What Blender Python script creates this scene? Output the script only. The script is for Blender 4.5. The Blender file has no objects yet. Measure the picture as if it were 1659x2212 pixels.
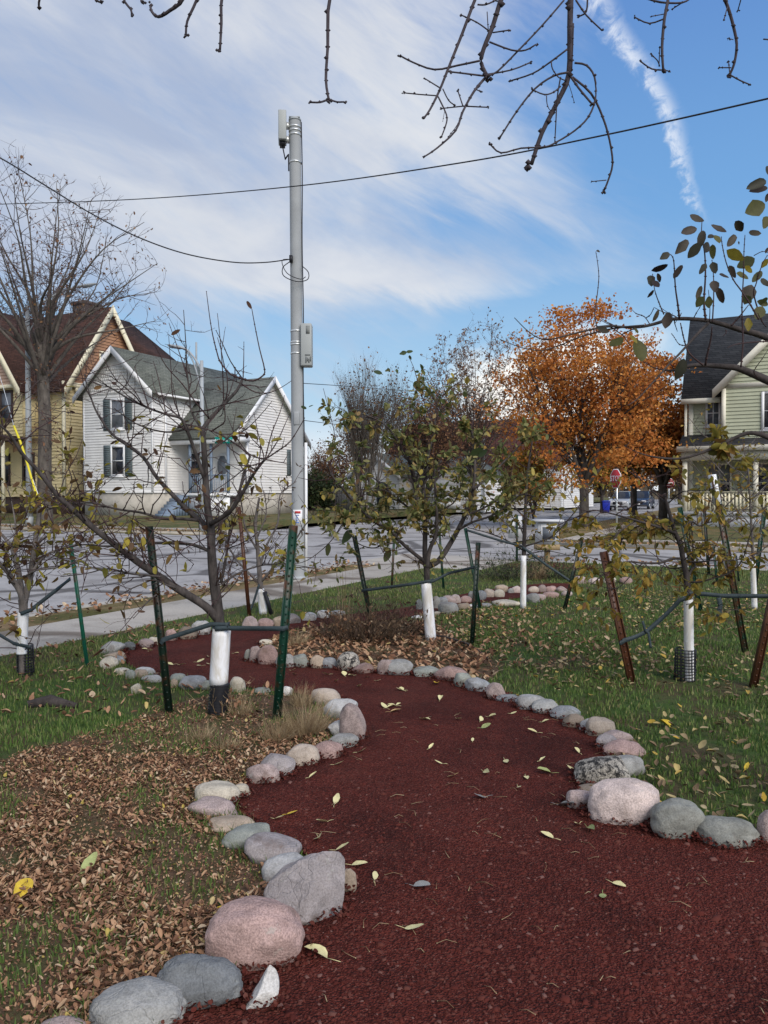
import bpy, math, random
import numpy as np
from mathutils import Vector, noise as mnoise
random.seed(7); rng = np.random.default_rng(7)
scn = bpy.context.scene
COL = scn.collection
# ------------------------------------------------------------------ camera
EYE = 1.6; F = 1659.0; CX, CY = 829.5, 1106.0; TP = (CY-1070.0)/F
PITCH = math.atan(TP)
cam_d = bpy.data.cameras.new('camera'); cam = bpy.data.objects.new('camera', cam_d); COL.objects.link(cam)
cam.location = (0, 0, EYE); cam.rotation_euler = (math.pi/2-PITCH, 0, 0)
cam_d.sensor_fit = 'HORIZONTAL'; cam_d.sensor_width = 36; cam_d.lens = 36
cam_d.clip_start = 0.05; cam_d.clip_end = 3000
scn.camera = cam
scn.render.resolution_x = 768; scn.render.resolution_y = 1024
scn.view_settings.view_transform = 'Standard'; scn.view_settings.look = 'None'
scn.view_settings.exposure = 0.42; scn.view_settings.gamma = 1.0
scn.cycles.use_denoising = True
scn.cycles.max_bounces = 6
# ------------------------------------------------------------------ sun
SUN_TO = Vector((0.42, -0.70, 0.60)).normalized()
SUN_EL = math.asin(SUN_TO.z); SUN_AZ = math.atan2(SUN_TO.x, SUN_TO.y)
sl = bpy.data.lights.new('sun', 'SUN'); so = bpy.data.objects.new('sun', sl); COL.objects.link(so)
sl.energy = 2.6; sl.angle = math.radians(42); sl.color = (1.0, 0.93, 0.84)
so.rotation_euler = SUN_TO.to_track_quat('Z', 'Y').to_euler(); so.location = (20, -20, 30)
# ------------------------------------------------------------------ world: blue sky, drifting cloud sheet, contrail
world = bpy.data.worlds.new('World'); scn.world = world; world.use_nodes = True
wn = world.node_tree.nodes; wl = world.node_tree.links
for n in list(wn): wn.remove(n)
def N(t, **k):
    n = wn.new(t)
    for a, b in k.items(): setattr(n, a, b)
    return n
def val(s, v):
    if hasattr(v, 'is_output') or isinstance(v, bpy.types.NodeSocket): wl.new(v, s)
    else: s.default_value = v
def wm(op, a, b=0.0, c=None, clamp=False):
    n = N('ShaderNodeMath', operation=op, use_clamp=clamp)
    val(n.inputs[0], a); val(n.inputs[1], b)
    if c is not None: val(n.inputs[2], c)
    return n.outputs[0]
def wmap(x, a, b, c, d, smooth=True):
    n = N('ShaderNodeMapRange', interpolation_type='SMOOTHSTEP' if smooth else 'LINEAR')
    val(n.inputs['Value'], x); n.inputs['From Min'].default_value = a; n.inputs['From Max'].default_value = b
    n.inputs['To Min'].default_value = c; n.inputs['To Max'].default_value = d
    return n.outputs['Result']
def wmix(f, a, b):
    n = N('ShaderNodeMix', data_type='RGBA'); val(n.inputs[0], f)
    for s, v in ((n.inputs[6], a), (n.inputs[7], b)):
        if isinstance(v, tuple): s.default_value = (*v, 1)
        else: wl.new(v, s)
    return n.outputs[2]
sky = N('ShaderNodeTexSky', sky_type='NISHITA'); sky.sun_disc = False
sky.sun_elevation = SUN_EL; sky.sun_rotation = SUN_AZ
sky.air_density = 1.0; sky.dust_density = 0.6; sky.ozone_density = 2.5
tc = N('ShaderNodeTexCoord'); sp = N('ShaderNodeSeparateXYZ'); wl.new(tc.outputs['Generated'], sp.inputs[0])
dx, dy, dz = sp.outputs
az = wm('ARCTAN2', dx, dy)            # 0 = straight down the view street, + to the right (radians)
el = wm('ARCSINE', dz)
def wnoise(sx, sy, scale, detail=6, rough=0.55, dist=0.0, rot=0.0, off=0.0):
    c, s = math.cos(rot), math.sin(rot)
    x = wm('ADD', wm('MULTIPLY', az, c), wm('MULTIPLY', el, s))
    y = wm('SUBTRACT', wm('MULTIPLY', el, c), wm('MULTIPLY', az, s))
    cb = N('ShaderNodeCombineXYZ'); wl.new(wm('MULTIPLY', x, sx), cb.inputs[0]); wl.new(wm('MULTIPLY', y, sy), cb.inputs[1]); cb.inputs[2].default_value = off
    n = N('ShaderNodeTexNoise'); wl.new(cb.outputs[0], n.inputs['Vector'])
    n.inputs['Scale'].default_value = scale; n.inputs['Detail'].default_value = detail
    n.inputs['Roughness'].default_value = rough; n.inputs['Distortion'].default_value = dist
    return n.outputs['Fac']
hs = N('ShaderNodeHueSaturation'); hs.inputs['Saturation'].default_value = 1.1
wl.new(sky.outputs[0], hs.inputs['Color'])
blue = wmix(wmap(el, 0.10, 0.36, 0.0, 1.0), (3.9, 6.3, 8.3), (1.25, 3.75, 7.6))
blue = wmix(wmap(el, 0.30, 0.66, 0.0, 1.0), blue, (0.50, 2.05, 6.2))
blue = wmix(0.22, blue, hs.outputs[0]); blue = wmix(0.10, blue, (6.0, 6.8, 8.0))
# broad thin cloud sheet: covers the left and overhead, thins to clear blue on the upper right
n_big = wnoise(1.0, 1.7, 2.1, 5, 0.5, 0.5, -0.25, 3.1)
n_mid = wnoise(1.0, 3.0, 4.4, 8, 0.6, 0.7, -0.42, 7.7)
n_fin = wnoise(1.0, 4.5, 11.0, 8, 0.62, 0.5, -0.5, 2.2)
edge = wm('ADD', az, wm('MULTIPLY', el, -0.16))
cover = wmap(edge, -0.10, 0.24, 0.98, -0.30)
mass = wm('ADD', cover, wm('MULTIPLY', wm('SUBTRACT', n_big, 0.5), 1.3))
mass = wm('ADD', mass, wm('MULTIPLY', wm('SUBTRACT', n_mid, 0.5), 1.1))
mass = wm('ADD', mass, wm('MULTIPLY', wm('SUBTRACT', n_fin, 0.5), 0.75))
mass = wm('SUBTRACT', mass, wmap(el, 0.29, 0.185, 0.0, 0.85))
mass = wm('SUBTRACT', mass, wm('MULTIPLY', wm('MULTIPLY', wmap(el, 0.24, 0.33, 0.0, 1.0), wmap(el, 0.36, 0.44, 1.0, 0.0)), wm('MULTIPLY', wmap(az, -0.14, -0.05, 0.0, 0.45), wmap(az, 0.06, 0.16, 1.0, 0.0))))
# streaks of combed cirrus fanning down to the right
st = wm('ADD', wm('ADD', el, wm('MULTIPLY', az, 0.40)), wm('MULTIPLY', wm('SUBTRACT', n_mid, 0.5), 0.16))
streak = wm('MULTIPLY', wmap(st, 0.36, 0.44, 0.0, 1.0), wmap(st, 0.44, 0.54, 1.0, 0.0))
streak = wm('MULTIPLY', streak, wm('MULTIPLY', wmap(az, -0.12, 0.10, 0.0, 1.0), wmap(az, 0.20, 0.38, 1.0, 0.0)))
mass = wm('ADD', mass, wm('MULTIPLY', streak, 0.45))
st2 = wm('ADD', wm('ADD', el, wm('MULTIPLY', az, 0.06)), wm('MULTIPLY', wm('SUBTRACT', n_mid, 0.5), 0.10))
streak2 = wm('MULTIPLY', wmap(st2, 0.235, 0.275, 0.0, 1.0), wmap(st2, 0.275, 0.34, 1.0, 0.0))
streak2 = wm('MULTIPLY', streak2, wm('MULTIPLY', wmap(az, -0.30, -0.05, 0.0, 1.0), wmap(az, 0.28, 0.42, 1.0, 0.25)))
mass = wm('ADD', mass, wm('MULTIPLY', streak2, 0.5))
cmask = wmap(mass, -0.25, 1.20, 0.0, 0.96)
shade = wnoise(1.0, 2.2, 3.0, 7, 0.55, 0.6, -0.3, 11.0)
ccol = wmix(wmap(shade, 0.34, 0.66, 0.0, 1.0), (4.1, 4.8, 6.3), (6.7, 6.95, 7.45))
glow = wm('MULTIPLY', wmap(wm('ABSOLUTE', wm('SUBTRACT', az, 0.05)), 0.0, 0.30, 1.0, 0.0), wmap(wm('ABSOLUTE', wm('SUBTRACT', el, 0.50)), 0.0, 0.26, 1.0, 0.0))
ccol = wmix(wm('MULTIPLY', glow, 0.7), ccol, (7.7, 7.75, 7.8))
ccol = wmix(wm('MULTIPLY', wm('MAXIMUM', streak, streak2), 0.4), ccol, (7.9, 8.1, 8.4))
skyc = wmix(cmask, blue, ccol)
# white cumulus bank low behind the trees
cu = wnoise(1.0, 1.2, 8.0, 7, 0.6, 0.4, 0.0, 1.3)
cum = wm('MULTIPLY', wmap(wm('ADD', wm('SUBTRACT', 0.20, el), wm('MULTIPLY', wm('SUBTRACT', cu, 0.5), 0.20)), -0.02, 0.07, 0.0, 1.0),
         wm('MULTIPLY', wmap(wm('ADD', az, wm('MULTIPLY', wm('SUBTRACT', cu, 0.5), 0.18)), 0.06, 0.15, 0.0, 1.0), wmap(az, 0.26, 0.42, 1.0, 0.0)))
skyc = wmix(cum, skyc, (10.2, 10.0, 9.5))
hor = wmap(el, 0.13, 0.03, 0.0, 0.85)
skyc = wmix(hor, skyc, (8.4, 8.8, 9.2))
# contrail: a ragged ribbon fixed in the sky
fc = N('ShaderNodeFloatCurve'); wl.new(wmap(el, 0.30, 0.66, 0.0, 1.0, False), fc.inputs['Value'])
def elaz(px, py):
    d = Vector(((px-CX)/F, math.cos(PITCH)+(CY-py)/F*math.sin(PITCH), -math.sin(PITCH)+(CY-py)/F*math.cos(PITCH))).normalized()
    return math.asin(d.z), math.atan2(d.x, d.y)
cp = []
for (px, py) in ((1530, 505), (1490, 410), (1470, 330), (1440, 230), (1385, 140), (1335, 70), (1295, 0), (1240, -120)):
    e_, a_ = elaz(px, py); cp.append(((e_-0.30)/0.36, a_))
crv = fc.mapping.curves[0]
while len(crv.points) < len(cp): crv.points.new(0.5, 0.5)
for p_, (x_, y_) in zip(crv.points, cp): p_.location = (min(max(x_, 0), 1), y_)
fc.mapping.update()
cn = wnoise(17.0, 24.0, 1.9, 9, 0.66, 0.5, 0.4, 0.0)
cd = wm('ABSOLUTE', wm('SUBTRACT', wm('ADD', az, wm('MULTIPLY', wm('SUBTRACT', cn, 0.5), 0.036)), fc.outputs[0]))
cw = wmap(el, 0.33, 0.64, 0.011, 0.030, False)
trail = wm('SUBTRACT', 1.0, wm('DIVIDE', cd, cw), clamp=True)
trail = wm('MULTIPLY', wmap(trail, 0.0, 1.0, 0.0, 1.0), wmap(cn, 0.34, 0.66, 0.05, 1.0))
trail = wm('MULTIPLY', trail, wmap(el, 0.305, 0.34, 0.0, 0.74))
skyc = wmix(trail, skyc, (8.3, 8.7, 9.4))
bg = N('ShaderNodeBackground'); bg.inputs['Strength'].default_value = 0.08
wl.new(skyc, bg.inputs['Color'])
wo = N('ShaderNodeOutputWorld'); wl.new(bg.outputs[0], wo.inputs[0])
# ------------------------------------------------------------------ picture <-> place
FWD = Vector((0, math.cos(PITCH), -math.sin(PITCH))); UPV = Vector((0, math.sin(PITCH), math.cos(PITCH)))
def ray(px, py): return FWD + UPV*((CY-py)/F) + Vector(((px-CX)/F, 0, 0))
def G(px, py, z=0.0):
    d = ray(px, py); t = (z-EYE)/d.z
    return Vector((d.x*t, d.y*t, z))
def P(px, py, Y):
    d = ray(px, py); t = Y/d.y
    return Vector((d.x*t, Y, EYE+d.z*t))
def frame(x0, y0, s):                     # a crop of the photograph -> coordinates of the 1659 px wide view
    return lambda x, y: ((x0+x*s)/1.8228, (y0+y*s)/1.8228)
CU, CV = 0.454, 0.891                     # street axes
def W(u, v, z=0.0): return Vector((CU*u+CV*v, CV*u-CU*v, z))
def UV(x, y): return (CU*x+CV*y, CV*x-CU*y)
def sm(x): x = min(max(x, 0.0), 1.0); return x*x*(3-2*x)
def H(u, v):
    return max(0.0, u-30)*0.008 + (0.35*sm((u-29)/4.0) if v < -22 else 0.0)
# ------------------------------------------------------------------ objects
def link(o): COL.objects.link(o); return o
def tag(o, label=None, cat=None, group=None, kind=None):
    if label: o['label'] = label
    if cat: o['category'] = cat
    if group: o['group'] = group
    if kind: o['kind'] = kind
    return o
def thing(name, label, cat, loc, group=None):
    o = bpy.data.objects.new(name, None); link(o); o.location = Vector(loc); o.empty_display_size = 0.2
    return tag(o, label, cat, group)
def root_loc(o):
    v = Vector((0, 0, 0))
    while o is not None: v += o.location; o = o.parent
    return v
def fast_mesh(name, V, polys):
    """polys: list of int arrays, each (m,k)"""
    me = bpy.data.meshes.new(name)
    V = np.asarray(V, np.float32).reshape(-1, 3)
    me.vertices.add(len(V)); me.vertices.foreach_set('co', V.ravel())
    idx = []; start = []; tot = []; c = 0
    for p in polys:
        p = np.asarray(p, np.int32)
        if p.size == 0: continue
        k = p.shape[1]; idx.append(p.ravel()); start.append(c+np.arange(len(p))*k); tot.append(np.full(len(p), k)); c += p.size
    idx = np.concatenate(idx); start = np.concatenate(start).astype(np.int32); tot = np.concatenate(tot).astype(np.int32)
    me.loops.add(len(idx)); me.loops.foreach_set('vertex_index', idx.astype(np.int32))
    me.polygons.add(len(start)); me.polygons.foreach_set('loop_start', start); me.polygons.foreach_set('loop_total', tot)
    me.update(calc_edges=True); me.validate()
    return me
class MB:
    def __init__(s): s.v = []; s.n = 0; s.p = {}; s.mi = {}
    def add(s, V, faces, m=0):
        V = np.asarray(V, float).reshape(-1, 3)
        for f in faces:
            s.p.setdefault((len(f), m), []).append([i+s.n for i in f])
        s.v.append(V); s.n += len(V)
    def addnp(s, V, arrs, m=0):
        for a in arrs:
            a = np.asarray(a)+s.n
            s.p.setdefault((a.shape[1], m), []).extend(a.tolist())
        s.v.append(np.asarray(V, float).reshape(-1, 3)); s.n += len(s.v[-1])
    def hexa(s, c, m=0):                       # 8 corners: bottom 4 ccw, top 4
        s.add(c, [(3, 2, 1, 0), (4, 5, 6, 7), (0, 1, 5, 4), (1, 2, 6, 5), (2, 3, 7, 6), (3, 0, 4, 7)], m)
    def box(s, x0, x1, y0, y1, z0, z1, m=0):
        s.hexa([(x0, y0, z0), (x1, y0, z0), (x1, y1, z0), (x0, y1, z0), (x0, y0, z1), (x1, y0, z1), (x1, y1, z1), (x0, y1, z1)], m)
    def ubox(s, u0, u1, v0, v1, z0, z1, m=0):  # box along the street axes
        c = [W(u0, v0, z0), W(u0, v1, z0), W(u1, v1, z0), W(u1, v0, z0), W(u0, v0, z1), W(u0, v1, z1), W(u1, v1, z1), W(u1, v0, z1)]
        s.hexa(c, m)
    def obox(s, o, ex, ey, ez, a0, a1, b0, b1, c0, c1, m=0):
        f = lambda a, b, c: o+ex*a+ey*b+ez*c
        s.hexa([f(a0, b0, c0), f(a1, b0, c0), f(a1, b1, c0), f(a0, b1, c0), f(a0, b0, c1), f(a1, b0, c1), f(a1, b1, c1), f(a0, b1, c1)], m)
    def prism(s, poly, off, m=0):              # polygon (list of Vector) thickened by vector off
        n = len(poly); V = [Vector(p) for p in poly]+[Vector(p)+off for p in poly]
        s.add(V, [tuple(range(n-1, -1, -1)), tuple(range(n, 2*n))]+[(i, (i+1) % n, n+(i+1) % n, n+i) for i in range(n)], m)
    def tube(s, pts, rad, n=6, m=0, cap=True):
        P_ = np.array([tuple(p) for p in pts], float); k = len(P_)
        R = np.full(k, rad, float) if np.isscalar(rad) else np.asarray(rad, float)
        T = np.gradient(P_, axis=0); T /= (np.linalg.norm(T, axis=1, keepdims=True)+1e-9)
        a = np.array([0.0, 0.0, 1.0]) if abs(T[0][2]) < 0.9 else np.array([1.0, 0.0, 0.0])
        A = np.cross(T, a); A /= (np.linalg.norm(A, axis=1, keepdims=True)+1e-9)
        B = np.cross(T, A)
        th = np.arange(n)*2*math.pi/n
        V = P_[:, None, :]+R[:, None, None]*(np.cos(th)[None, :, None]*A[:, None, :]+np.sin(th)[None, :, None]*B[:, None, :])
        i = np.arange(k-1)[:, None]*n; j = np.arange(n)[None, :]; j2 = (j+1) % n
        q = np.stack([i+j, i+j2, i+n+j2, i+n+j], -1).reshape(-1, 4)
        ar = [q]
        if cap: ar.append(np.arange(n)[None, ::-1]); ar.append((np.arange(n)+(k-1)*n)[None, :])
        s.addnp(V.reshape(-1, 3), ar, m)
    def lathe(s, c, prof, n=16, m=0, axis=None):
        c = Vector(c); V = []; k = len(prof)
        for r, z in prof:
            for i in range(n):
                a = 2*math.pi*i/n; V.append((c.x+r*math.cos(a), c.y+r*math.sin(a), c.z+z))
        f = [(i*n+j, i*n+(j+1) % n, (i+1)*n+(j+1) % n, (i+1)*n+j) for i in range(k-1) for j in range(n)]
        f += [tuple(range(n-1, -1, -1)), tuple(range((k-1)*n, k*n))]
        s.add(V, f, m)
    def disc(s, c, nrm, r, th, n=24, m=0):
        c = Vector(c); nrm = Vector(nrm).normalized()
        s.tube([c-nrm*th/2, c+nrm*th/2], r, n, m)
    def ball(s, c, r, m=0):
        c = np.array(tuple(c)); V = np.array([(0, 0, 1), (1, 0, 0), (0, 1, 0), (-1, 0, 0), (0, -1, 0), (0, 0, -1)], float)*r+c
        s.add(V, [(0, 1, 2), (0, 2, 3), (0, 3, 4), (0, 4, 1), (5, 2, 1), (5, 3, 2), (5, 4, 3), (5, 1, 4)], m)
    def build(s, name, mats, parent=None, loc=None, smooth=False, bevel=0.0):
        V = np.concatenate(s.v) if s.v else np.zeros((0, 3))
        off = root_loc(parent) if parent is not None else (Vector(loc) if loc is not None else Vector((0, 0, 0)))
        polys = []; mi = []
        for (k, m), fl in s.p.items(): polys.append(np.array(fl, np.int32)); mi += [m]*len(fl)
        me = fast_mesh(name, V-np.array(tuple(off)), polys)
        if not isinstance(mats, (list, tuple)): mats = [mats]
        for m_ in mats: me.materials.append(m_)
        if len(mats) > 1 and len(me.polygons) == len(mi): me.polygons.foreach_set('material_index', np.array(mi, np.int32))
        if smooth: me.polygons.foreach_set('use_smooth', np.ones(len(me.polygons), bool))
        o = bpy.data.objects.new(name, me); link(o)
        if parent is not None: o.parent = parent
        elif loc is not None: o.location = off
        if bevel:
            b = o.modifiers.new('bevel', 'BEVEL'); b.width = bevel; b.segments = 2; b.limit_method = 'ANGLE'
        return o
# ------------------------------------------------------------------ materials
def ramp(nt, fac, stops, interp='LINEAR'):
    r = nt.nodes.new('ShaderNodeValToRGB'); r.color_ramp.interpolation = interp
    e = r.color_ramp.elements
    while len(e) < len(stops): e.new(0.5)
    for x, (p, c) in zip(e, stops): x.position = p; x.color = (*c, 1)
    nt.links.new(fac, r.inputs[0]); return r.outputs[0]
def base_mat(name, rough=0.8, spec=0.3):
    m = bpy.data.materials.new(name); m.use_nodes = True
    nt = m.node_tree; b = nt.nodes['Principled BSDF']
    b.inputs['Roughness'].default_value = rough; b.inputs['Specular IOR Level'].default_value = spec
    return m, nt, b
def tnoise(nt, scale, detail=4, rough=0.55, coord='Object', stretch=None, dist=0.0):
    t = nt.nodes.new('ShaderNodeTexCoord'); n = nt.nodes.new('ShaderNodeTexNoise')
    src = t.outputs[coord]
    if stretch:
        mp = nt.nodes.new('ShaderNodeMapping'); mp.inputs['Scale'].default_value = stretch
        nt.links.new(src, mp.inputs[0]); src = mp.outputs[0]
    nt.links.new(src, n.inputs['Vector'])
    n.inputs['Scale'].default_value = scale; n.inputs['Detail'].default_value = detail
    n.inputs['Roughness'].default_value = rough; n.inputs['Distortion'].default_value = dist
    return n.outputs['Fac']
def bump(nt, b, h, strength=0.3, dist=0.01):
    n = nt.nodes.new('ShaderNodeBump'); n.inputs['Strength'].default_value = strength; n.inputs['Distance'].default_value = dist
    nt.links.new(h, n.inputs['Height']); nt.links.new(n.outputs[0], b.inputs['Normal'])
def mixc(nt, f, a, b, mode='MIX'):
    n = nt.nodes.new('ShaderNodeMix'); n.data_type = 'RGBA'; n.blend_type = mode
    for s, v in ((n.inputs[0], f), (n.inputs[6], a), (n.inputs[7], b)):
        if isinstance(v, bpy.types.NodeSocket): nt.links.new(v, s)
        elif isinstance(v, tuple): s.default_value = (*v, 1)
        else: s.default_value = v
    return n.outputs[2]
def mth(nt, op, a, b=0.0, clamp=False):
    n = nt.nodes.new('ShaderNodeMath'); n.operation = op; n.use_clamp = clamp
    for s, v in ((n.inputs[0], a), (n.inputs[1], b)):
        if isinstance(v, bpy.types.NodeSocket): nt.links.new(v, s)
        else: s.default_value = v
    return n.outputs[0]
def cmul(c, k): return tuple(min(1.0, x*k) for x in c)
def plain(name, c, rough=0.7, scale=6.0, var=0.25, spec=0.3, bs=0.15, coord='Object', metal=0.0, bscale=None):
    m, nt, b = base_mat(name, rough, spec)
    f = tnoise(nt, scale, 5, 0.6, coord)
    col = ramp(nt, f, [(0.25, cmul(c, 1-var)), (0.75, cmul(c, 1+var))])
    nt.links.new(col, b.inputs['Base Color']); b.inputs['Metallic'].default_value = metal
    if bs: bump(nt, b, tnoise(nt, bscale or scale*8, 4, 0.6, coord), bs, 0.01)
    return m
def island(name, stops, rough=0.7, spec=0.25, transl=0.0, noise_scale=0.0):
    """one colour per loose piece (leaf, blade, chip)"""
    m, nt, b = base_mat(name, rough, spec)
    g = nt.nodes.new('ShaderNodeNewGeometry')
    col = ramp(nt, g.outputs['Random Per Island'], stops)
    if noise_scale:
        col = mixc(nt, 0.6, col, ramp(nt, tnoise(nt, noise_scale, 3), [(0.3, (0.45, 0.42, 0.4)), (0.7, (1, 1, 1))]), 'MULTIPLY')
    nt.links.new(col, b.inputs['Base Color'])
    if transl:
        t = nt.nodes.new('ShaderNodeBsdfTranslucent'); nt.links.new(col, t.inputs[0])
        mx = nt.nodes.new('ShaderNodeMixShader'); mx.inputs[0].default_value = transl
        nt.links.new(b.outputs[0], mx.inputs[1]); nt.links.new(t.outputs[0], mx.inputs[2])
        nt.links.new(mx.outputs[0], nt.nodes['Material Output'].inputs[0])
    return m
M = {}
def glass(name, c, rough=0.08):
    m, nt, b = base_mat(name, rough, 0.5)
    nt.links.new(ramp(nt, tnoise(nt, 1.1, 3), [(0.3, c), (0.75, cmul(c, 2.2))]), b.inputs['Base Color'])
    return m
def shingle(name, a, c):
    m, nt, b = base_mat(name, 0.9, 0.2)
    t = nt.nodes.new('ShaderNodeTexCoord'); sx = nt.nodes.new('ShaderNodeSeparateXYZ'); nt.links.new(t.outputs['Object'], sx.inputs[0])
    mp = nt.nodes.new('ShaderNodeCombineXYZ')     # courses climb with height, joints run along the street axes
    nt.links.new(mth(nt, 'ADD', mth(nt, 'MULTIPLY', sx.outputs[0], 1.345), mth(nt, 'MULTIPLY', sx.outputs[1], 0.437)), mp.inputs[0])
    nt.links.new(mth(nt, 'MULTIPLY', sx.outputs[2], 1.3), mp.inputs[1])
    br = nt.nodes.new('ShaderNodeTexBrick'); nt.links.new(mp.outputs[0], br.inputs['Vector'])
    br.inputs['Scale'].default_value = 1.0; br.inputs['Brick Width'].default_value = 0.5; br.inputs['Row Height'].default_value = 0.16
    br.inputs['Mortar Size'].default_value = 0.012; br.inputs['Color1'].default_value = (*a, 1); br.inputs['Color2'].default_value = (*c, 1)
    br.inputs['Mortar'].default_value = (*cmul(a, 0.45), 1); br.inputs['Bias'].default_value = 0.0
    col = mixc(nt, 0.7, br.outputs[0], ramp(nt, tnoise(nt, 0.9, 6, 0.65), [(0.3, (0.6, 0.6, 0.6)), (0.7, (1.25, 1.25, 1.2))]), 'MULTIPLY')
    nt.links.new(col, b.inputs['Base Color']); bump(nt, b, br.outputs['Fac'], -0.5, 0.02)
    return m
def siding(name, c, var=0.1):
    m, nt, b = base_mat(name, 0.62, 0.3)
    col = ramp(nt, tnoise(nt, 1.3, 6, 0.65), [(0.3, cmul(c, 1-var)), (0.7, cmul(c, 1+var*0.5))])
    col = mixc(nt, 0.12, col, ramp(nt, tnoise(nt, 3, 4, 0.6, 'Object', (1, 1, 0.15)), [(0.35, (0.72, 0.7, 0.66)), (0.6, (1, 1, 1))]), 'MULTIPLY')
    nt.links.new(col, b.inputs['Base Color']); return m
M['white_siding'] = siding('white_siding', (0.74, 0.725, 0.70)); M['yellow_siding'] = siding('yellow_siding', (0.68, 0.56, 0.31), 0.12)
M['orange_siding'] = siding('orange_siding', (0.37, 0.20, 0.115), 0.2); M['peach_siding'] = siding('peach_siding', (0.47, 0.31, 0.22), 0.2)
M['sage_siding'] = siding('sage_siding', (0.43, 0.445, 0.32)); M['white_trim'] = plain('white_trim', (0.74, 0.74, 0.74), 0.55, 3, 0.1)
M['cream_trim'] = plain('cream_trim', (0.72, 0.66, 0.48), 0.6, 3, 0.12); M['cream_pale'] = plain('cream_pale', (0.74, 0.70, 0.58), 0.6, 3, 0.1)
M['brown_trim'] = plain('brown_trim', (0.045, 0.028, 0.02), 0.6, 4, 0.25)
M['grey_shutter'] = plain('grey_shutter', (0.10, 0.125, 0.13), 0.6, 4, 0.15); M['blue_paint'] = plain('blue_paint', (0.17, 0.22, 0.29), 0.6, 3, 0.2)
M['dark_glass'] = glass('dark_glass', (0.012, 0.014, 0.02)); M['grey_glass'] = glass('grey_glass', (0.09, 0.10, 0.115), 0.15)
M['grey_shingle'] = shingle('grey_shingle', (0.115, 0.125, 0.11), (0.165, 0.175, 0.155)); M['brown_shingle'] = shingle('brown_shingle', (0.042, 0.022, 0.018), (0.075, 0.036, 0.028))
M['charcoal_shingle'] = shingle('charcoal_shingle', (0.048, 0.049, 0.052), (0.085, 0.085, 0.087)); M['maroon_shingle'] = shingle('maroon_shingle', (0.06, 0.022, 0.02), (0.09, 0.035, 0.03))
M['foundation'] = plain('foundation', (0.42, 0.39, 0.34), 0.9, 3, 0.2, bs=0.4)
M['concrete'] = None
M['galv'] = plain('galv', (0.33, 0.35, 0.36), 0.55, 3, 0.12, 0.35, 0.1, metal=0.0)
M['pole_paint'] = plain('pole_paint', (0.315, 0.325, 0.33), 0.75, 2.5, 0.12, 0.15, 0.05)
M['box_paint'] = plain('box_paint', (0.34, 0.355, 0.345), 0.5, 1.2, 0.06, 0.3, 0.02)
M['steel'] = plain('steel', (0.62, 0.63, 0.62), 0.35, 8, 0.15, 0.5, 0.05, metal=0.6)
M['black_cable'] = plain('black_cable', (0.02, 0.02, 0.025), 0.6, 8, 0.2)
def guard_mat():
    m, nt, b = base_mat('white_guard', 0.55, 0.3)
    sm_ = ramp(nt, tnoise(nt, 6, 7, 0.7, 'Object', (1, 1, .4), .8), [(0.40, (0.60, 0.57, 0.52)), (0.52, (0.78, 0.78, 0.80)), (0.8, (0.80, 0.80, 0.83))])
    nt.links.new(sm_, b.inputs['Base Color']); bump(nt, b, tnoise(nt, 14, 4), .25, .01); return m
M['white_guard'] = guard_mat(); M['box_white'] = plain('box_white', (0.55, 0.555, 0.57), 0.6, 5, 0.1)
M['black_plastic'] = plain('black_plastic', (0.018, 0.018, 0.022), 0.5, 10, 0.3)
M['strap'] = plain('strap', (0.032, 0.046, 0.052), 0.6, 14, 0.35, 0.3, 0.3)
M['wood'] = plain('wood', (0.33, 0.24, 0.13), 0.8, 5, 0.3)
def post_mat(name, c, rust):
    m, nt, b = base_mat(name, 0.45, 0.4)
    col = ramp(nt, tnoise(nt, 9, 6, 0.65), [(0.52-rust*0.35, c), (0.66-rust*0.3, (0.075, 0.028, 0.014)), (0.95, (0.13, 0.055, 0.025))])
    nt.links.new(col, b.inputs['Base Color']); bump(nt, b, tnoise(nt, 80, 3), 0.3, 0.003); return m
M['green_post'] = post_mat('green_post', (0.005, 0.036, 0.022), 0.02); M['dark_post'] = post_mat('dark_post', (0.006, 0.018, 0.012), 0.04)
M['rust_post'] = post_mat('rust_post', (0.035, 0.016, 0.010), 0.55); M['teal_post'] = post_mat('teal_post', (0.012, 0.12, 0.075), 0.0)
M['fade_post'] = post_mat('fade_post', (0.014, 0.045, 0.026), 0.3)
def bark(name, a, c, sc=18):
    m, nt, b = base_mat(name, 0.9, 0.2)
    f = tnoise(nt, sc, 6, 0.65, 'Object', (1, 1, 0.35))
    nt.links.new(ramp(nt, f, [(0.3, a), (0.7, c)]), b.inputs['Base Color']); bump(nt, b, f, 0.6, 0.01); return m
M['bark_pear'] = bark('bark_pear', (0.020, 0.017, 0.016), (0.095, 0.08, 0.074), 26)
M['bark_young'] = bark('bark_young', (0.06, 0.052, 0.048), (0.19, 0.165, 0.15), 26)
M['bark_dark'] = bark('bark_dark', (0.028, 0.023, 0.022), (0.075, 0.062, 0.058), 26)
M['bark_street'] = bark('bark_street', (0.05, 0.042, 0.036), (0.15, 0.13, 0.11), 5)
M['twig_bare'] = bark('twig_bare', (0.06, 0.045, 0.045), (0.12, 0.09, 0.085), 8)
M['twig_red'] = bark('twig_red', (0.034, 0.019, 0.021), (0.085, 0.055, 0.053), 20)
M['bud'] = bark('bud', (0.035, 0.028, 0.034), (0.085, 0.07, 0.078), 40)
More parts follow.
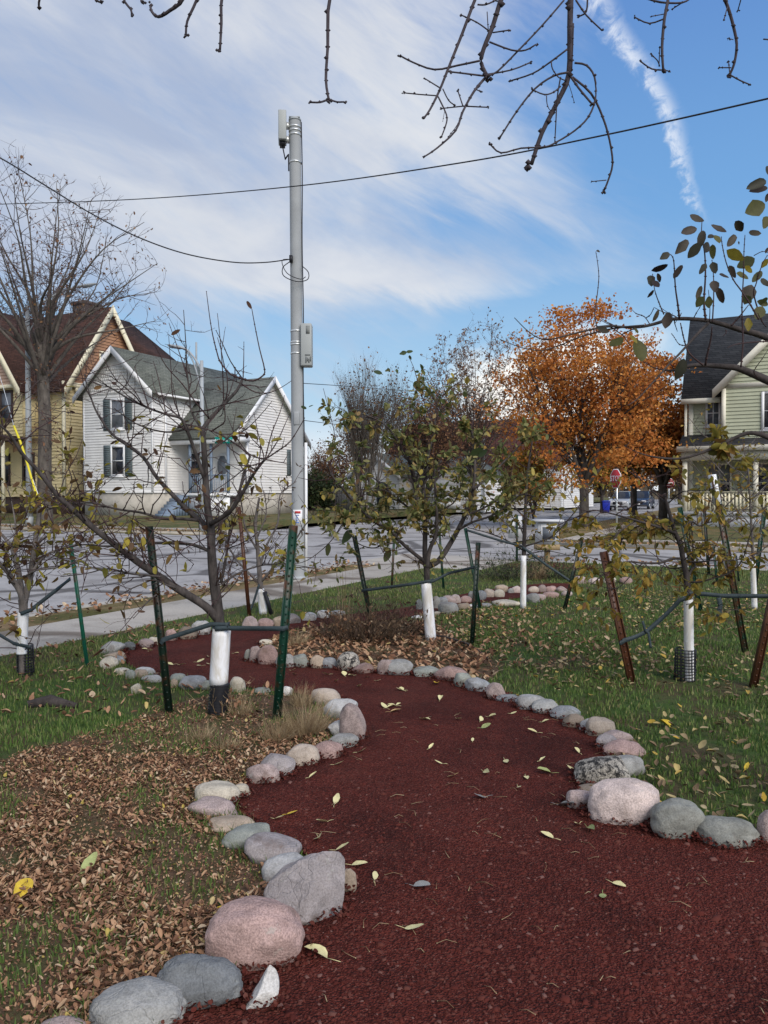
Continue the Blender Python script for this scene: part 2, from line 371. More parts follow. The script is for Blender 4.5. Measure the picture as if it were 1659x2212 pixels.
# leaves
M['leaf_apple'] = island('leaf_apple', [(0, (0.085, 0.115, 0.032)), (0.35, (0.19, 0.205, 0.065)), (0.6, (0.34, 0.31, 0.125)), (0.78, (0.29, 0.19, 0.075)), (0.9, (0.48, 0.38, 0.08)), (1, (0.13, 0.065, 0.035))], 0.6, 0.3, 0.35, 30)
M['leaf_pear'] = island('leaf_pear', [(0, (0.10, 0.05, 0.03)), (0.3, (0.19, 0.11, 0.045)), (0.5, (0.30, 0.25, 0.05)), (0.75, (0.45, 0.36, 0.045)), (1, (0.16, 0.17, 0.045))], 0.6, 0.3, 0.35, 30)
M['leaf_yellow'] = island('leaf_yellow', [(0, (0.13, 0.12, 0.03)), (0.35, (0.28, 0.24, 0.045)), (0.6, (0.40, 0.29, 0.05)), (0.85, (0.46, 0.27, 0.06)), (1, (0.13, 0.06, 0.03))], 0.6, 0.3, 0.35, 30)
M['leaf_dark'] = island('leaf_dark', [(0, (0.028, 0.03, 0.014)), (0.5, (0.05, 0.035, 0.027)), (0.8, (0.068, 0.055, 0.032)), (1, (0.032, 0.021, 0.019))], 0.6, 0.3, 0.15, 30)
M['leaf_olive'] = island('leaf_olive', [(0, (0.05, 0.06, 0.016)), (0.5, (0.10, 0.095, 0.022)), (1, (0.32, 0.25, 0.028))], 0.6, 0.3, 0.3, 40)
M['leaf_maple'] = island('leaf_maple', [(0, (0.30, 0.095, 0.026)), (0.4, (0.52, 0.19, 0.042)), (0.75, (0.64, 0.28, 0.065)), (1, (0.66, 0.40, 0.15))], 0.65, 0.25, 0.35)
def maple_mat():
    m = island('leaf_maple', [(0, (0.30, 0.085, 0.022)), (0.4, (0.52, 0.165, 0.036)), (0.75, (0.64, 0.245, 0.055)), (1, (0.68, 0.37, 0.12))], 0.65, 0.25, 0.35); nt = m.node_tree; b = nt.nodes['Principled BSDF']
    old = b.inputs['Base Color'].links[0].from_socket; f = ramp(nt, tnoise(nt, .45, 4, .6), [(.38, (0, 0, 0)), (.62, (1, 1, 1))]); g = ramp(nt, tnoise(nt, .8, 4, .6, 'Object', (1, 1, 1), .5), [(.45, (0, 0, 0)), (.66, (1, 1, 1))])
    c1 = mixc(nt, mth(nt, 'MULTIPLY', f, .28), old, (.62, .32, .05)); c2 = mixc(nt, mth(nt, 'MULTIPLY', g, .45), c1, (.30, .085, .025))
    for n in nt.nodes:
        if n.type == 'BSDF_TRANSLUCENT': nt.links.new(c2, n.inputs[0])
    nt.links.new(c2, b.inputs['Base Color']); return m
M['leaf_maple'] = maple_mat()
M['leaf_gold'] = island('leaf_gold', [(0, (0.20, 0.10, 0.02)), (0.5, (0.38, 0.21, 0.03)), (1, (0.44, 0.31, 0.05))], 0.65, 0.25, 0.35)
M['leaf_rust'] = island('leaf_rust', [(0, (0.10, 0.045, 0.03)), (0.5, (0.20, 0.095, 0.055)), (1, (0.34, 0.20, 0.09))], 0.65, 0.25, 0.3)
M['leaf_brownred'] = island('leaf_brownred', [(0, (0.07, 0.035, 0.025)), (0.5, (0.15, 0.075, 0.045)), (1, (0.24, 0.13, 0.05))], 0.65, 0.25, 0.3)
M['leaf_green'] = island('leaf_green', [(0, (0.03, 0.05, 0.02)), (0.6, (0.06, 0.085, 0.03)), (1, (0.10, 0.10, 0.04))], 0.65, 0.25, 0.2)
M['litter'] = island('litter', [(0, (0.075, 0.038, 0.022)), (0.25, (0.21, 0.105, 0.06)), (0.55, (0.37, 0.20, 0.112)), (0.85, (0.53, 0.335, 0.20)), (0.96, (0.62, 0.49, 0.33)), (1, (0.50, 0.38, 0.08))], 0.75, 0.2, 0.1, 25)
M['litter_yellow'] = island('litter_yellow', [(0, (0.13, 0.085, 0.05)), (0.35, (0.28, 0.20, 0.11)), (0.65, (0.46, 0.37, 0.21)), (0.88, (0.52, 0.40, 0.14)), (1, (0.55, 0.35, 0.04))], 0.7, 0.2, 0.1, 25)
M['pale_leaf'] = plain('pale_leaf', (0.60, 0.54, 0.28), 0.6, 30, 0.3); M['tan_leaf'] = plain('tan_leaf', (0.50, 0.33, 0.15), 0.6, 30, 0.35)
M['gold_leaf'] = plain('gold_leaf', (0.58, 0.40, 0.04), 0.6, 30, 0.3); M['grey_leaf'] = plain('grey_leaf', (0.25, 0.25, 0.24), 0.6, 30, 0.3); M['green_leaf'] = plain('green_leaf', (0.30, 0.33, 0.13), 0.6, 30, 0.3)
M['straw'] = island('straw', [(0, (0.16, 0.10, 0.055)), (0.5, (0.33, 0.235, 0.135)), (1, (0.48, 0.38, 0.23))], 0.8, 0.2, 0.2)
M['drybrown'] = island('drybrown', [(0, (0.035, 0.022, 0.016)), (0.6, (0.10, 0.065, 0.045)), (1, (0.22, 0.15, 0.09))], 0.8, 0.2, 0.1)
def crom(V, R, k=4):
    Q, S = [], []
    for i in range(len(V)-1):
        p0, p1_, p2_, p3_ = V[max(i-1, 0)], V[i], V[i+1], V[min(i+2, len(V)-1)]
        for j in range(k):
            t = j/k; Q.append(0.5*((2*p1_)+(p2_-p0)*t+(2*p0-5*p1_+4*p2_-p3_)*t*t+(3*p1_-p0-3*p2_+p3_)*t**3)); S.append(R[i]+(R[i+1]-R[i])*t)
    return Q+[V[-1]], S+[R[-1]]
# ------------------------------------------------------------------ setting: ground, streets, lawns
def ground_mat(name, greens, soil, thr=(0.42, 0.6), scale=1.7, rough=0.95):
    m, nt, b = base_mat(name, rough, 0.1)
    g = ramp(nt, tnoise(nt, 9, 6, 0.7), [(0.3, greens[0]), (0.7, greens[1])])
    s = ramp(nt, tnoise(nt, 30, 6, 0.75), [(0.3, soil[0]), (0.7, soil[1])])
    f = ramp(nt, tnoise(nt, scale, 6, 0.7, dist=0.4), [(thr[0], (0, 0, 0)), (thr[1], (1, 1, 1))])
    nt.links.new(mixc(nt, f, g, s), b.inputs['Base Color']); bump(nt, b, tnoise(nt, 45, 5, 0.7), 0.7, 0.03); return m
M['lawn'] = ground_mat('lawn', ((0.04, 0.068, 0.02), (0.075, 0.12, 0.034)), ((0.055, 0.042, 0.025), (0.12, 0.09, 0.05)))
M['far_lawn'] = ground_mat('far_lawn', ((0.065, 0.078, 0.03), (0.11, 0.12, 0.05)), ((0.14, 0.105, 0.055), (0.24, 0.17, 0.085)), (0.44, 0.62), 0.8)
M['leafy_verge'] = ground_mat('leafy_verge', ((0.07, 0.07, 0.025), (0.12, 0.11, 0.04)), ((0.17, 0.115, 0.06), (0.31, 0.22, 0.12)), (0.40, 0.58), 0.9)
M['bed'] = ground_mat('bed', ((0.05, 0.055, 0.022), (0.10, 0.10, 0.04)), ((0.06, 0.036, 0.024), (0.20, 0.125, 0.08)), (0.36, 0.56), 3)
M['far_ground'] = ground_mat('far_ground', ((0.07, 0.075, 0.03), (0.12, 0.11, 0.05)), ((0.13, 0.11, 0.09), (0.22, 0.18, 0.13)), (0.4, 0.6), 0.05)
def road_mat(name, a, c, patch):
    m, nt, b = base_mat(name, 0.9, 0.2)
    col = ramp(nt, tnoise(nt, 0.35, 6, 0.6, 'Object', (1, 1, 1), 0.6), [(0.3, a), (0.7, c)])
    fine = ramp(nt, tnoise(nt, 60, 3, 0.7), [(0.3, (0.8, 0.8, 0.8)), (0.7, (1.15, 1.15, 1.15))])
    col = mixc(nt, 1.0, col, fine, 'MULTIPLY')
    v = nt.nodes.new('ShaderNodeTexVoronoi'); v.feature = 'DISTANCE_TO_EDGE'; v.inputs['Scale'].default_value = 0.42
    t = nt.nodes.new('ShaderNodeTexCoord'); add = nt.nodes.new('ShaderNodeMix'); add.data_type = 'VECTOR'
    nz = nt.nodes.new('ShaderNodeTexNoise'); nz.inputs['Scale'].default_value = 0.7; nt.links.new(t.outputs['Object'], nz.inputs['Vector'])
    add.inputs[0].default_value = 0.35; nt.links.new(t.outputs['Object'], add.inputs[4]); nt.links.new(nz.outputs['Color'], add.inputs[5])
    nt.links.new(add.outputs[1], v.inputs['Vector'])
    crack = ramp(nt, v.outputs['Distance'], [(0.0, patch), (0.022, patch), (0.05, (1, 1, 1))])
    col = mixc(nt, 0.8, col, crack, 'MULTIPLY'); col = mixc(nt, 0.55, col, ramp(nt, tnoise(nt, 1.1, 7, 0.68, 'Object', None, 1.2), [(0.34, (0.52, 0.5, 0.48)), (0.5, (1, 1, 1)), (0.72, (1.12, 1.1, 1.06))]), 'MULTIPLY')
    nt.links.new(col, b.inputs['Base Color']); bump(nt, b, tnoise(nt, 120, 3), 0.3, 0.004); return m
M['asphalt'] = road_mat('asphalt', (0.285, 0.27, 0.26), (0.40, 0.385, 0.375), (0.22, 0.21, 0.21))
M['concrete'] = road_mat('concrete_walk', (0.34, 0.305, 0.26), (0.47, 0.43, 0.375), (0.35, 0.3, 0.26))
M['kerb'] = plain('kerb_stone', (0.40, 0.37, 0.32), 0.9, 2, 0.25, bs=0.3)
def mulch_mat():
    m, nt, b = base_mat('red_mulch', 0.92, 0.15)
    t = nt.nodes.new('ShaderNodeTexCoord'); v = nt.nodes.new('ShaderNodeTexVoronoi'); v.inputs['Scale'].default_value = 120
    nt.links.new(t.outputs['Object'], v.inputs['Vector'])
    sx = nt.nodes.new('ShaderNodeSeparateColor'); nt.links.new(v.outputs['Color'], sx.inputs[0])
    col = ramp(nt, sx.outputs[0], [(0.0, (0.050, 0.0095, 0.0068)), (0.5, (0.099, 0.0195, 0.0135)), (0.88, (0.130, 0.030, 0.021)), (1, (0.14, 0.05, 0.038))])
    big = ramp(nt, tnoise(nt, 1.6, 8, 0.66, 'Object', None, 0.9), [(0.28, (0.55, 0.53, 0.53)), (0.5, (0.98, 0.98, 0.98)), (0.72, (1.4, 1.36, 1.3))])
    dust = ramp(nt, tnoise(nt, .75, 7, .68, 'Object', None, .7), [(.52, (0, 0, 0)), (.70, (1, 1, 1))]); col = mixc(nt, mth(nt, 'MULTIPLY', dust, .5), mixc(nt, 1.0, col, big, 'MULTIPLY'), (.135, .046, .033))
    nt.links.new(col, b.inputs['Base Color'])
    h = mth(nt, 'ADD', v.outputs['Distance'], mth(nt, 'MULTIPLY', tnoise(nt, 14, 5, 0.65), 1.2))
    h = mth(nt, 'ADD', h, mth(nt, 'MULTIPLY', tnoise(nt, 3.2, 4, 0.6, 'Object', None, .6), 4.0)); bump(nt, b, h, 0.95, 0.016); return m
M['mulch'] = mulch_mat()
M['chip'] = island('mulch_chip', [(0, (0.044, 0.0095, 0.007)), (0.55, (0.092, 0.0205, 0.015)), (0.9, (0.105, 0.036, 0.026)), (1, (0.17, 0.09, 0.075))], 0.9, 0.15)
def structure(o, name=None): o['kind'] = 'structure'; return o
def slab(name, u0, u1, v0, v1, off, mat, du=2.5, dv=4.0, skirt=0.3, hv=None):
    nu = max(1, int((u1-u0)/du)); nv = max(1, int((v1-v0)/dv)); mb = MB(); V = []
    us = np.linspace(u0, u1, nu+1); vs = np.linspace(v0, v1, nv+1)
    for a in us:
        for c in vs: V.append(W(a, c, H(a, hv if hv is not None else c)+off))
    F_ = [(i*(nv+1)+j, i*(nv+1)+j+1, (i+1)*(nv+1)+j+1, (i+1)*(nv+1)+j) for i in range(nu) for j in range(nv)]
    mb.add(V, [f[::-1] for f in F_])
    ring = [(0, j) for j in range(nv+1)]+[(i, nv) for i in range(1, nu+1)]+[(nu, j) for j in range(nv-1, -1, -1)]+[(i, 0) for i in range(nu-1, 0, -1)]
    top = [Vector(V[i*(nv+1)+j]) for i, j in ring]; k = len(top)
    mb.add([*top, *[p-Vector((0, 0, skirt)) for p in top]], [(i, (i+1) % k, k+(i+1) % k, k+i) for i in range(k)])
    return structure(mb.build(name, mat, smooth=False))
def sheet(name, poly, z, mat, sub=None):
    mb = MB(); mb.add([(p[0], p[1], z) for p in poly], [tuple(range(len(poly)))])
    return structure(mb.build(name, mat))
# base ground to the horizon
mb = MB(); us = [-60, -20, 0, 20, 30, 40, 60, 90, 130, 200, 400, 900]; vs = [-900, -400, -200, -100, -60, -30, -10, 10, 40, 100, 300, 900]
mb.add([W(a, c, H(a, 0)-0.16-(0.35 if a < 30 else 0.1)) for a in us for c in vs],
       [(i*12+j, (i+1)*12+j, (i+1)*12+j+1, i*12+j+1) for i in range(11) for j in range(11)])
structure(mb.build('ground', M['far_ground']))
RZ = -0.11
slab('street', -25, 150, -22, -9, RZ, M['asphalt'], 3, 6.5, 0.1, 0)
slab('cross_street', 19.0, 26.0, -120, 90, RZ+0.005, M['asphalt'], 3.5, 6, 0.1, 0)
PARK = slab('lawn', -14, 18.2, -6.85, 32, 0.0, M['lawn'], 1.0, 1.0)
slab('sidewalk', -20, 17.2, -8.05, -6.85, 0.006, M['concrete'], 1.5, 1.2)
slab('verge', -20, 15.5, -8.75, -8.05, -0.004, M['leafy_verge'])
slab('kerb', -20, 17.5, -8.99, -8.75, 0.004, M['kerb'])
slab('corner_pavement', 15.5, 18.9, -8.99, -5.6, 0.010, M['concrete'], 1, 1)
slab('kerb', 18.2, 18.55, -5.6, 60, 0.004, M['kerb'])
slab('gutter', 18.55, 19.3, -5.6, 60, -0.10, M['leafy_verge'])
# far side, left block and right block
for (v0, v1) in ((-120, -22.2), (-6.7, 90)):
    slab('kerb', 26.0, 26.22, v0, v1, 0.0, M['kerb'], 1, 6)
    slab('verge', 26.22, 27.7, v0, v1, -0.01, M['leafy_verge'], 1, 6)
    slab('sidewalk', 27.7, 28.95, v0, v1, 0.0, M['concrete'], 1.3, 6)
    slab('gutter', 25.45, 26.0, v0, v1, -0.098, M['leafy_verge'], 1, 6)
slab('lawn', 28.95, 140, -120, -22.2, 0.004, M['far_lawn'], 1.4, 10)
slab('lawn', 28.95, 140, -6.0, 90, 0.004, M['far_lawn'], 2.0, 10)
slab('verge', 31, 140, -8.9, -7.0, 0.004, M['leafy_verge'], 2.0, 2)
slab('sidewalk', 27.7, 140, -7.0, -6.0, 0.004, M['concrete'], 2.0, 2)
#, 0.006, M['concrete'], 2.0, 2)
# red path: outline read on the ground, laid a few mm over the lawn
PATH_PX = [(330, 2260), (385, 2200), (520, 2118), (590, 2045), (650, 1985), (690, 1930), (700, 1868), (612, 1828), (560, 1793), (525, 1763), (490, 1736), (502, 1706), (560, 1674),
    (632, 1640), (715, 1614), (750, 1590), (752, 1548), (722, 1520), (670, 1503), (600, 1494), (510, 1484), (440, 1476), (370, 1467), (300, 1452), (262, 1426), (268, 1400), (322, 1386),
    (400, 1371), (480, 1362), (560, 1350), (640, 1338), (720, 1331), (800, 1324), (880, 1314), (935, 1299), (1000, 1284), (1060, 1274), (1130, 1265), (1220, 1259), (1250, 1268), (1185, 1282), (1105, 1296),
    (1003, 1309), (940, 1321), (880, 1335), (780, 1347), (690, 1354), (630, 1362), (590, 1380), (552, 1402), (552, 1420), (590, 1434), (690, 1443), (800, 1451), (900, 1457), (985, 1468), (1070, 1494), (1145, 1524), (1215, 1549), (1280, 1582),
    (1320, 1614), (1322, 1650), (1295, 1700), (1275, 1738), (1312, 1768), (1405, 1782), (1512, 1806), (1690, 1822), (2100, 1885), (2200, 2260)]
PATH = [G(*p) for p in PATH_PX]
PATH = [Vector((-0.75, 1.2, 0))]+PATH+[Vector((3.6, 1.2, 0))]
def smooth_poly(pts, it=2):
    for _ in range(it):
        q = []
        for i in range(len(pts)):
            a, b2 = pts[i], pts[(i+1) % len(pts)]
            q += [a*0.75+b2*0.25, a*0.25+b2*0.75]
        pts = q
    return pts
PATH = smooth_poly(PATH, 2)
def inside(poly, X, Y):
    r = np.zeros(len(X), bool); n = len(poly)
    for i in range(n):
        x1, y1 = poly[i][0], poly[i][1]; x2, y2 = poly[(i+1) % n][0], poly[(i+1) % n][1]
        c = ((y1 > Y) != (y2 > Y)) & (X < (x2-x1)*(Y-y1)/(y2-y1+1e-12)+x1)
        r ^= c
    return r
def tess(poly, z):
    from mathutils.geometry import tessellate_polygon
    return tessellate_polygon([[Vector((p[0], p[1], 0)) for p in poly]])
mb = MB(); mb.add([(p.x, p.y, 0.010) for p in PATH], [t if (PATH[t[1]]-PATH[t[0]]).cross(PATH[t[2]]-PATH[t[0]]).z > 0 else t[::-1] for t in tess(PATH, 0)])
structure(mb.build('path', M['mulch']))
patch = smooth_poly([W(16.3, -5.6), W(17.9, -5.4), W(18.0, -3.9), W(17.2, -3.2), W(16.2, -4.0)], 2)
sheet('path', patch, 0.008, M['mulch'])
ISLAND = smooth_poly([G(*p) for p in ((548, 1405), (590, 1380), (650, 1362), (740, 1352), (850, 1340), (930, 1345), (1010, 1395), (1090, 1440), (1050, 1480), (980, 1470), (880, 1458), (760, 1450), (600, 1436), (555, 1428))], 2)
LEAFBED = smooth_poly([G(*p) for p in ((-250, 1700), (20, 1640), (190, 1590), (330, 1545), (420, 1505), (560, 1500), (700, 1510), (760, 1540), (770, 1590), (700, 1625), (600, 1660), (520, 1705), (470, 1760), (560, 1800), (620, 1850), (690, 1960), (560, 2090), (380, 2190), (100, 2290), (-400, 2300))], 2)
MOUND = smooth_poly([G(*p) for p in ((1380, 1480), (1440, 1455), (1560, 1455), (1640, 1475), (1600, 1510), (1480, 1520), (1400, 1505))], 2)
for nm, pl, z in (('planting_bed', ISLAND, 0.005), ('planting_bed', LEAFBED, 0.004)):
    mb = MB(); mb.add([(p.x, p.y, z) for p in pl], [t if (pl[t[1]]-pl[t[0]]).cross(pl[t[2]]-pl[t[0]]).z > 0 else t[::-1] for t in tess(pl, 0)])
    structure(mb.build(nm, M['bed']))
# ------------------------------------------------------------------ loose cover: grass, litter, mulch chips
def in_view(X, Y, m=60):
    px = CX+F*X/np.maximum(Y, .1); return (px > -m) & (px < 1659+m)
def blades(name, X, Y, L, Wd, mat, z=0.0, lean=0.5):
    n = len(X); a = rng.uniform(0, 2*math.pi, n); b_ = rng.uniform(0, 2*math.pi, n); k = rng.uniform(0.1, lean, n)*L
    B = np.stack([X, Y, np.full(n, z)], 1); s = np.stack([np.cos(a), np.sin(a), 0*a], 1)*(Wd/2)[:, None]
    d = np.stack([np.cos(b_)*k, np.sin(b_)*k, L], 1); mid = B+d*np.array([0.35, 0.35, 0.6])
    V = np.stack([B-s, B+s, mid+s*0.75, mid-s*0.75, B+d], 1).reshape(-1, 3); i = np.arange(n)[:, None]*5
    me = fast_mesh(name, V, [i+np.array([[0, 1, 2, 3]]), i+np.array([[3, 2, 4]])])
    me.materials.append(mat); o = bpy.data.objects.new(name, me); link(o); return o
TL = np.array([0, .10, .28, .52, .77, .92, 1.0]); PW = np.array([0, .26, .45, .5, .36, .18, 0])
def leaf_geo(Pn, D, U, L, Wd, curl, fold, tipc=0.0):
    """many leaves: base points, axes, up vectors, length, width, curl, fold -> verts, [quads, tris]"""
    n = len(Pn); D = D/(np.linalg.norm(D, axis=1, keepdims=True)+1e-9); S = np.cross(U, D); S /= (np.linalg.norm(S, axis=1, keepdims=True)+1e-9); U = np.cross(D, S)
    V = np.zeros((n, 17, 3))
    def pt(t, w):
        y = w*Wd
        return Pn+D*(t*L)[:, None]+S*y[:, None]+U*((curl*L)*(t*t)+fold*np.abs(y))[:, None]
    one = np.ones(n); V[:, 0] = pt(0*one, 0*one); c = 1
    for t, w in zip(TL[1:6], PW[1:6]):
        jl = 1+rng.uniform(-.16, .16, n); V[:, c] = pt(t*one, w*jl); V[:, c+1] = pt(t*one, 0*one); V[:, c+2] = pt(t*one, -w*jl); c += 3
    V[:, 16] = pt(one, 0*one); i = np.arange(n)[:, None]
    tri = np.array([(0, 2, 1), (0, 3, 2), (13, 14, 16), (14, 15, 16)]); qd = np.array([q for k in range(4) for q in ((1+3*k, 2+3*k, 5+3*k, 4+3*k), (2+3*k, 3+3*k, 6+3*k, 5+3*k))])
    return V.reshape(-1, 3), [(i[:, :, None]*17+qd[None]).reshape(-1, 4), (i[:, :, None]*17+tri[None]).reshape(-1, 3)]
def litter(name, X, Y, size, mat, z=0.006, flat=0.35, aspect=(0.35, 0.6), curlr=0.5, zj=0.02, foldr=0.9):
    n = len(X); a = rng.uniform(0, 2*math.pi, n); t = rng.normal(0, flat, n)
    D = np.stack([np.cos(a)*np.cos(t), np.sin(a)*np.cos(t), np.abs(np.sin(t))*0.8], 1)
    U = np.stack([rng.normal(0, flat, n), rng.normal(0, flat, n), np.ones(n)], 1)
    L = size*rng.uniform(0.6, 1.35, n); Wd = L*rng.uniform(*aspect, n)
    V, pl = leaf_geo(np.stack([X, Y, z+rng.uniform(0, zj, n)], 1), D, U, L, Wd, rng.uniform(-0.1, curlr, n), rng.uniform(-0.1, foldr, n))
    V[:, 2] = np.maximum(V[:, 2], z-0.002)
    me = fast_mesh(name, V, pl); me.materials.append(mat); o = bpy.data.objects.new(name, me); link(o); return o
def pts(n, x0, x1, y0, y1): return rng.uniform(x0, x1, n), rng.uniform(y0, y1, n)
def thin(X, Y, *masks):
    k = np.ones(len(X), bool)
    for m in masks: k &= m
    return X[k], Y[k]
def fbm(X, Y, s, o=0.0): return np.array([mnoise.noise(Vector((x*s+o, y*s, 0.3)))+0.5*mnoise.noise(Vector((x*s*2.3+o, y*s*2.3, 1.3))) for x, y in zip(X, Y)])
M['grass'] = island('grass_blade', [(0, (0.058, 0.105, 0.024)), (0.5, (0.105, 0.175, 0.04)), (0.8, (0.16, 0.215, 0.06)), (1, (0.28, 0.24, 0.11))], 0.6, 0.25, 0.25)
M['grass_light'] = island('grass_blade_light', [(0, (0.08, 0.115, 0.03)), (0.5, (0.14, 0.195, 0.05)), (0.8, (0.20, 0.235, 0.08)), (1, (0.32, 0.27, 0.13))], 0.6, 0.25, 0.25)
NEAR = MB()
gx, gy, gl = [], [], []
for (y0, y1, den, L) in ((2.2, 5.5, 3000, .036), (5.5, 9, 2000, .040), (9, 13, 1000, .045), (13, 18.5, 450, .05)):
    n = int(den*(y1-y0)*(y1*1.04)); X, Y = pts(n, -y1*.52, y1*.52, y0, y1)
    k = in_view(X, Y) & ~inside(PATH, X, Y) & ~inside(ISLAND, X, Y)
    u_, v_ = CU*X+CV*Y, CV*X-CU*Y; k &= (v_ > -6.82) & (u_ < 18.15) & ~((u_ > 15.5) & (v_ < -5.55))
    X, Y = X[k], Y[k]
    f = fbm(X, Y, 1.7); bed = inside(LEAFBED, X, Y) | inside(MOUND, X, Y)
    keep = rng.uniform(0, 1, len(X)) < np.where(bed, np.clip(f*1.8+0.22, 0.06, 0.95), np.clip(0.66+f*0.85, 0.10, 1.0))
    gx.append(X[keep]); gy.append(Y[keep]); gl.append(L*rng.uniform(.5, 1.25, keep.sum()))
X, Y, L = np.concatenate(gx), np.concatenate(gy), np.concatenate(gl)
u_, v_ = CU*X+CV*Y, CV*X-CU*Y
lite = (v_ < -3.6-0.0*u_) & (Y > 6.8) | (Y > 12)
for nm, k, m_ in (('grass', ~lite, M['grass']), ('grass', lite, M['grass_light'])):
    tag(blades(nm, X[k], Y[k], L[k], 0.0055+0.0005*Y[k], m_), kind='stuff')
# brown curled leaves on the left bed, island and lawn
X, Y = pts(140000, -3.4, 0.2, 2.1, 6.2); f = fbm(X, Y, 2.2, 9.0)
f2 = fbm(X, Y, 1.7); dens = np.clip(1.15-(Y-3.0)*0.36, 0.22, 1.0)*np.clip(0.74+f*1.9-np.clip(f2, 0, 1)*1.3, 0.03, 1)
X, Y = thin(X, Y, in_view(X, Y), inside(LEAFBED, X, Y), rng.uniform(0, 1, len(X)) < dens*0.72)
tag(litter('leaf_litter', X, Y, 0.026, M['litter'], 0.005, 0.22, (0.2, 0.62), 0.6, 0.022, 1.2), kind='stuff')
X, Y = pts(60000, -3.4, 0.2, 2.1, 5.6); X, Y = thin(X, Y, in_view(X, Y), inside(LEAFBED, X, Y), rng.uniform(0, 1, len(X)) < np.clip(1.2-(Y-2.6)*.3, .2, 1))
tag(litter('leaf_litter', X, Y, 0.011, M['litter'], 0.004, 0.3, (0.3, 0.9), 0.6, 0.012), kind='stuff')
X, Y = pts(5200, -2.2, 1.8, 6.0, 9.6)
X, Y = thin(X, Y, inside(ISLAND, X, Y))
tag(litter('leaf_litter', X, Y, 0.058, M['litter'], 0.008, 0.4), kind='stuff')
X, Y = pts(15000, -1.5, 7.5, 3.4, 13); f = fbm(X, Y, 0.9, 4.0)
X, Y = thin(X, Y, in_view(X, Y), ~inside(PATH, X, Y), ~inside(ISLAND, X, Y), X > 0.35*(Y-3.4)*0.2+0.25, rng.uniform(0, 1, len(X)) < np.clip(0.5+f*0.9-(Y-7)*0.05, 0.03, 1))
tag(litter('leaf_litter', X, Y, 0.05, M['litter_yellow'], 0.02, 0.22, (0.35, 0.75), 0.5, 0.015, 1.0), kind='stuff')
X, Y = pts(1500, 0.2, 2.6, 7.0, 11.2)
X, Y = thin(X, Y, ~inside(PATH, X, Y), rng.uniform(0, 1, len(X)) < np.clip(1.4-np.hypot(X-0.9, (Y-8.4)*0.7)*0.7, 0.05, 1))
tag(litter('leaf_litter', X, Y, 0.055, M['litter'], 0.012, 0.35), kind='stuff')
X, Y = pts(1100, -4.2, 0.2, 5.4, 9.5); X, Y = thin(X, Y, in_view(X, Y), ~inside(PATH, X, Y), ~inside(LEAFBED, X, Y), (CV*X-CU*Y) > -6.8)
tag(litter('leaf_litter', X, Y, 0.055, M['litter'], 0.02, 0.3), kind='stuff')
# street leaves along kerbs
lu = np.concatenate([rng.uniform(-6, 16, 1100), rng.uniform(18.5, 19.2, 500), rng.uniform(25.5, 28.0, 1500), rng.uniform(25.5, 27.8, 1200)])
lv = np.concatenate([rng.normal(-8.75, .3, 1100), rng.uniform(-5.6, 9, 500), rng.uniform(-60, -22.2, 1500), rng.uniform(-6.7, 14, 1200)])
XY = np.array([W(a, c)[:2] for a, c in zip(lu, lv)])
tag(litter('leaf_litter', XY[:, 0], XY[:, 1], 0.075, M['litter'], 0.0, 0.3, (0.5, 0.9)), kind='stuff')
# mulch chips
X, Y = pts(46000, -1.0, 3.4, 2.15, 5.2); X, Y = thin(X, Y, in_view(X, Y), inside(PATH, X, Y), rng.uniform(0, 1, len(X)) < np.clip(1.35-(Y-2.1)*0.55, 0.05, 1))
n = len(X); sz = rng.gamma(2.2, 0.0017, n)+0.002; a = rng.uniform(0, 6.28, n)
tv = np.array([(-1, -.6, 0), (1, -.5, 0), (.8, .6, 0), (-.7, .5, 0), (-.6, -.3, .8), (.6, -.3, .9), (.5, .4, .7), (-.4, .3, .85)])
tv = tv[None]*rng.uniform(.6, 1.3, (n, 8, 3)); tv[:, :, 2] *= 0.55
ca, sa = np.cos(a)[:, None], np.sin(a)[:, None]
V = np.stack([tv[:, :, 0]*ca-tv[:, :, 1]*sa, tv[:, :, 0]*sa+tv[:, :, 1]*ca, tv[:, :, 2]], -1)*sz[:, None, None]+np.stack([X, Y, np.full(n, .010)], 1)[:, None, :]
q = np.array([(4, 5, 6, 7), (0, 1, 5, 4), (1, 2, 6, 5), (2, 3, 7, 6), (3, 0, 4, 7)])
me = fast_mesh('mulch_gravel', V.reshape(-1, 3), [(np.arange(n)[:, None, None]*8+q[None]).reshape(-1, 4)]); me.materials.append(M['chip'])
tag(link(bpy.data.objects.new('mulch_gravel', me)), kind='stuff')
# ------------------------------------------------------------------ border stones
A = frame(0, 2700, .9042); A2 = frame(1500, 2700, .9186); B = frame(950, 2300, .4822); C_ = frame(1700, 2550, .6028); D_ = frame(350, 2350, .4822); E = frame(1600, 2200, .4219); DD = lambda x, y: (x, y)
SC = {'pink': (0.33, 0.225, 0.20), 'rose': (0.32, 0.25, 0.23), 'grey': (0.275, 0.27, 0.255), 'dark grey': (0.135, 0.14, 0.142), 'blue grey': (0.245, 0.25, 0.255), 'pale grey': (0.39, 0.38, 0.365),
      'grey green': (0.24, 0.25, 0.22), 'tan': (0.36, 0.285, 0.215), 'cream': (0.48, 0.43, 0.345), 'beige': (0.39, 0.325, 0.265), 'brown': (0.22, 0.175, 0.135), 'purple grey': (0.275, 0.245, 0.24),
      'white': (0.54, 0.52, 0.49), 'pale pink': (0.46, 0.375, 0.34), 'speckled': (0.36, 0.33, 0.285), 'olive grey': (0.215, 0.215, 0.19)}
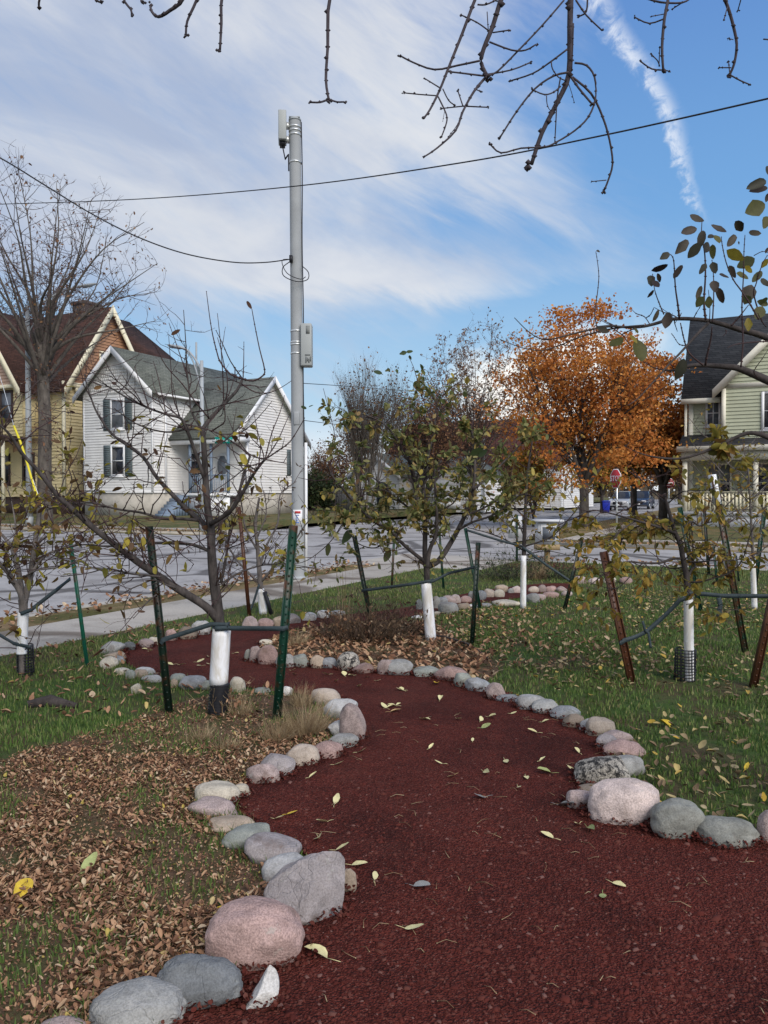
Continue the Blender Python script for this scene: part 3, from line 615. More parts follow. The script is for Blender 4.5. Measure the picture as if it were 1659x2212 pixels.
def stone_mat(k, c):
    m, nt, b = base_mat('stone_'+k.replace(' ', '_'), 0.82, 0.25)
    oi = nt.nodes.new('ShaderNodeObjectInfo'); t = nt.nodes.new('ShaderNodeTexCoord')
    ad = nt.nodes.new('ShaderNodeVectorMath'); ad.operation = 'ADD'; nt.links.new(t.outputs['Object'], ad.inputs[0])
    sc = nt.nodes.new('ShaderNodeVectorMath'); sc.operation = 'SCALE'; sc.inputs[0].default_value = (37, 51, 23); nt.links.new(oi.outputs['Random'], sc.inputs['Scale']); nt.links.new(sc.outputs[0], ad.inputs[1])
    def nz(s, d, r=0.6, dist=0.0):
        n = nt.nodes.new('ShaderNodeTexNoise'); n.inputs['Scale'].default_value = s; n.inputs['Detail'].default_value = d; n.inputs['Roughness'].default_value = r; n.inputs['Distortion'].default_value = dist
        nt.links.new(ad.outputs[0], n.inputs['Vector']); return n.outputs['Fac']
    strong = {'speckled': 1.0, 'pink': .5, 'rose': .5, 'pale pink': .45}.get(k, .3)
    sp1 = ramp(nt, nz(150, 2, 0.7), [(0.36, cmul(c, 1-.62*strong)), (0.5, c), (0.66, cmul(c, 1+.55*strong))])
    big = ramp(nt, nz(9, 6, 0.62, 0.7), [(0.3, (0.66, 0.65, 0.64)), (0.52, (1, 1, 1)), (0.75, (1.2, 1.18, 1.16))])
    col = mixc(nt, 1.0, sp1, big, 'MULTIPLY')
    if k == 'speckled': col = mixc(nt, ramp(nt, nz(28, 5, 0.7), [(0.47, (0, 0, 0)), (0.56, (1, 1, 1))]), col, (0.03, 0.028, 0.027))
    vein = ramp(nt, nz(5, 3, 0.5, 1.6), [(0.485, (0, 0, 0)), (0.5, (1, 1, 1)), (0.515, (0, 0, 0))])
    if k in ('grey', 'blue grey', 'purple grey', 'pale grey', 'rose'): col = mixc(nt, mth(nt, 'MULTIPLY', vein, 0.35), col, cmul(c, 1.55))
    vr = nt.nodes.new('ShaderNodeHueSaturation'); nt.links.new(mth(nt, 'ADD', mth(nt, 'MULTIPLY', oi.outputs['Random'], 0.35), 0.85), vr.inputs['Value']); nt.links.new(col, vr.inputs['Color'])
    nt.links.new(vr.outputs[0], b.inputs['Base Color'])
    soil = ramp(nt, nz(4, 7, 0.7, 0.5), [(0.56, (0, 0, 0)), (0.66, (1, 1, 1))]); col2 = mixc(nt, mth(nt, 'MULTIPLY', soil, 0.5), vr.outputs[0], (0.13, 0.085, 0.062)); nt.links.new(col2, b.inputs['Base Color'])
    lich = ramp(nt, nz(11, 6, 0.7, 0.3), [(0.63, (0, 0, 0)), (0.68, (1, 1, 1))]); col3 = mixc(nt, mth(nt, 'MULTIPLY', lich, 0.35), col2, (0.42, 0.42, 0.36)); nt.links.new(col3, b.inputs['Base Color'])
    vo = nt.nodes.new('ShaderNodeTexVoronoi'); vo.feature = 'DISTANCE_TO_EDGE'; vo.inputs['Scale'].default_value = 7
    dn = nt.nodes.new('ShaderNodeTexNoise'); dn.inputs['Scale'].default_value = 9; nt.links.new(ad.outputs[0], dn.inputs['Vector']); mxv = nt.nodes.new('ShaderNodeMix'); mxv.data_type = 'VECTOR'; mxv.inputs[0].default_value = .25; nt.links.new(ad.outputs[0], mxv.inputs[4]); nt.links.new(dn.outputs['Color'], mxv.inputs[5]); nt.links.new(mxv.outputs[1], vo.inputs['Vector'])
    crk = ramp(nt, vo.outputs['Distance'], [(0.0, (0, 0, 0)), (0.03, (1, 1, 1))])
    hgt = mth(nt, 'ADD', nz(60, 5, 0.65), mth(nt, 'MULTIPLY', nz(14, 4), 2.0)); hgt = mth(nt, 'ADD', hgt, mth(nt, 'MULTIPLY', crk, 0.5 if k in ('dark grey', 'purple grey', 'grey', 'blue grey', 'speckled') else 0.12))
    bump(nt, b, hgt, 0.6, 0.008)
    return m
SM = {k: stone_mat(k, c) for k, c in SC.items()}
import bmesh
def ico(sub):
    bm = bmesh.new(); bmesh.ops.create_icosphere(bm, subdivisions=sub, radius=1.0)
    V = np.array([v.co[:] for v in bm.verts]); Fc = np.array([[v.index for v in f.verts] for f in bm.faces]); bm.free(); return V, Fc
ICO = {s: ico(s) for s in (3, 4, 5)}
def stone_mesh(w, d, h, seed, ang=0.0, sub=3, rough=1.0, lean=0.0, taper=0.0):
    """rounded (ang 0) to broken, facetted (ang 1) boulder; h is the full height, the lower part sits in the soil"""
    V, Fc = ICO[sub]; V = V.copy(); r = np.random.default_rng(seed)
    pw = 0.86+0.14*ang; V = np.sign(V)*np.abs(V)**pw if ang < .5 else V
    o = Vector(r.uniform(-50, 50, 3))
    def nse(fr): return np.array([mnoise.noise(Vector(v)*fr+o) for v in V])
    V *= (1+(0.17+0.10*ang)*nse(1.0)+0.075*rough*nse(2.3)+0.025*rough*nse(6.0))[:, None]
    for _ in range(int(4+11*ang)):
        n = r.normal(size=3); n[2] = n[2]*0.7+0.15; n /= np.linalg.norm(n); lim = r.uniform(0.72, 0.93)-0.20*ang
        s = V@n; ov = np.maximum(s-lim, 0); V -= (ov*(0.45+0.5*ang))[:, None]*n
    if ang > .3: V *= (1+0.02*nse(9))[:, None]
    if ang > .45: V *= (1-0.05*np.abs(nse(2.2))-0.03*np.abs(nse(5.0)))[:, None]
    V[:, 0] += lean*V[:, 2]
    V[:, :2] *= (1-taper*(V[:, 2:3]+1)*.5)
    V -= (V.max(0)+V.min(0))/2; V /= (V.max(0)-V.min(0)); V *= np.array([w, d, h])
    return V, Fc
STONES = []
def stone(fr, box, col, label, ang=0.0, sub=3, name='stone', yaw=0.0, grp=None, bury=0.24, lean=0.0, depth=0.76, taper=0.0):
    x0, y0 = fr(box[0], box[1]); x1, y1 = fr(box[2], box[3]); cx = (x0+x1)/2
    g = G(cx, y1-0.04*(y1-y0)); w0 = (x1-x0)/F*g.y; dep = w0*depth; yc = g.y+dep*0.42
    w = (x1-x0)/F*yc; top = max(0.03, P(cx, y0-0.03*(y1-y0), yc+dep*0.05).z); hgt = top*1.10/(1-bury)
    c = G(cx, y1); x = (cx-CX)/F*yc
    i = len(STONES); V, Fc = stone_mesh(w*1.04, dep, hgt, 100+i*7, ang, sub, 1.0, lean, taper)
    V[:, 2] += hgt*(0.5-bury)
    if yaw: ca, sa = math.cos(yaw), math.sin(yaw); V[:, :2] = V[:, :2]@np.array([[ca, sa], [-sa, ca]])
    me = fast_mesh(name, V, [Fc]); me.materials.append(SM[col]); me.polygons.foreach_set('use_smooth', np.ones(len(me.polygons), bool))
    if ang > .3: me.set_sharp_from_angle(angle=math.radians(22))
    o = link(bpy.data.objects.new(name, me)); o.location = (x, yc, 0); tag(o, label, 'boulder' if w > 0.27 else 'stone', grp)
    STONES.append(o); return o
GL, GR, GI, GP, GF = 'stones edging the left of the path', 'stones edging the right of the path', 'stones edging the island bed', 'stones round the loop of the path', 'stones lining the far path'
stone(A, (372, 1315, 792, 1545), 'grey', 'smooth grey oval boulder at the bottom edge beside the dark cracked one', 0, 5, 'boulder', 0, GL)
stone(A, (150, 1455, 350, 1570), 'rose', 'rosy boulder cut off by the bottom edge, left of the grey oval', 0, 4, 'boulder', 0, GL)
stone(A, (680, 1190, 1052, 1432), 'dark grey', 'dark slate grey boulder with a chipped broken face', .55, 5, 'boulder', 0, GL)
stone(A, (900, 965, 1312, 1262), 'pink', 'big smooth pink granite boulder leaning against the angular one', 0, 5, 'boulder', 0, GL, .2, -.05)
stone(A, (1138, 752, 1340, 880), 'pale grey', 'pale grey rounded stone half hidden behind the angular boulder', .1, 4, 'boulder', 0, GL)
stone(A, (1150, 755, 1502, 1058), 'purple grey', 'big angular grey boulder with flat broken faces and pale veins', 1.0, 5, 'boulder', .3, GL, .15, .12, .8, .3)
stone(A, (1470, 808, 1552, 918), 'tan', 'small tan stone peeping out right behind the angular boulder', .5, 4, 'stone', 0, GL)
stone(A, (1052, 1242, 1217, 1430), 'white', 'small jagged whitish rock lying loose on the red mulch', 1.0, 4, 'stone', .5, None, .1, .3, .7, .72)
stone(A, (1058, 665, 1305, 790), 'purple grey', 'mauve grey flat stone just beyond the big angular boulder', .2, 4, 'stone', 0, GL)
stone(A, (965, 617, 1175, 722), 'grey green', 'greenish grey stone with grass before it, left path edge', .3, 4, 'stone', 0, GL, .24, .15)
stone(A, (903, 582, 1105, 648), 'tan', 'flat tan stone lying low among grass on the left edge', .1, 4, 'stone', 0, GL)
stone(A, (815, 500, 1030, 588), 'rose', 'rosy flat topped stone at the outermost bulge of the left edge', .2, 4, 'stone', 0, GL, .24, -.2)
stone(A, (1005, 432, 1085, 497), 'cream', 'small cream stone tucked behind the larger cream one', .2, 4, 'stone', 0, GL)
stone(A, (845, 430, 1040, 530), 'cream', 'cream speckled rounded stone left of the small cream one', .1, 4, 'stone', 0, GL)
stone(A, (1123, 308, 1282, 405), 'purple grey', 'mauve stone tucked right behind the pink speckled one, left edge', .4, 4, 'stone', 0, GL)
stone(A, (1067, 350, 1215, 435), 'rose', 'rosy speckled stone on left edge in front of a mauve one', .1, 4, 'stone', 0, GL)
stone(A, (1240, 266, 1388, 360), 'beige', 'beige rounded stone left of a pink one, below the dry grass', .1, 4, 'stone', 0, GL)
stone(A, (1358, 248, 1490, 325), 'pink', 'pink stone on the left edge right of a beige one', .2, 4, 'stone', 0, GL)
stone(A, (1425, 215, 1560, 278), 'grey', 'flat grey stone underneath the pale angular one, left edge', .3, 4, 'stone', 0, GL)
stone(A, (1475, 95, 1592, 250), 'rose', 'tall rosy boulder at the tip where the left bed meets the path', .2, 4, 'boulder', 0, GL)
stone(A, (1430, 155, 1562, 240), 'pale grey', 'pale grey stone with angled top before the tall rosy boulder', .6, 4, 'stone', 0, GL)
stone(A, (1408, 68, 1555, 155), 'pale grey', 'whitish weathered stone behind the straw tuft at the bed tip', .4, 4, 'stone', 0, GL)
stone(A, (1355, 15, 1485, 90), 'beige', 'beige domed stone farthest back at the tip of the left bed', 0, 4, 'stone', 0, GL)
# far rim of the loop, left to right
for bx, c, lb, a in (((78, 372, 285, 472), 'grey', 'big grey rock at the leftmost bend of the path loop', .4), ((250, 372, 375, 447), 'dark grey', 'dark grey rounded rock right of the big grey one at the loop bend', .2),
    ((480, 335, 580, 402), 'cream', 'cream stone behind the slim green stake on the loop rim', .3), ((398, 350, 520, 424), 'rose', 'dusky rose stone on the loop rim left of a cream one', .2),
    ((620, 272, 715, 368), 'pink', 'pink stone beside the dark green post on the loop rim', .1), ((715, 252, 880, 358), 'brown', 'brownish rock under the slack tie strap on the loop rim', .2),
    ((832, 208, 990, 322), 'pale grey', 'pale grey egg shaped stone next to the white wrapped trunk', 0)):
    stone(D_, bx, c, lb, a, 4, 'stone', 0, GP)
for bx, c, lb, a in (((105, 452, 300, 512), 'tan', 'flat pale tan stone topping the left end of the loop', .5), ((190, 485, 295, 547), 'blue grey', 'bluish stone squeezed beside a cream block at the loop end', .3),
    ((85, 497, 225, 592), 'cream', 'cream angular block at the left end of the loop', .6), ((200, 585, 330, 640), 'cream', 'cream stone half sunk in grass below the loop end', .4), ((365, 575, 530, 652), 'pale grey', 'light grey stone with a dark band on the near loop rim', .4),
    ((350, 598, 480, 664), 'tan', 'peach coloured stone in front of the light grey one, loop rim', .3), ((290, 600, 370, 672), 'grey green', 'mossy grey stone beside the peach one on the loop rim', .2),
    ((425, 640, 590, 707), 'grey', 'low grey stone just left of the dark green post foot', .3), ((655, 633, 790, 707), 'grey green', 'greenish stone just right of the dark green post', .2), ((660, 675, 720, 747), 'tan', 'narrow tan stone against the dark green post', .3),
    ((735, 655, 960, 767), 'blue grey', 'large bluish grey stone left of the white tree guard', .3), ((905, 690, 1030, 767), 'grey green', 'grey green stone touching the white tree guard', .3),
    ((1145, 668, 1272, 787), 'cream', 'cream rounded stone right of the ribbed black pipe', .1), ((1330, 745, 1480, 792), 'grey green', 'low greenish stone behind the straw, right of the cream one', .2),
    ((1570, 740, 1659, 812), 'white', 'whitish stone just right of the bright green post', .2), ((335, 715, 420, 802), 'cream', 'cream stone standing alone in the grass outside the loop', .6)):
    stone(D_, bx, c, lb, a, 4, 'stone', 0, GP)
for bx, c, lb, a in (((0, 275, 132, 388), 'rose', 'rosy wedge shaped rock just right of the white wrapped trunk', .6), ((132, 285, 262, 372), 'pink', 'pink stone right of the rosy wedge on the far rim', .1),
    ((255, 270, 335, 357), 'tan', 'tan stone half behind the bright green post, far rim', .1), ((330, 248, 482, 332), 'purple grey', 'mauve slanting stone right of the bright green post', .4),
    ((495, 235, 615, 307), 'pale grey', 'pale stone with dark streaks on the far rim', .5), ((620, 220, 720, 287), 'white', 'whitish stone left of the dry plants', .3), ((725, 218, 850, 262), 'pale grey', 'low pale grey stone running into the dry plants', .2)):
    stone(B, bx, c, lb, a, 4, 'stone', 0, GP)
# island bed and on along the right edge
for bx, c, lb, a in (((145, 455, 250, 507), 'cream', 'cream mossy stone on top of the island tip', .1), ((20, 540, 78, 642), 'olive grey', 'dark mossy stone at the very tip of the island bed', .1), ((60, 520, 175, 652), 'rose', 'rosy stone left of the round pink one at the island tip', .1),
    ((130, 512, 300, 668), 'pink', 'round pink stone at the island tip behind the green post', 0), ((275, 600, 360, 692), 'grey', 'grey stone hidden by the bright green post, island edge', .1), ((350, 583, 425, 692), 'grey', 'narrow grey stone just right of the bright green post', .2),
    ((398, 583, 548, 692), 'grey green', 'grey green blocky stone on the island edge', .4), ((562, 590, 678, 700), 'tan', 'tan stone between two grey ones on the island edge', .3), ((658, 607, 778, 699), 'blue grey', 'smooth bluish stone left of the big round tan one', 0),
    ((778, 570, 965, 724), 'speckled', 'big round lichen speckled stone on the island edge', 0), ((905, 655, 1080, 742), 'pink', 'flat pink slanted stone right of the round speckled one', .4), ((1110, 628, 1260, 752), 'rose', 'rosy stone tucked behind the large smooth grey one', .2),
    ((1175, 630, 1402, 759), 'grey', 'large smooth grey stone with a hollow top on the island edge', .05), ((1405, 680, 1640, 769), 'grey green', 'long low greenish stone right of the large smooth grey', .3)):
    stone(B, bx, c, lb, a, 4, 'stone', 0, GI)
for bx, c, lb, a, s in (((18, 128, 230, 230), 'pink', 'long pink sloping stone where a big yellow leaf lies', .4, 4), ((147, 172, 262, 267), 'grey green', 'greenish rounded stone right of the long pink one', .1, 4), ((222, 202, 382, 297), 'blue grey', 'bluish angular stone with grass at its foot', .4, 4),
    ((358, 240, 485, 348), 'rose', 'reddish brown pointed stone on the right edge', .5, 4), ((415, 310, 590, 363), 'blue grey', 'long flat bluish stone lying like a step', .2, 4), ((555, 315, 742, 418), 'pale grey', 'pale bluish domed stone left of a darker grey one', .1, 4),
    ((660, 350, 835, 443), 'grey', 'mid grey stone with a ridge, after the pale domed one', .4, 4), ((782, 382, 975, 480), 'blue grey', 'bluish angular stone with slanted facets, right edge', .7, 4), ((862, 440, 1000, 532), 'brown', 'dull brown stone sunk beside the slanted bluish one', .3, 4),
    ((975, 470, 1100, 562), 'pale grey', 'pale stone mostly hidden behind the beige pink one', .2, 4), ((1015, 465, 1205, 594), 'beige', 'beige stone with a curled brown leaf in front', .1, 4), ((1135, 545, 1320, 642), 'rose', 'rosy flat topped stone at the back of the pink pair', .4, 4),
    ((1085, 578, 1230, 682), 'purple grey', 'mauve sloping stone left of the pink pair', .4, 4), ((1130, 612, 1397, 738), 'pink', 'wide pink stone with a ridged top on the right edge', .4, 4), ((1150, 715, 1405, 855), 'grey', 'grey slab behind the black and white speckled rock', .3, 4),
    ((945, 730, 1285, 930), 'speckled', 'black and white speckled angular rock on the right edge', .7, 5), ((955, 900, 1130, 985), 'brown', 'brown stone squeezed behind the largest pale boulder', .1, 4), ((890, 935, 1095, 1072), 'rose', 'grey pink wedge stone left of the largest pale boulder', .3, 4)):
    stone(C_, bx, c, lb, a, s, 'stone', 0, GR)
stone(C_, (1035, 887, 1500, 1185), 'pale pink', 'largest smooth pale pink boulder on the right edge of the path', 0, 5, 'boulder', 0, GR, .2)
stone(A2, (1162, 505, 1397, 675), 'olive grey', 'round olive grey boulder right of the largest pale pink one', 0, 5, 'boulder', 0, GR, .2)
stone(A2, (1372, 573, 1632, 708), 'olive grey', 'flatter olive grey boulder second from the right picture edge', 0, 5, 'boulder', 0, GR, .2)
stone(A2, (1632, 545, 1760, 695), 'rose', 'rosy boulder cut off by the right picture edge', 0, 4, 'boulder', 0, GR, .2)
# far double row
for bx, c, lb, a in (((90, 385, 150, 482), 'dark grey', 'dark stone left of the middle white guard, far path', .1), ((235, 360, 320, 472), 'grey', 'grey rounded stone right of the middle white guard', 0), ((280, 365, 390, 442), 'blue grey', 'bluish stone behind the grey rounded one, far path', .3),
    ((335, 350, 465, 427), 'rose', 'rosy stone third from the middle white guard, far path', .2), ((405, 342, 510, 422), 'pale pink', 'pinkish white stone with a bright top, far path', .2), ((495, 350, 610, 412), 'pink', 'pink stone left of the dark thin post, far path', .1),
    ((580, 310, 640, 377), 'grey', 'small grey stone left of the dark thin post, back row', .1), ((650, 305, 750, 392), 'blue grey', 'mottled bluish stone right of the dark thin post', .1), ((715, 288, 830, 367), 'beige', 'beige stone between bluish and whitish ones, back row', .2),
    ((830, 250, 950, 322), 'tan', 'tan stone set highest in the far back row', .1), ((810, 292, 920, 367), 'cream', 'cream rounded stone below the highest tan one', .1), ((950, 280, 1010, 327), 'grey', 'small grey stone right of the highest tan one', .1),
    ((985, 260, 1075, 327), 'pale pink', 'whitish pink stone left of the split white guard', .2), ((1140, 262, 1240, 322), 'beige', 'beige stone right of the split white guard, back row', .1), ((1225, 248, 1305, 317), 'rose', 'rosy round stone in the back row, second right of the split guard', .1),
    ((1300, 258, 1405, 312), 'pink', 'pink low stone in the back row, third right of the split guard', .2), ((1400, 260, 1500, 317), 'rose', 'rosy stone in the back row beside the leaning dark post', .3)):
    stone(E, bx, c, lb, a, 3, 'stone', 0, GF)
for bx, c, lb, a in (((300, 418, 490, 522), 'grey', 'large grey humped stone on the near side of the far path', .2), ((480, 420, 600, 482), 'brown', 'reddish brown low stone right of the humped grey one', .3), ((570, 430, 680, 472), 'white', 'flat white stone behind the dark thin post foot', .3),
    ((695, 418, 800, 457), 'blue grey', 'bluish low stone right of the slanting green stake', .2), ((812, 388, 1060, 452), 'cream', 'long cream stone left of the split white guard', .2), ((1120, 330, 1250, 414), 'grey', 'grey stone directly right of the split white guard', .1),
    ((1200, 335, 1305, 392), 'rose', 'mauve pink stone second right of the split guard, near row', .1), ((1270, 310, 1430, 367), 'pink', 'long pink stone third right of the split guard, near row', .2), ((1450, 305, 1550, 352), 'pale pink', 'pale pink stone by the foot of the leaning dark post', .1),
    ((50, 530, 160, 572), 'white', 'low white stone left of the middle white guard', .4), ((250, 495, 320, 532), 'cream', 'small cream stone right of the middle white guard foot', .4)):
    stone(E, bx, c, lb, a, 3, 'stone', 0, GF)
for bx, c, lb in (((1237, 1246, 1268, 1262), 'rose', 'rosy far stone just right of the leaning dark post'), ((1272, 1249, 1300, 1263), 'pale pink', 'pale far stone among hanging yellow leaves, middle of three'), ((1304, 1246, 1332, 1260), 'cream', 'cream far stone beside the top of the rusty post'), ((1340, 1248, 1368, 1262), 'pink', 'pink far stone at the right end of the far rows')):
    stone(DD, bx, c, lb, .1, 3, 'stone', 0, GF)
# grass and mulch gathered round the feet of the stones
bx_, by_, mx_, my_ = [], [], [], []
for o in STONES:
    if o.location.y > 9: continue
    dm = o.dimensions; n = int(90*max(dm.x, .12)/.25); a_ = rng.uniform(0, 6.283, n); k_ = rng.uniform(.86, 1.22, n)
    x_, y_ = o.location.x+np.cos(a_)*dm.x*.5*k_, o.location.y+np.sin(a_)*dm.y*.5*k_; ip = inside(PATH, x_, y_)
    bx_.append(x_[~ip]); by_.append(y_[~ip]); mx_.append(np.repeat(x_[ip], 3)+rng.normal(0, .012, ip.sum()*3)); my_.append(np.repeat(y_[ip], 3)+rng.normal(0, .012, ip.sum()*3))
X, Y = np.concatenate(bx_), np.concatenate(by_); k = rng.uniform(0, 1, len(X)) < .55; X, Y = X[k], Y[k]
tag(blades('grass', X, Y, rng.uniform(.02, .075, len(X)), np.full(len(X), .005), M['grass'], 0.0, .7), kind='stuff')
X, Y = np.concatenate(mx_), np.concatenate(my_)
tag(litter('mulch_gravel', X, Y, 0.016, M['chip'], 0.012, 0.5, (.5, .9), .3, .03), kind='stuff')
# ------------------------------------------------------------------ steel fence posts staking the young trees
def t_post(top, bot, mat, label, wpx=None, studs=True, sleeve=0.0, name='stake_post', dlean=0.0):
    b = G(*bot); t = P(top[0], top[1], b.y+dlean); ax = (t-b).normalized(); L = (t-b).length
    ex = Vector((1, 0.25, 0)); ex = (ex-ax*ex.dot(ax)).normalized(); ey = ax.cross(ex); b0 = b-ax*0.12
    w = 0.024 if wpx is None else wpx/F*b.y/2
    mb = MB(); tt = max(0.005, w*0.26)
    mb.obox(b0, ex, ey, ax, -w, w, -tt/2, tt/2, 0, L+0.12)                       # flange
    mb.obox(b0, ex, ey, ax, -tt/2, tt/2, tt/2, w*1.5, 0, L+0.118)                # stem
    mb.obox(b0, ex, ey, ax, -w, -w+tt, -w*.45, -tt/2, 0, L+0.116); mb.obox(b0, ex, ey, ax, w-tt, w, -w*.45, -tt/2, 0, L+0.116)
    if studs:
        k = 0.16
        while k < L+0.08:
            mb.obox(b0, ex, ey, ax, -tt*.8, tt*.8, -tt/2-w*.22, -tt/2, k, k+0.012); k += 0.055
    o = mb.build(name, mat, None, b); tag(o, label, 'fence post', 'steel posts staking the young trees')
    if sleeve:
        s = MB(); s.obox(b, ex, ey, ax, -w*.72, w*.72, -w*.4, w*1.55, L-sleeve, L+0.004); s.build('paint_band', M['white_guard'], o)
    return b, t
p1 = t_post((322, 1137), (366, 1541), M['dark_post'], 'dark green post leaning left of the nearest white wrapped trunk', 17)
p2 = t_post((634, 1135), (597, 1555), M['green_post'], 'bright dark green post leaning right, nearest the path', 19)
p3 = t_post((151, 1162), (189, 1440), M['teal_post'], 'slim teal green stake on the grass near the sidewalk', 8, False)
p4 = t_post((765, 1157), (808, 1374), M['dark_post'], 'dark leaning post rising out of the dry plants', 10)
p5 = t_post((1033, 1172), (1019, 1395), M['dark_post'], 'near black post on the grass right of the middle white guard', 10)
p6 = t_post((851, 1165), (846, 1272), M['fade_post'], 'thin faded green stake behind the leafy middle tree, left', 5, False)
p7 = t_post((949, 1150), (958, 1272), M['green_post'], 'thin green stake behind the leafy middle tree, right', 5, False)
p8 = t_post((1005, 1141), (1037, 1316), M['green_post'], 'green stake slanting behind the near black post', 7, False)
p9 = t_post((1303, 1192), (1364, 1473), M['rust_post'], 'rusty brown post leaning left in the right lawn', 18)
p10 = t_post((1700, 1150), (1627, 1484), M['rust_post'], 'rusty post leaning right at the right picture edge', 17)
p11 = t_post((1468, 1096), (1513, 1322), M['green_post'], 'green post slanting behind the tree with white wrap', 10)
p12 = t_post((1652, 1098), (1628, 1285), M['green_post'], 'green post near the right edge slanting toward the street', 9)
p13 = t_post((1521, 1096), (1531, 1242), M['dark_post'], 'thin dark post in front of the porch on the far grass', 6, False)
p14 = t_post((516, 1095), (539, 1333), M['rust_post'], 'thin rusty post left of the small bare tree by the sidewalk', 8, False)
p15 = t_post((1257, 1164), (1219, 1316), M['dark_post'], 'dark post leaning right beyond the hanging yellow leaves', 8)
p16 = t_post((1541, 1026), (1610, 1409), M['fade_post'], 'tall green post with a white painted top, leaning left', 14, True, 0.30)
p17 = t_post((1541, 1180), (1549, 1258), M['green_post'], 'short thin green stake far on the right lawn', 5, False)
p18 = t_post((1590, 1200), (1596, 1255), M['dark_post'], 'short dark stake farthest right near the street', 4, False)
# ------------------------------------------------------------------ trunk guards, sleeves, ties
Y1 = G(472, 1541).y; Y3 = G(47, 1461).y
def guard(top, bot, wpx, label, mat='white_guard', ribs=0.0, split=None, taper=1.0, name='tree_guard', n=18, z0=None, cat='tree guard', grp='white guards on the young trunks', Yb=None):
    b = G(*bot) if Yb is None else P(bot[0], bot[1], Yb); t = P(top[0], top[1], b.y); r = wpx/2/F*b.y
    mb = MB(); k = 40 if ribs else 8; P_ = [b.lerp(t, i/k) for i in range(k+1)]
    R = [r*(1+(taper-1)*i/k)*(1+(ribs if (ribs and i % 2) else 0)) for i in range(k+1)]
    mb.tube(P_, R, n)
    o = mb.build(name, M[mat], None, b, smooth=not ribs); tag(o, label, cat, grp); return b, t, r
g1 = guard((479, 1357), (472, 1478), 40, 'wide smooth white guard on the nearest trunk', taper=1.0, Yb=Y1)
mb = MB(); b = G(470, 1541); t = P(475, 1474, b.y); r = 19.5/F*b.y
mb.tube([b.lerp(t, i/22) for i in range(23)], [r*(1.13 if i % 2 else .90) for i in range(23)], 18)
tag(mb.build('drain_pipe_sleeve', M['black_plastic'], None, b), 'ribbed black pipe sleeve round the foot of the nearest tree', 'tree sleeve')
g2 = guard((920, 1256), (931, 1384), 24, 'smooth white guard on the leafy middle tree', taper=.95)
g3 = guard((50, 1323), (47, 1412), 22, 'white wrap on the leftmost trunk above black netting', ribs=.02, Yb=Y3)
g4 = guard((563, 1272), (569, 1326), 18, 'short white guard on the small bare tree by the sidewalk', taper=.8)
g5 = guard((1131, 1200), (1130, 1316), 13, 'narrow white guard split at its foot, near the far path', taper=.9)
g6 = guard((1487, 1284), (1489, 1471), 20, 'ribbed white guard with an open slit on the right tree', ribs=.05)
g7 = guard((1626, 1212), (1630, 1318), 12, 'pale guard on a thin trunk at the right edge', taper=.9)
g8 = guard((1561, 1168), (1569, 1248), 8, 'thin distant white guard behind the white topped post', taper=.9)
mb = MB(); b = G(1484, 1474); r = 20.5/2/F*b.y                       # the slit of the ribbed guard: bark showing
mb.tube([Vector((b.x-0.009, b.y-r*1.0, 0.0)), Vector((b.x-0.012, b.y-r*1.02, 0.40)), Vector((b.x-0.006, b.y-r*.98, 0.62))], [0.009, 0.012, 0.004], 6)
def netting(c, r, h, label, n=16, m=11):
    mb = MB(); c = Vector(c)
    for i in range(m):
        z = 0.01+h*i/(m-1); mb.tube([c+Vector((r*(1+.06*math.sin(3*a+i))*math.cos(a), r*(1+.06*math.sin(3*a+i))*math.sin(a), z)) for a in np.linspace(0, 2*math.pi, n+1)], 0.0042, 4, 0, False)
    for j in range(n):
        a = 2*math.pi*j/n; mb.tube([c+Vector((r*(1+.06*math.sin(3*a+z*9))*math.cos(a), r*(1+.06*math.sin(3*a+z*9))*math.sin(a), z)) for z in np.linspace(0, h+.01, 8)], 0.0042, 4)
    return tag(mb.build('mesh_guard', M['black_plastic'], None, c), label, 'mesh guard', 'black netting guards')
c = G(49, 1461); netting((c.x, c.y+.05, 0), 0.068, 0.26, 'black plastic netting round the foot of the leftmost tree')
c = G(1487, 1472); netting((c.x-0.012, c.y+.045, 0), 0.085, 0.26, 'black plastic netting round the foot of the right tree')
def strap(pts3, w, label, name='tie_strap', sag=0.0):
    """a flat webbing band with its long side upright"""
    mb = MB(); P3 = []
    for a, b2 in zip(pts3[:-1], pts3[1:]):
        for i in range(6): 
            t = i/6; P3.append(a.lerp(b2, t)-Vector((0, 0, sag*4*t*(1-t))))
    P3.append(pts3[-1]); V = []
    for i, p in enumerate(P3):
        d = (P3[min(i+1, len(P3)-1)]-P3[max(i-1, 0)]).normalized(); s = Vector((0, 0, 1)).cross(d); s = s.normalized()*0.0022 if s.length > 1e-3 else Vector((.002, 0, 0)); u = d.cross(s).normalized()*w/2
        u = u if u.z > 0 else -u; tw = 0.15*math.sin(i*1.1)
        u = u+s.normalized()*w/2*tw
        V += [p-s-u, p+s-u, p+s+u, p-s+u]
    k = len(P3); mb.add(V, [(i*4+j, i*4+(j+1) % 4, (i+1)*4+(j+1) % 4, (i+1)*4+j) for i in range(k-1) for j in range(4)]+[(0, 3, 2, 1), (k*4-4, k*4-3, k*4-2, k*4-1)])
    return tag(mb.build(name, M['strap'], None, P3[0]), label, 'tie strap', 'webbing straps tying trees to posts')
Y1 = G(472, 1541).y
strap([P(347, 1391, p1[0].y-.03), P(352, 1382, p1[0].y-.04), P(455, 1349, Y1-.06), P(492, 1350, Y1-.075), P(496, 1347, Y1+.0)], 0.034, 'dark strap sloping from the dark green post to the nearest trunk')
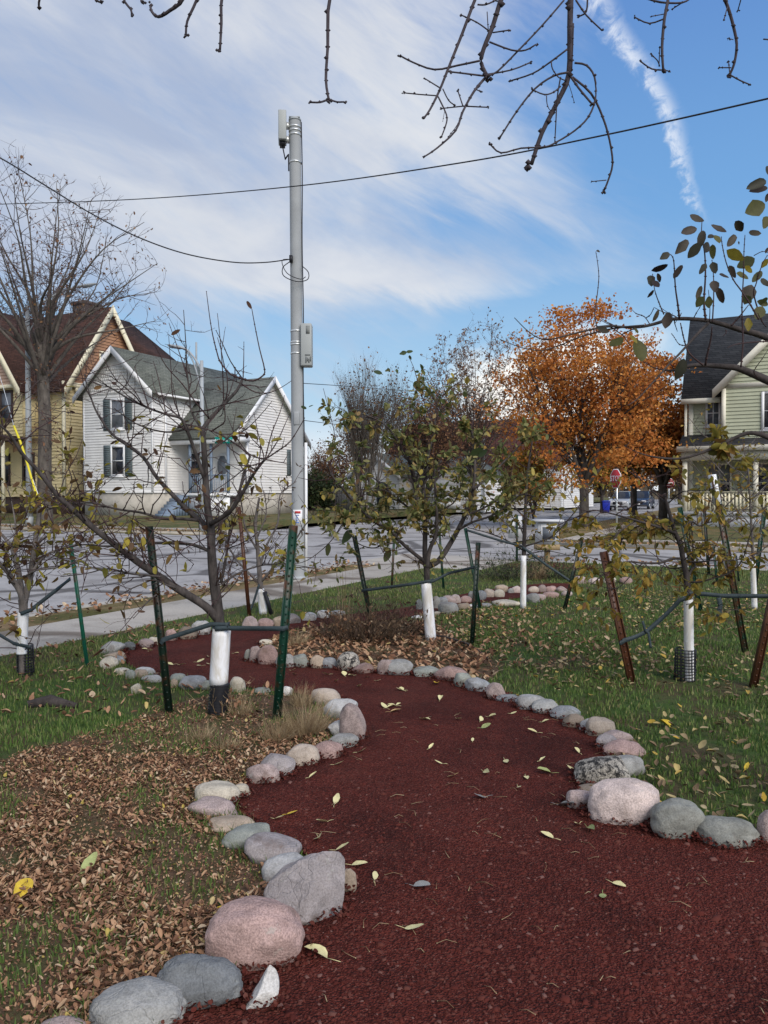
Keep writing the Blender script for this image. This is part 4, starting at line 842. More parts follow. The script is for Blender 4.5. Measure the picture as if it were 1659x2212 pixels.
strap([P(458, 1360, Y1-.01), P(466, 1358, Y1-.07), P(495, 1357, Y1-.075), P(612, 1358, p2[0].y-.05), P(622, 1355, p2[0].y-.03)], 0.034, 'dark strap running level from the nearest trunk to the green post')
Y2 = G(931, 1384).y
strap([P(781, 1276, p4[0].y-.02), P(880, 1263, Y2-.05), P(930, 1255, Y2-.06), P(936, 1252, Y2+.03)], 0.032, 'dark strap from the post in the dry plants to the middle tree')
strap([P(910, 1258, Y2-.02), P(935, 1256, Y2-.05), P(970, 1238, Y2-.02), P(1030, 1224, p5[0].y-.02)], 0.03, 'dark strap from the middle tree to the near black post')
Y6 = G(1489, 1471).y
strap([P(1338, 1388, p9[0].y-.04), P(1348, 1383, p9[0].y-.04), P(1398, 1363, Y6-.05), P(1468, 1297, Y6-.05), P(1492, 1282, Y6-.05)], 0.036, 'knotted dark strap from the rusty post up to the right tree', sag=0.01)
strap([P(1388, 1342, Y6-.06), P(1394, 1362, Y6-.06), P(1401, 1368, Y6-.06), P(1406, 1400, Y6-.06)], 0.022, 'loose strap end dangling from the knot by the rusty post')
strap([P(1478, 1284, Y6-.05), P(1500, 1281, Y6-.06), P(1560, 1287, Y6-.1), P(1690, 1288, p10[0].y-.04)], 0.036, 'dark strap from the right tree to beyond the right edge')
strap([P(1553, 1291, Y6-.1), P(1556, 1308, Y6-.1), P(1552, 1332, Y6-.1)], 0.04, 'strap tail hanging straight down on the right')
Y3 = G(47, 1461).y
strap([P(-40, 1366, Y3+.4), P(0, 1372, Y3+.2), P(30, 1390, Y3-.04), P(66, 1398, Y3-.05)], 0.03, 'sagging dark strap round the leftmost trunk')
strap([P(44, 1326, Y3-.05), P(66, 1318, Y3-.06), P(120, 1276, Y3), P(152, 1250, p3[0].y)], 0.034, 'dark strap rising from the leftmost trunk to the teal stake')
Y5 = G(1130, 1316).y
strap([P(1008, 1145, p8[0].y-.02), P(1075, 1166, Y5), P(1130, 1181, Y5-.05)], 0.032, 'dark strap from the slanting green stake to the thin guarded tree')
strap([P(1128, 1181, Y5-.05), P(1180, 1220, Y5), P(1236, 1258, Y5)], 0.036, 'dark strap falling rightward from the thin guarded tree')
strap([P(560, 1262, 10.2), P(548, 1300, 10.2), P(538, 1325, 10.15)], 0.03, 'slack strap hanging by the small bare tree')
mb = MB(); a, c = P(572, 1278, 10.3), G(586, 1327); mb.tube([c, a], 0.028, 10); tag(mb.build('drain_pipe_sleeve', M['black_plastic'], None, c), 'black pipe leaning on the small guarded tree by the sidewalk', 'pipe')
# ------------------------------------------------------------------ single fallen leaves on the red path
def fallen(fr, lst, mat, label, grp, size):
    for (x, y) in lst:
        q = G(*fr(x, y)); r = np.random.default_rng(int(x*13+y*7)); a = r.uniform(0, 6.28); s = size*r.uniform(.75, 1.25)
        ti = r.uniform(.05, .45)
        V, pl = leaf_geo(np.array([[0, 0, 0.003]]), np.array([[math.cos(a), math.sin(a), ti*.5]]), np.array([[r.normal(0, .25), r.normal(0, .25), 1]]), np.array([s]), np.array([s*r.uniform(.35, .6)]), np.array([r.uniform(.0, .35)]), np.array([r.uniform(.1, .9)]))
        V[:, 2] = np.maximum(V[:, 2], .001)
        t = MB(); t.addnp(V, pl); k = len(V); dv = -Vector((math.cos(a), math.sin(a), 0))
        t.tube([Vector((0, 0, .004)), dv*s*.3+Vector((0, 0, .006)), dv*s*.5+Vector((.004, .004, .003))], 0.0012, 4)
        o = t.build('fallen_leaf', mat); o.location = (q.x, q.y, 0.011); tag(o, label, 'leaf', grp)
fallen(A2, [(97, 28), (25, 103), (65, 95), (178, 150), (325, 150), (460, 143), (425, 160), (555, 128), (690, 165), (670, 210), (205, 280), (392, 247), (680, 333), (265, 345), (440, 378), (830, 375), (620, 398), (587, 443), (850, 298), (850, 605)], M['pale_leaf'], 'small pale yellow leaf lying on the middle of the red path', 'pale leaves on the middle of the path', .06)
fallen(A2, [(740, 667), (990, 858), (100, 1055), (530, 327)], M['pale_leaf'], 'long narrow pale leaf lying alone on the near red path', 'long pale leaves on the near path', .085)
fallen(A2, [(950, 905), (885, 620), (730, 385), (430, 190)], M['green_leaf'], 'greenish half curled leaf on the red path', 'greenish leaves on the path', .075)
fallen(A2, [(138, 872), (450, 487), (760, 523)], M['grey_leaf'], 'dull grey withered leaf on the red path', 'grey leaves on the path', .075)
fallen(A2, [(315, 393), (40, 120)], M['tan_leaf'], 'tan leaf lying flat on the red path', 'tan leaves on the path', .08)
fallen(A, [(1458, 527), (1385, 672)], M['pale_leaf'], 'pale yellow leaf near the left stones by the bulge', 'yellow leaves near the left stones', .085)
fallen(A, [(1195, 592), (1425, 605), (1460, 730), (1050, 540), (1555, 300), (1455, 355), (1345, 412)], M['pale_leaf'], 'small cream leaf close to the left border stones', 'cream leaves by the left stones', .055)
fallen(A, [(1530, 795), (1630, 860)], M['pale_leaf'], 'crumpled pale leaf right of the big angular boulder', 'pale leaves by the angular boulder', .075)
fallen(A, [(1425, 1205)], M['pale_leaf'], 'broad cream leaf lying above the jagged whitish rock', None, .085)
fallen(A, [(1248, 572)], M['gold_leaf'], 'golden curled leaf near the bulge of left stones', None, .075)
fallen(A, [(70, 945)], M['gold_leaf'], 'large orange yellow leaf on brown litter at left edge', None, .11)
fallen(A, [(350, 835)], M['green_leaf'], 'long yellow green leaf on brown litter, lower left', None, .11)
fallen(A, [(1020, 990)], M['gold_leaf'], 'bright yellow spotted leaf behind the pink granite boulder', None, .075)
fallen(A2, [(1240, 187), (1560, 372)], M['gold_leaf'], 'bright yellow leaf lying on the right lawn', 'yellow leaves on the right lawn', .085)
fallen(B, [(405, 718), (430, 745), (715, 750), (845, 762), (915, 760), (955, 848), (1325, 882), (1185, 1028), (1265, 1005), (1480, 1115), (1620, 963), (1030, 770), (1100, 803), (770, 805)], M['pale_leaf'], 'pale leaf on the red path below the island stones', 'pale leaves below the island', .065)
fallen(B, [(1600, 820)], M['gold_leaf'], 'big yellow leaf leaning on the long pink stone', None, .11)
fallen(D_, [(690, 565), (742, 567), (880, 545), (925, 575), (985, 560), (970, 495), (480, 440), (490, 457), (1183, 475)], M['pale_leaf'], 'cream leaf on the red loop left of the white guard', 'cream leaves on the path loop', .07)
# thin leaf stalks scattered on the mulch
mb = MB()
for _ in range(170):
    x, y = random.uniform(-.3, 2.6), random.uniform(2.3, 5.6)
    if not inside(PATH, np.array([x]), np.array([y]))[0]: continue
    a = random.uniform(0, 6.28); L = random.uniform(.03, .085); k = random.uniform(-.4, .4)
    mb.tube([Vector((x, y, .014)), Vector((x+L*.5*math.cos(a), y+L*.5*math.sin(a), .02)), Vector((x+L*math.cos(a+k), y+L*math.sin(a+k), .013))], [.0016, .0011, .0009], 4)
    mb.ball((x, y, .014), .003)
tag(mb.build('leaf_litter', M['straw']), kind='stuff')
# ------------------------------------------------------------------ houses
UVc, VVc, ZV = Vector((CU, CV, 0)), Vector((CV, -CU, 0)), Vector((0, 0, 1))
def clip_band(poly, z0, z1):
    def half(pl, keep, zc):
        out = []
        for i in range(len(pl)):
            a, b2 = pl[i], pl[(i+1) % len(pl)]; ka, kb = keep(a[1]), keep(b2[1])
            if ka: out.append(a)
            if ka != kb:
                t = (zc-a[1])/(b2[1]-a[1]); out.append((a[0]+(b2[0]-a[0])*t, zc))
        return out
    p = half(poly, lambda z: z >= z0-1e-9, z0)
    return half(p, lambda z: z <= z1+1e-9, z1) if p else p
def clapboard(mb, o, ex, nr, poly, board=0.165, proj=0.040, m=0):
    """lapped boards as real steps: every board leans out at its lower edge"""
    zs = [p[1] for p in poly]; z = min(zs); top = max(zs)
    while z < top-1e-4:
        z1 = min(z+board, top); pl = clip_band(poly, z, z1)
        if len(pl) >= 3:
            V = [o+ex*s+ZV*zz+nr*(proj*(1-(zz-z)/board)) for s, zz in pl]; mb.add(V, [tuple(range(len(pl)))], m)
            lo = sorted(s for s, zz in pl if abs(zz-z) < 1e-6)
            if len(lo) >= 2:
                a, c = lo[0], lo[-1]; mb.add([o+ex*a+ZV*z, o+ex*c+ZV*z, o+ex*c+ZV*z+nr*proj, o+ex*a+ZV*z+nr*proj], [(0, 1, 2, 3)], m)
        z = z1
M['blind'] = plain('blind', (.17, .17, .165), .3, 9, .25)
def window(par, o, ex, nr, s, z, w, h, fm, gm, fr=0.085, mid=True, proud=0.055, name='window', shutters=None, mull=0, sill=True):
    o = o+nr*.03; mb = MB(); ob = lambda a0, a1, c0, c1, b0, b1: mb.obox(o, ex, nr, ZV, a0, a1, b0, b1, c0, c1)
    ob(s, s+fr, z, z+h, 0, proud); ob(s+w-fr, s+w, z, z+h, 0, proud); ob(s+fr, s+w-fr, z, z+fr, 0, proud-.002); ob(s+fr, s+w-fr, z+h-fr, z+h, 0, proud-.002)
    if sill: ob(s-.05, s+w+.05, z-.07, z-.001, 0, proud+.04)
    if mid: ob(s+fr, s+w-fr, z+h*.5-.025, z+h*.5+.025, 0, proud-.006)
    for k in range(mull): a = s+w*(k+1)/(mull+1); ob(a-.02, a+.02, z+fr, z+h-fr, 0, proud-.012)
    f = mb.build(name, fm, par)
    g = MB(); g.obox(o, ex, nr, ZV, s+fr, s+w-fr, 0, 0.024, z+fr, z+h-fr); g.build('pane', gm, f)
    if gm is M['dark_glass'] and (len(bpy.data.objects) % 3) and w > .7:      # a drawn blind seen in the upper sash
        g = MB(); g.obox(o, ex, nr, ZV, s+fr+.03, s+w-fr-.03, .024, .027, z+h*random.uniform(.5, .7), z+h-fr-.02); g.build('blind', M['blind'], f)
    if shutters:
        for a in (s-w*.5-.02, s+w+.02):
            q = MB(); q.obox(o, ex, nr, ZV, a, a+w*.5, 0, .035, z-.03, z+h+.03)
            for i in range(14): q.obox(o, ex, nr, ZV, a+.05, a+w*.5-.05, .035, .048, z+.05+i*(h-.1)/14, z+.05+(i+.55)*(h-.1)/14)
            q.build('shutter', shutters, par)
    return f
def gable_roof(mb, axis, a0, a1, c0, c1, ze, zr, ov=.35, th=.14, m=0, asym=None):
    cm = (c0+c1)/2 if asym is None else asym; R = lambda a, c, z: W(a, c, z) if axis == 'u' else W(c, a, z)
    for ce in (c0, c1):
        sl = (zr-ze)/abs(cm-ce); d = -1 if ce < cm else 1
        p = [R(a0, ce+d*ov, ze-ov*sl), R(a1, ce+d*ov, ze-ov*sl), R(a1, cm, zr), R(a0, cm, zr)]
        n = (p[1]-p[0]).cross(p[3]-p[0]).normalized(); n = n if n.z > 0 else -n
        mb.prism(p, n*th, m)
def rakes(mb, axis, a, c0, c1, ze, zr, ov=.35, w=.24, t=.05, out=1, th=.14, m=0, asym=None):
    """bargeboards on the gable end at a"""
    cm = (c0+c1)/2 if asym is None else asym; R = lambda a_, c, z: W(a_, c, z) if axis == 'u' else W(c, a_, z)
    ax = (UVc if axis == 'u' else VVc)*out
    for ce in (c0, c1):
        sl = (zr-ze)/abs(cm-ce); d = -1 if ce < cm else 1; up = th*math.sqrt(1+sl*sl)-.02
        z0 = ze-ov*sl
        mb.prism([R(a, ce+d*ov, z0-w), R(a, cm, zr-w), R(a, cm, zr+up), R(a, ce+d*ov, z0+up)], ax*t, m)
# ---- white house at the corner
hl = W(34, -35.3, .38)
wh = thing('white_house', 'small white clapboard house with grey roof, green shutters and corner porch', 'house', hl)
z0, zf, ze, zr = .2, 1.75, 7.8, 10.35
mb = MB(); mb.ubox(34.03, 45, -38.17, -32.53, z0, zf); mb.ubox(37.03, 43.0, -32.5, -28.05, z0, zf-.003); mb.build('foundation', M['foundation'], wh)
mb = MB()
clapboard(mb, W(34, -38.2), VVc, -UVc, [(0, zf), (5.7, zf), (5.7, ze), (2.85, zr), (0, ze)])
clapboard(mb, W(34, -32.5), UVc, VVc, [(0, zf), (11, zf), (11, ze), (0, ze)])
clapboard(mb, W(37.0, -32.5), VVc, -UVc, [(0, zf), (4.5, zf), (4.5, 5.2), (0, 5.2)])
clapboard(mb, W(35.6, -28.0), UVc, VVc, [(1.4, zf), (7.5, zf), (7.5, 5.16), (1.4, 5.16)])
clapboard(mb, W(35.6, -28.0), UVc, VVc, [(0, 5.161), (7.5, 5.161), (3.75, 8.75)])
mb.ubox(34.02, 45, -38.15, -32.6, zf, ze-.01); mb.ubox(37.1, 43.0, -32.5, -28.08, zf, 5.1)
wl_ = mb.build('wall', M['white_siding'], wh)
mb = MB()                                              # scalloped band across the gable: a second, rougher course of shingles
for i in range(8):
    z = 7.72+i*.2; half = 2.85*(1-(max(z, ze)-ze)/(zr-ze))-.55
    if half < .2: break
    k = int(half*2/.16)
    for j in range(k): a = 2.85-half+j*half*2/k; mb.obox(W(34, -38.2), VVc, -UVc, ZV, a+.006, a+half*2/k-.006, .02, .052+.008*((i+j) % 2), z, z+.19)
mb.build('gable_shingles', M['white_siding'], wl_)
mb = MB(); gable_roof(mb, 'u', 33.55, 45.3, -38.2, -32.5, ze, zr, .38); rf = mb.build('roof', M['grey_shingle'], wh)
mb = MB(); gable_roof(mb, 'v', -34.2, -27.6, 35.6, 43.1, 5.16, 8.8, .3); mb.build('roof', M['grey_shingle'], wh)
mb = MB(); rakes(mb, 'u', 33.55, -38.2, -32.5, ze, zr, .38, out=-1); rakes(mb, 'v', -27.6, 35.6, 43.1, 5.16, 8.8, .3)
for v in (-38.2, -32.62): mb.ubox(33.965, 34.03, v, v+.12, zf, ze)
mb.ubox(33.9, 45, -32.09, -31.97, ze-.36, ze-.24)                                   # gutter
mb.ubox(34.9, 35.0, -32.45, -32.36, zf, ze-.4); mb.ubox(33.97, 34.02, -38.2, -32.5, zf-.02, zf+.2)
mb.ubox(36.95, 37.08, -28.1, -27.93, zf, 5.16); mb.build('trim', M['white_trim'], wh)
o = W(34, -38.2)
for z in (5.55, 2.75): window(wh, o, VVc, -UVc, 2.35, z, 1.15, 1.85, M['white_trim'], M['grey_glass'] if z > 5 else M['dark_glass'], .12, True, .06, shutters=M['grey_shutter'])
window(wh, W(35.6, -28.0), UVc, VVc, 6.0, 2.9, .85, 1.6, M['white_trim'], M['dark_glass'], shutters=M['grey_shutter'])
# corner porch
pr = MB(); pr.ubox(35.5, 36.98, -32.48, -28.2, 1.55, 1.72); pr.ubox(35.45, 36.9, -32.4, -27.7, 4.72, 5.0); pr.ubox(35.35, 35.45, -32.45, -27.65, 4.62, 4.95); pc = pr.build('porch', M['white_trim'], wh)
q = MB()
for v in (-31.2, -29.6, -28.35): q.ubox(35.55, 35.68, v, v+.13, 1.72, 4.7)
q.build('post', M['blue_paint'], pc); q = MB()
for v in np.arange(-31.0, -28.3, .14): q.ubox(35.58, 35.62, v, v+.035, 1.85, 2.75)
q.ubox(35.56, 35.64, -31.1, -28.3, 2.75, 2.82); q.ubox(35.56, 35.64, -31.1, -28.3, 1.8, 1.86)
q.build('railing', M['blue_paint'], pc)
q = MB(); q.ubox(35.6, 35.66, -31.2, -28.2, .3, 1.55); q.build('skirt', M['white_trim'], pc)
q = MB()
for i in range(7): q.ubox(33.9+i*.24, 34.14+i*.24+.02, -32.3, -31.25, .3, .52+i*.18)
q.build('steps', M['blue_paint'], wh)
d = MB(); d.obox(W(37, -32.5), VVc, -UVc, ZV, .12, 1.15, 0, .07, zf, zf+2.5); dr = d.build('door', M['white_trim'], wh)
d = MB(); d.obox(W(37, -32.5), VVc, -UVc, ZV, .3, .95, .07, .08, zf+1.35, zf+1.95); d.obox(W(37, -32.5), VVc, -UVc, ZV, .3, .95, .07, .08, zf+2.1, zf+2.4); d.obox(W(37, -32.5), VVc, -UVc, ZV, .3, .95, .07, .08, zf+.5, zf+1.2); d.build('pane', M['dark_glass'], dr)
d = MB(); c0 = W(37, -29.75, 3.35)-UVc*.04
for r, dp, m_, nm in ((.62, .05, 'white_trim', 'window'), (.5, .065, 'grey_glass', 'pane')):
    d = MB(); d.prism([c0+VVc*(r*.8*math.cos(a))+ZV*(r*1.35*math.sin(a)) for a in (math.pi/8+i*math.pi/4 for i in range(8))], -UVc*dp, 0); x = d.build(nm, M[m_], wh if nm == 'window' else ow)
    ow = x
mb = MB(); mb.tube([W(37, -31.8, 9.2), W(37, -31.8, 11.0)], .06, 8); mb.build('vent_pipe', M['galv'], rf)
# ---- yellow house
yh = thing('yellow_house', 'tall yellow clapboard house with orange gables and brown roof', 'house', W(36, -44, .4))
zf, ze, zr = 1.5, 8.8, 14.2
mb = MB(); mb.ubox(34.55, 48, -53, -40.55, .2, zf); mb.build('foundation', M['brown_trim'], yh)
mb = MB(); clapboard(mb, W(34.5, -40.5), UVc, VVc, [(0, zf), (7.2, zf), (7.2, ze), (0, ze)], .21, .045)
clapboard(mb, W(34.5, -54), VVc, -UVc, [(0, zf), (13.5, zf), (13.5, ze), (0, ze)], .21, .045)
clapboard(mb, W(32.9, -49.5), VVc, -UVc, [(0, 5.3), (7.2, 5.3), (7.2, ze-.2), (0, ze-.2)], .21, .045); mb.ubox(32.95, 34.5, -49.45, -42.35, 5.3, ze)
mb.ubox(34.6, 48, -53.9, -40.6, zf, ze); yw = mb.build('wall', M['yellow_siding'], yh)
mb = MB(); clapboard(mb, W(34.5, -40.35), UVc, VVc, [(0, ze+.01), (7.2, ze+.01), (3.6, zr)], .21, .045); mb.build('gable_wall', M['orange_siding'], yh)
mb = MB(); clapboard(mb, W(32.75, -49.5), VVc, -UVc, [(0, ze-.19), (7.2, ze-.19), (3.6, 13.6)], .21, .045); mb.build('gable_wall', M['peach_siding'], yh)
mb = MB(); gable_roof(mb, 'v', -54, -39.95, 34.5, 41.7, ze, zr, .45, .16); gable_roof(mb, 'u', 32.35, 38, -49.5, -42.3, ze-.2, 13.6, .45, .16)
hp = [W(41.9, -54, 10.8), W(41.9, -40.2, 10.8), W(44.2, -46.6, 15.4), W(46.2, -40.2, 10.8), W(46.2, -46.6, 15.4)]
mb.prism([hp[0], hp[1], hp[2]], Vector((0, 0, .2))); mb.prism([hp[1], hp[3], hp[4], hp[2]], Vector((0, 0, .2)))
yr = mb.build('roof', M['brown_shingle'], yh)
mb = MB(); mb.ubox(38.8, 40.1, -44.6, -43.3, 13.5, 15.1); mb.ubox(38.7, 40.2, -44.7, -43.2, 15.1, 15.3); mb.build('chimney', plain('soot_brick', (.09, .075, .07), .9, 4, .3), yr)
mb = MB(); rakes(mb, 'v', -39.95, 34.5, 41.7, ze, zr, .45, .42, .07); rakes(mb, 'u', 32.35, -49.5, -42.3, ze-.2, 13.6, .45, .42, .07, out=-1)
mb.ubox(34.2, 42, -40.34, -40.2, ze-.25, ze+.05); mb.ubox(32.6, 32.74, -49.7, -42.1, ze-.42, ze-.19); mb.ubox(34.42, 34.6, -40.6, -40.45, zf, ze-.26)
for k in np.arange(34.7, 41.6, .55): mb.ubox(k, k+.16, -40.44, -40.2, ze-.5, ze-.252)
mb.build('trim', M['cream_trim'], yh)
for z, h in ((6.2, 2.15), (2.6, 2.3)): window(yh, W(34.5, -40.5), UVc, VVc, 1.45, z, 1.25, h, M['brown_trim'], M['dark_glass'], .2)
for k in (2.75, 3.75): window(yh, W(34.5, -40.35), UVc, VVc, k, 9.7, .8, 1.55, M['cream_trim'], M['grey_glass'], .12)
for k in (.6, 2.9, 5.1): window(yh, W(32.9, -49.5), VVc, -UVc, k, 6.35, 1.25, 1.95, M['brown_trim'], M['grey_glass'], .16)
for k in (4.7, 7.2, 9.6): window(yh, W(34.5, -54), VVc, -UVc, k, 2.3, 1.2, 2.1, M['brown_trim'], M['dark_glass'], .16)
bl = MB(); bl.ubox(31.3, 32.85, -49.4, -42.2, 5.0, 5.3)
for v in np.arange(-49.3, -42.2, .16): bl.ubox(31.35, 31.4, v, v+.06, 5.3, 6.15)
bl.ubox(31.3, 31.45, -49.4, -42.2, 6.15, 6.25); bl.build('balcony', M['brown_trim'], yh); bl = MB()
for v in (-49.2, -46.6, -44.3, -42.4): bl.ubox(31.4, 31.56, v, v+.16, .5, 5.0)
bl.build('porch_posts', M['cream_trim'], yh)
# ---- sage green house
sh = thing('sage_house', 'sage green clapboard house with dark grey roof and cream picketed porch', 'house', W(42, 2, 0.05))
mb = MB(); clapboard(mb, W(42.5, -4), VVc, -UVc, [(0, .7), (14, .7), (14, 6.85), (0, 6.85)], .18, .042); clapboard(mb, W(41.5, -2.4), VVc, -UVc, [(0, 4.3), (7, 4.3), (7, 7.1), (3.5, 10.7), (0, 7.1)], .18, .042)
mb.ubox(42.53, 50, -3.97, 10, .7, 6.8); mb.ubox(41.53, 42.6, -2.38, 4.58, 4.3, 7.1); clapboard(mb, W(42.5, -4), UVc, -VVc, [(0, .7), (7.5, .7), (7.5, 6.85), (3.75, 11.2), (0, 6.85)], .18, .042)
mb.build('wall', M['sage_siding'], sh)
mb = MB(); gable_roof(mb, 'v', -4.35, 10.3, 42.5, 50, 6.85, 11.25, .4); gable_roof(mb, 'u', 41.15, 46.2, -2.4, 4.6, 7.05, 10.65, .42)
mb.prism([W(40.15, -4.3, 3.88), W(40.15, 10, 3.88), W(42.5, 10, 4.62), W(42.5, -4.3, 4.62)], Vector((0, 0, .1))); mb.build('roof', M['charcoal_shingle'], sh)
mb = MB(); rakes(mb, 'u', 41.15, -2.4, 4.6, 7.05, 10.65, .42, .3, .06, out=-1); mb.ubox(41.9, 42.08, -4.35, -2.5, 6.25, 6.5); mb.ubox(41.44, 41.5, -2.4, 4.6, 6.85, 7.08)
mb.ubox(42.43, 42.5, -4.02, -3.8, .7, 6.5); mb.ubox(41.43, 41.5, -2.42, -2.22, 4.5, 6.85); mb.ubox(42.2, 42.32, -4.2, -4.08, .2, 6.3)
mb.ubox(40.05, 40.15, -4.35, 10, 3.72, 3.98); mb.ubox(40.3, 40.55, -4.15, 10, 3.3, 3.7); mb.build('trim', M['cream_pale'], sh)
window(sh, W(42.5, -4), VVc, -UVc, .78, 5.1, .72, 1.35, M['white_trim'], M['grey_glass'], .11, mull=1)
window(sh, W(41.5, -2.4), VVc, -UVc, 1.75, 4.75, 1.55, 1.85, M['white_trim'], M['dark_glass'], .13); window(sh, W(41.5, -2.4), VVc, -UVc, 4.0, 4.75, 1.55, 1.85, M['white_trim'], M['dark_glass'], .13)
for k, w_ in ((.85, 1.2), (3.0, .9), (4.4, 1.6), (7, 1.6)): window(sh, W(42.5, -4), VVc, -UVc, k, 1.2, w_, 2.05, M['cream_trim'], M['dark_glass'], .11)
po = MB(); po.ubox(40.45, 42.48, -4.1, 10, .6, .8); po.ubox(40.5, 40.6, -4.05, 10, -.1, .6); po.ubox(40.6, 42.4, -4.08, -3.98, -.1, .6); pc = po.build('porch', M['white_trim'], sh)
q = MB()
for v in (-4.1, -.95, 2.1, 5.2): q.ubox(40.45, 40.67, v, v+.22, .8, 3.3)
q.build('post', M['cream_pale'], pc); q = MB()
for v in np.arange(-3.86, 9.5, .165): q.ubox(40.5, 40.54, v, v+.1, .86, 1.72)
q.ubox(40.54, 40.6, -3.9, 9.5, 1.45, 1.56); q.ubox(40.54, 40.6, -3.9, 9.5, .92, 1.03); q.ubox(40.47, 40.6, -3.9, 9.5, 1.72, 1.79)
q.build('picket_railing', M['cream_trim'], pc)
# ---- smaller buildings beyond the crossing
def shed(name, label, u0, u1, v0, v1, ze, zr, axis, wall, roof, cat='garage', ov=.3, doors=(), wins=(), board=.2):
    hz = H((u0+u1)/2, (v0+v1)/2); t = thing(name, label, cat, W((u0+u1)/2, (v0+v1)/2, hz)); mb = MB(); cm = (v0+v1)/2; cu = (u0+u1)/2
    ze += hz; zr += hz
    fp = [(0, hz-.3), (v1-v0, hz-.3), (v1-v0, ze)]+([((v1-v0)/2, zr)] if axis == 'u' else [])+[(0, ze)]
    sp_ = [(0, hz-.3), (u1-u0, hz-.3), (u1-u0, ze)]+([((u1-u0)/2, zr)] if axis == 'v' else [])+[(0, ze)]
    clapboard(mb, W(u0, v0), VVc, -UVc, fp, board, .04); clapboard(mb, W(u0, v1), UVc, VVc, sp_, board, .04); mb.ubox(u0+.05, u1, v0, v1-.05, hz-.3, ze-.02); mb.build('wall', M[wall], t)
    r = MB()
    if axis == 'u': gable_roof(r, 'u', u0-ov, u1+ov, v0, v1, ze, zr, ov)
    else: gable_roof(r, 'v', v0-ov, v1+ov, u0, u1, ze, zr, ov)
    r.build('roof', M[roof], t)
    k = MB(); rakes(k, axis, (u0-ov) if axis == 'u' else v1+ov, *((v0, v1) if axis == 'u' else (u0, u1)), ze, zr, ov, .2, .05, out=-1 if axis == 'u' else 1); k.build('trim', M['white_trim'], t)
    for (s, z, w_, h, m_) in doors:
        d = MB(); d.obox(W(u0, v0), VVc, -UVc, ZV, s, s+w_, 0, .08, hz+z, hz+z+h)
        for i in range(4): d.obox(W(u0, v0), VVc, -UVc, ZV, s+.1, s+w_-.1, .08, .095, hz+z+.1+i*h/4, hz+z+h/4+i*h/4-.05)
        d.build('door', M[m_], t)
    for (s, z, w_, h) in wins: window(t, W(u0, v1), UVc, VVc, s, hz+z, w_, h, M['white_trim'], M['dark_glass'], .1)
    return t
M['dark_door'] = plain('dark_door', (.05, .06, .075), .6, 3, .2)
shed('white_garage', 'white gabled garage with a dark door behind the middle tree', 54, 61, -30.5, -26.2, 2.6, 4.3, 'u', 'white_siding', 'grey_shingle', doors=((2.4, 0, 1.1, 2.1, 'dark_door'),))
shed('white_garage', 'low white garage with a plain front right of the dark door one', 56, 62, -25.6, -20.5, 2.7, 4.2, 'u', 'white_siding', 'grey_shingle', doors=((1.0, 0, 2.9, 2.2, 'white_trim'),))
shed('white_house', 'long white house with a broad maroon roof behind the orange maple', 70, 84, -36, -17.5, 3.9, 8.6, 'v', 'white_siding', 'maroon_shingle', 'house', .5, wins=((1.0, 1.2, .9, 1.7), (3.5, 1.2, .9, 1.7)))
shed('cream_house', 'cream house far down the side street beside a red awning', 118, 126, -4, 8, 6.5, 8.5, 'v', 'cream_trim', 'brown_shingle', 'house')
a0 = W(116.5, -5.0, 2.6); mb = MB(); mb.prism([a0, a0+VVc*9, a0+VVc*9+UVc*1.4+ZV*1.4, a0+UVc*1.4+ZV*1.4], ZV*.06); mb.prism([a0, a0+VVc*9, a0+VVc*9-ZV*.4, a0-ZV*.4], -UVc*.04)
tag(mb.build('awning', plain('red_canvas', (.32, .02, .04), .8, 3, .1), None, a0), 'red awning on the far cream house', 'awning')
# grey board fences
def board_fence(name, label, a, c, h, mat, gap=.0, w_=.14):
    mb = MB(); d = (c-a); L = d.length; d.normalize(); n = Vector((-d.y, d.x, 0)); k = int(L/(w_+gap))
    for i in range(k): mb.obox(a, d, n, ZV, i*(w_+gap), i*(w_+gap)+w_-.012, -.012, .012, 0.03, h+.04*math.sin(i*2.3))
    f = thing(name, label, 'fence', a); mb.build('boards', mat, f)
    q = MB(); [q.obox(a, d, n, ZV, 0, L, .013, .05, z, z+.08) for z in (.3, h-.3)]
    for s in np.arange(0, L, 2.4): q.obox(a, d, n, ZV, s, s+.09, .05, .13, -.1, h+.05)
    q.build('frame', mat, f); return f
M['grey_boards'] = plain('grey_boards', (.22, .21, .2), .85, 3, .3)
board_fence('board_fence', 'weathered grey board fence beyond the right parked car', W(100, -4.5, .55), W(100, 6, .55), 1.7, M['grey_boards'])
board_fence('board_fence', 'weathered grey board fence right of the white corner house', W(49, -32, .5), W(49, -26.5, .5), 1.6, M['grey_boards'])
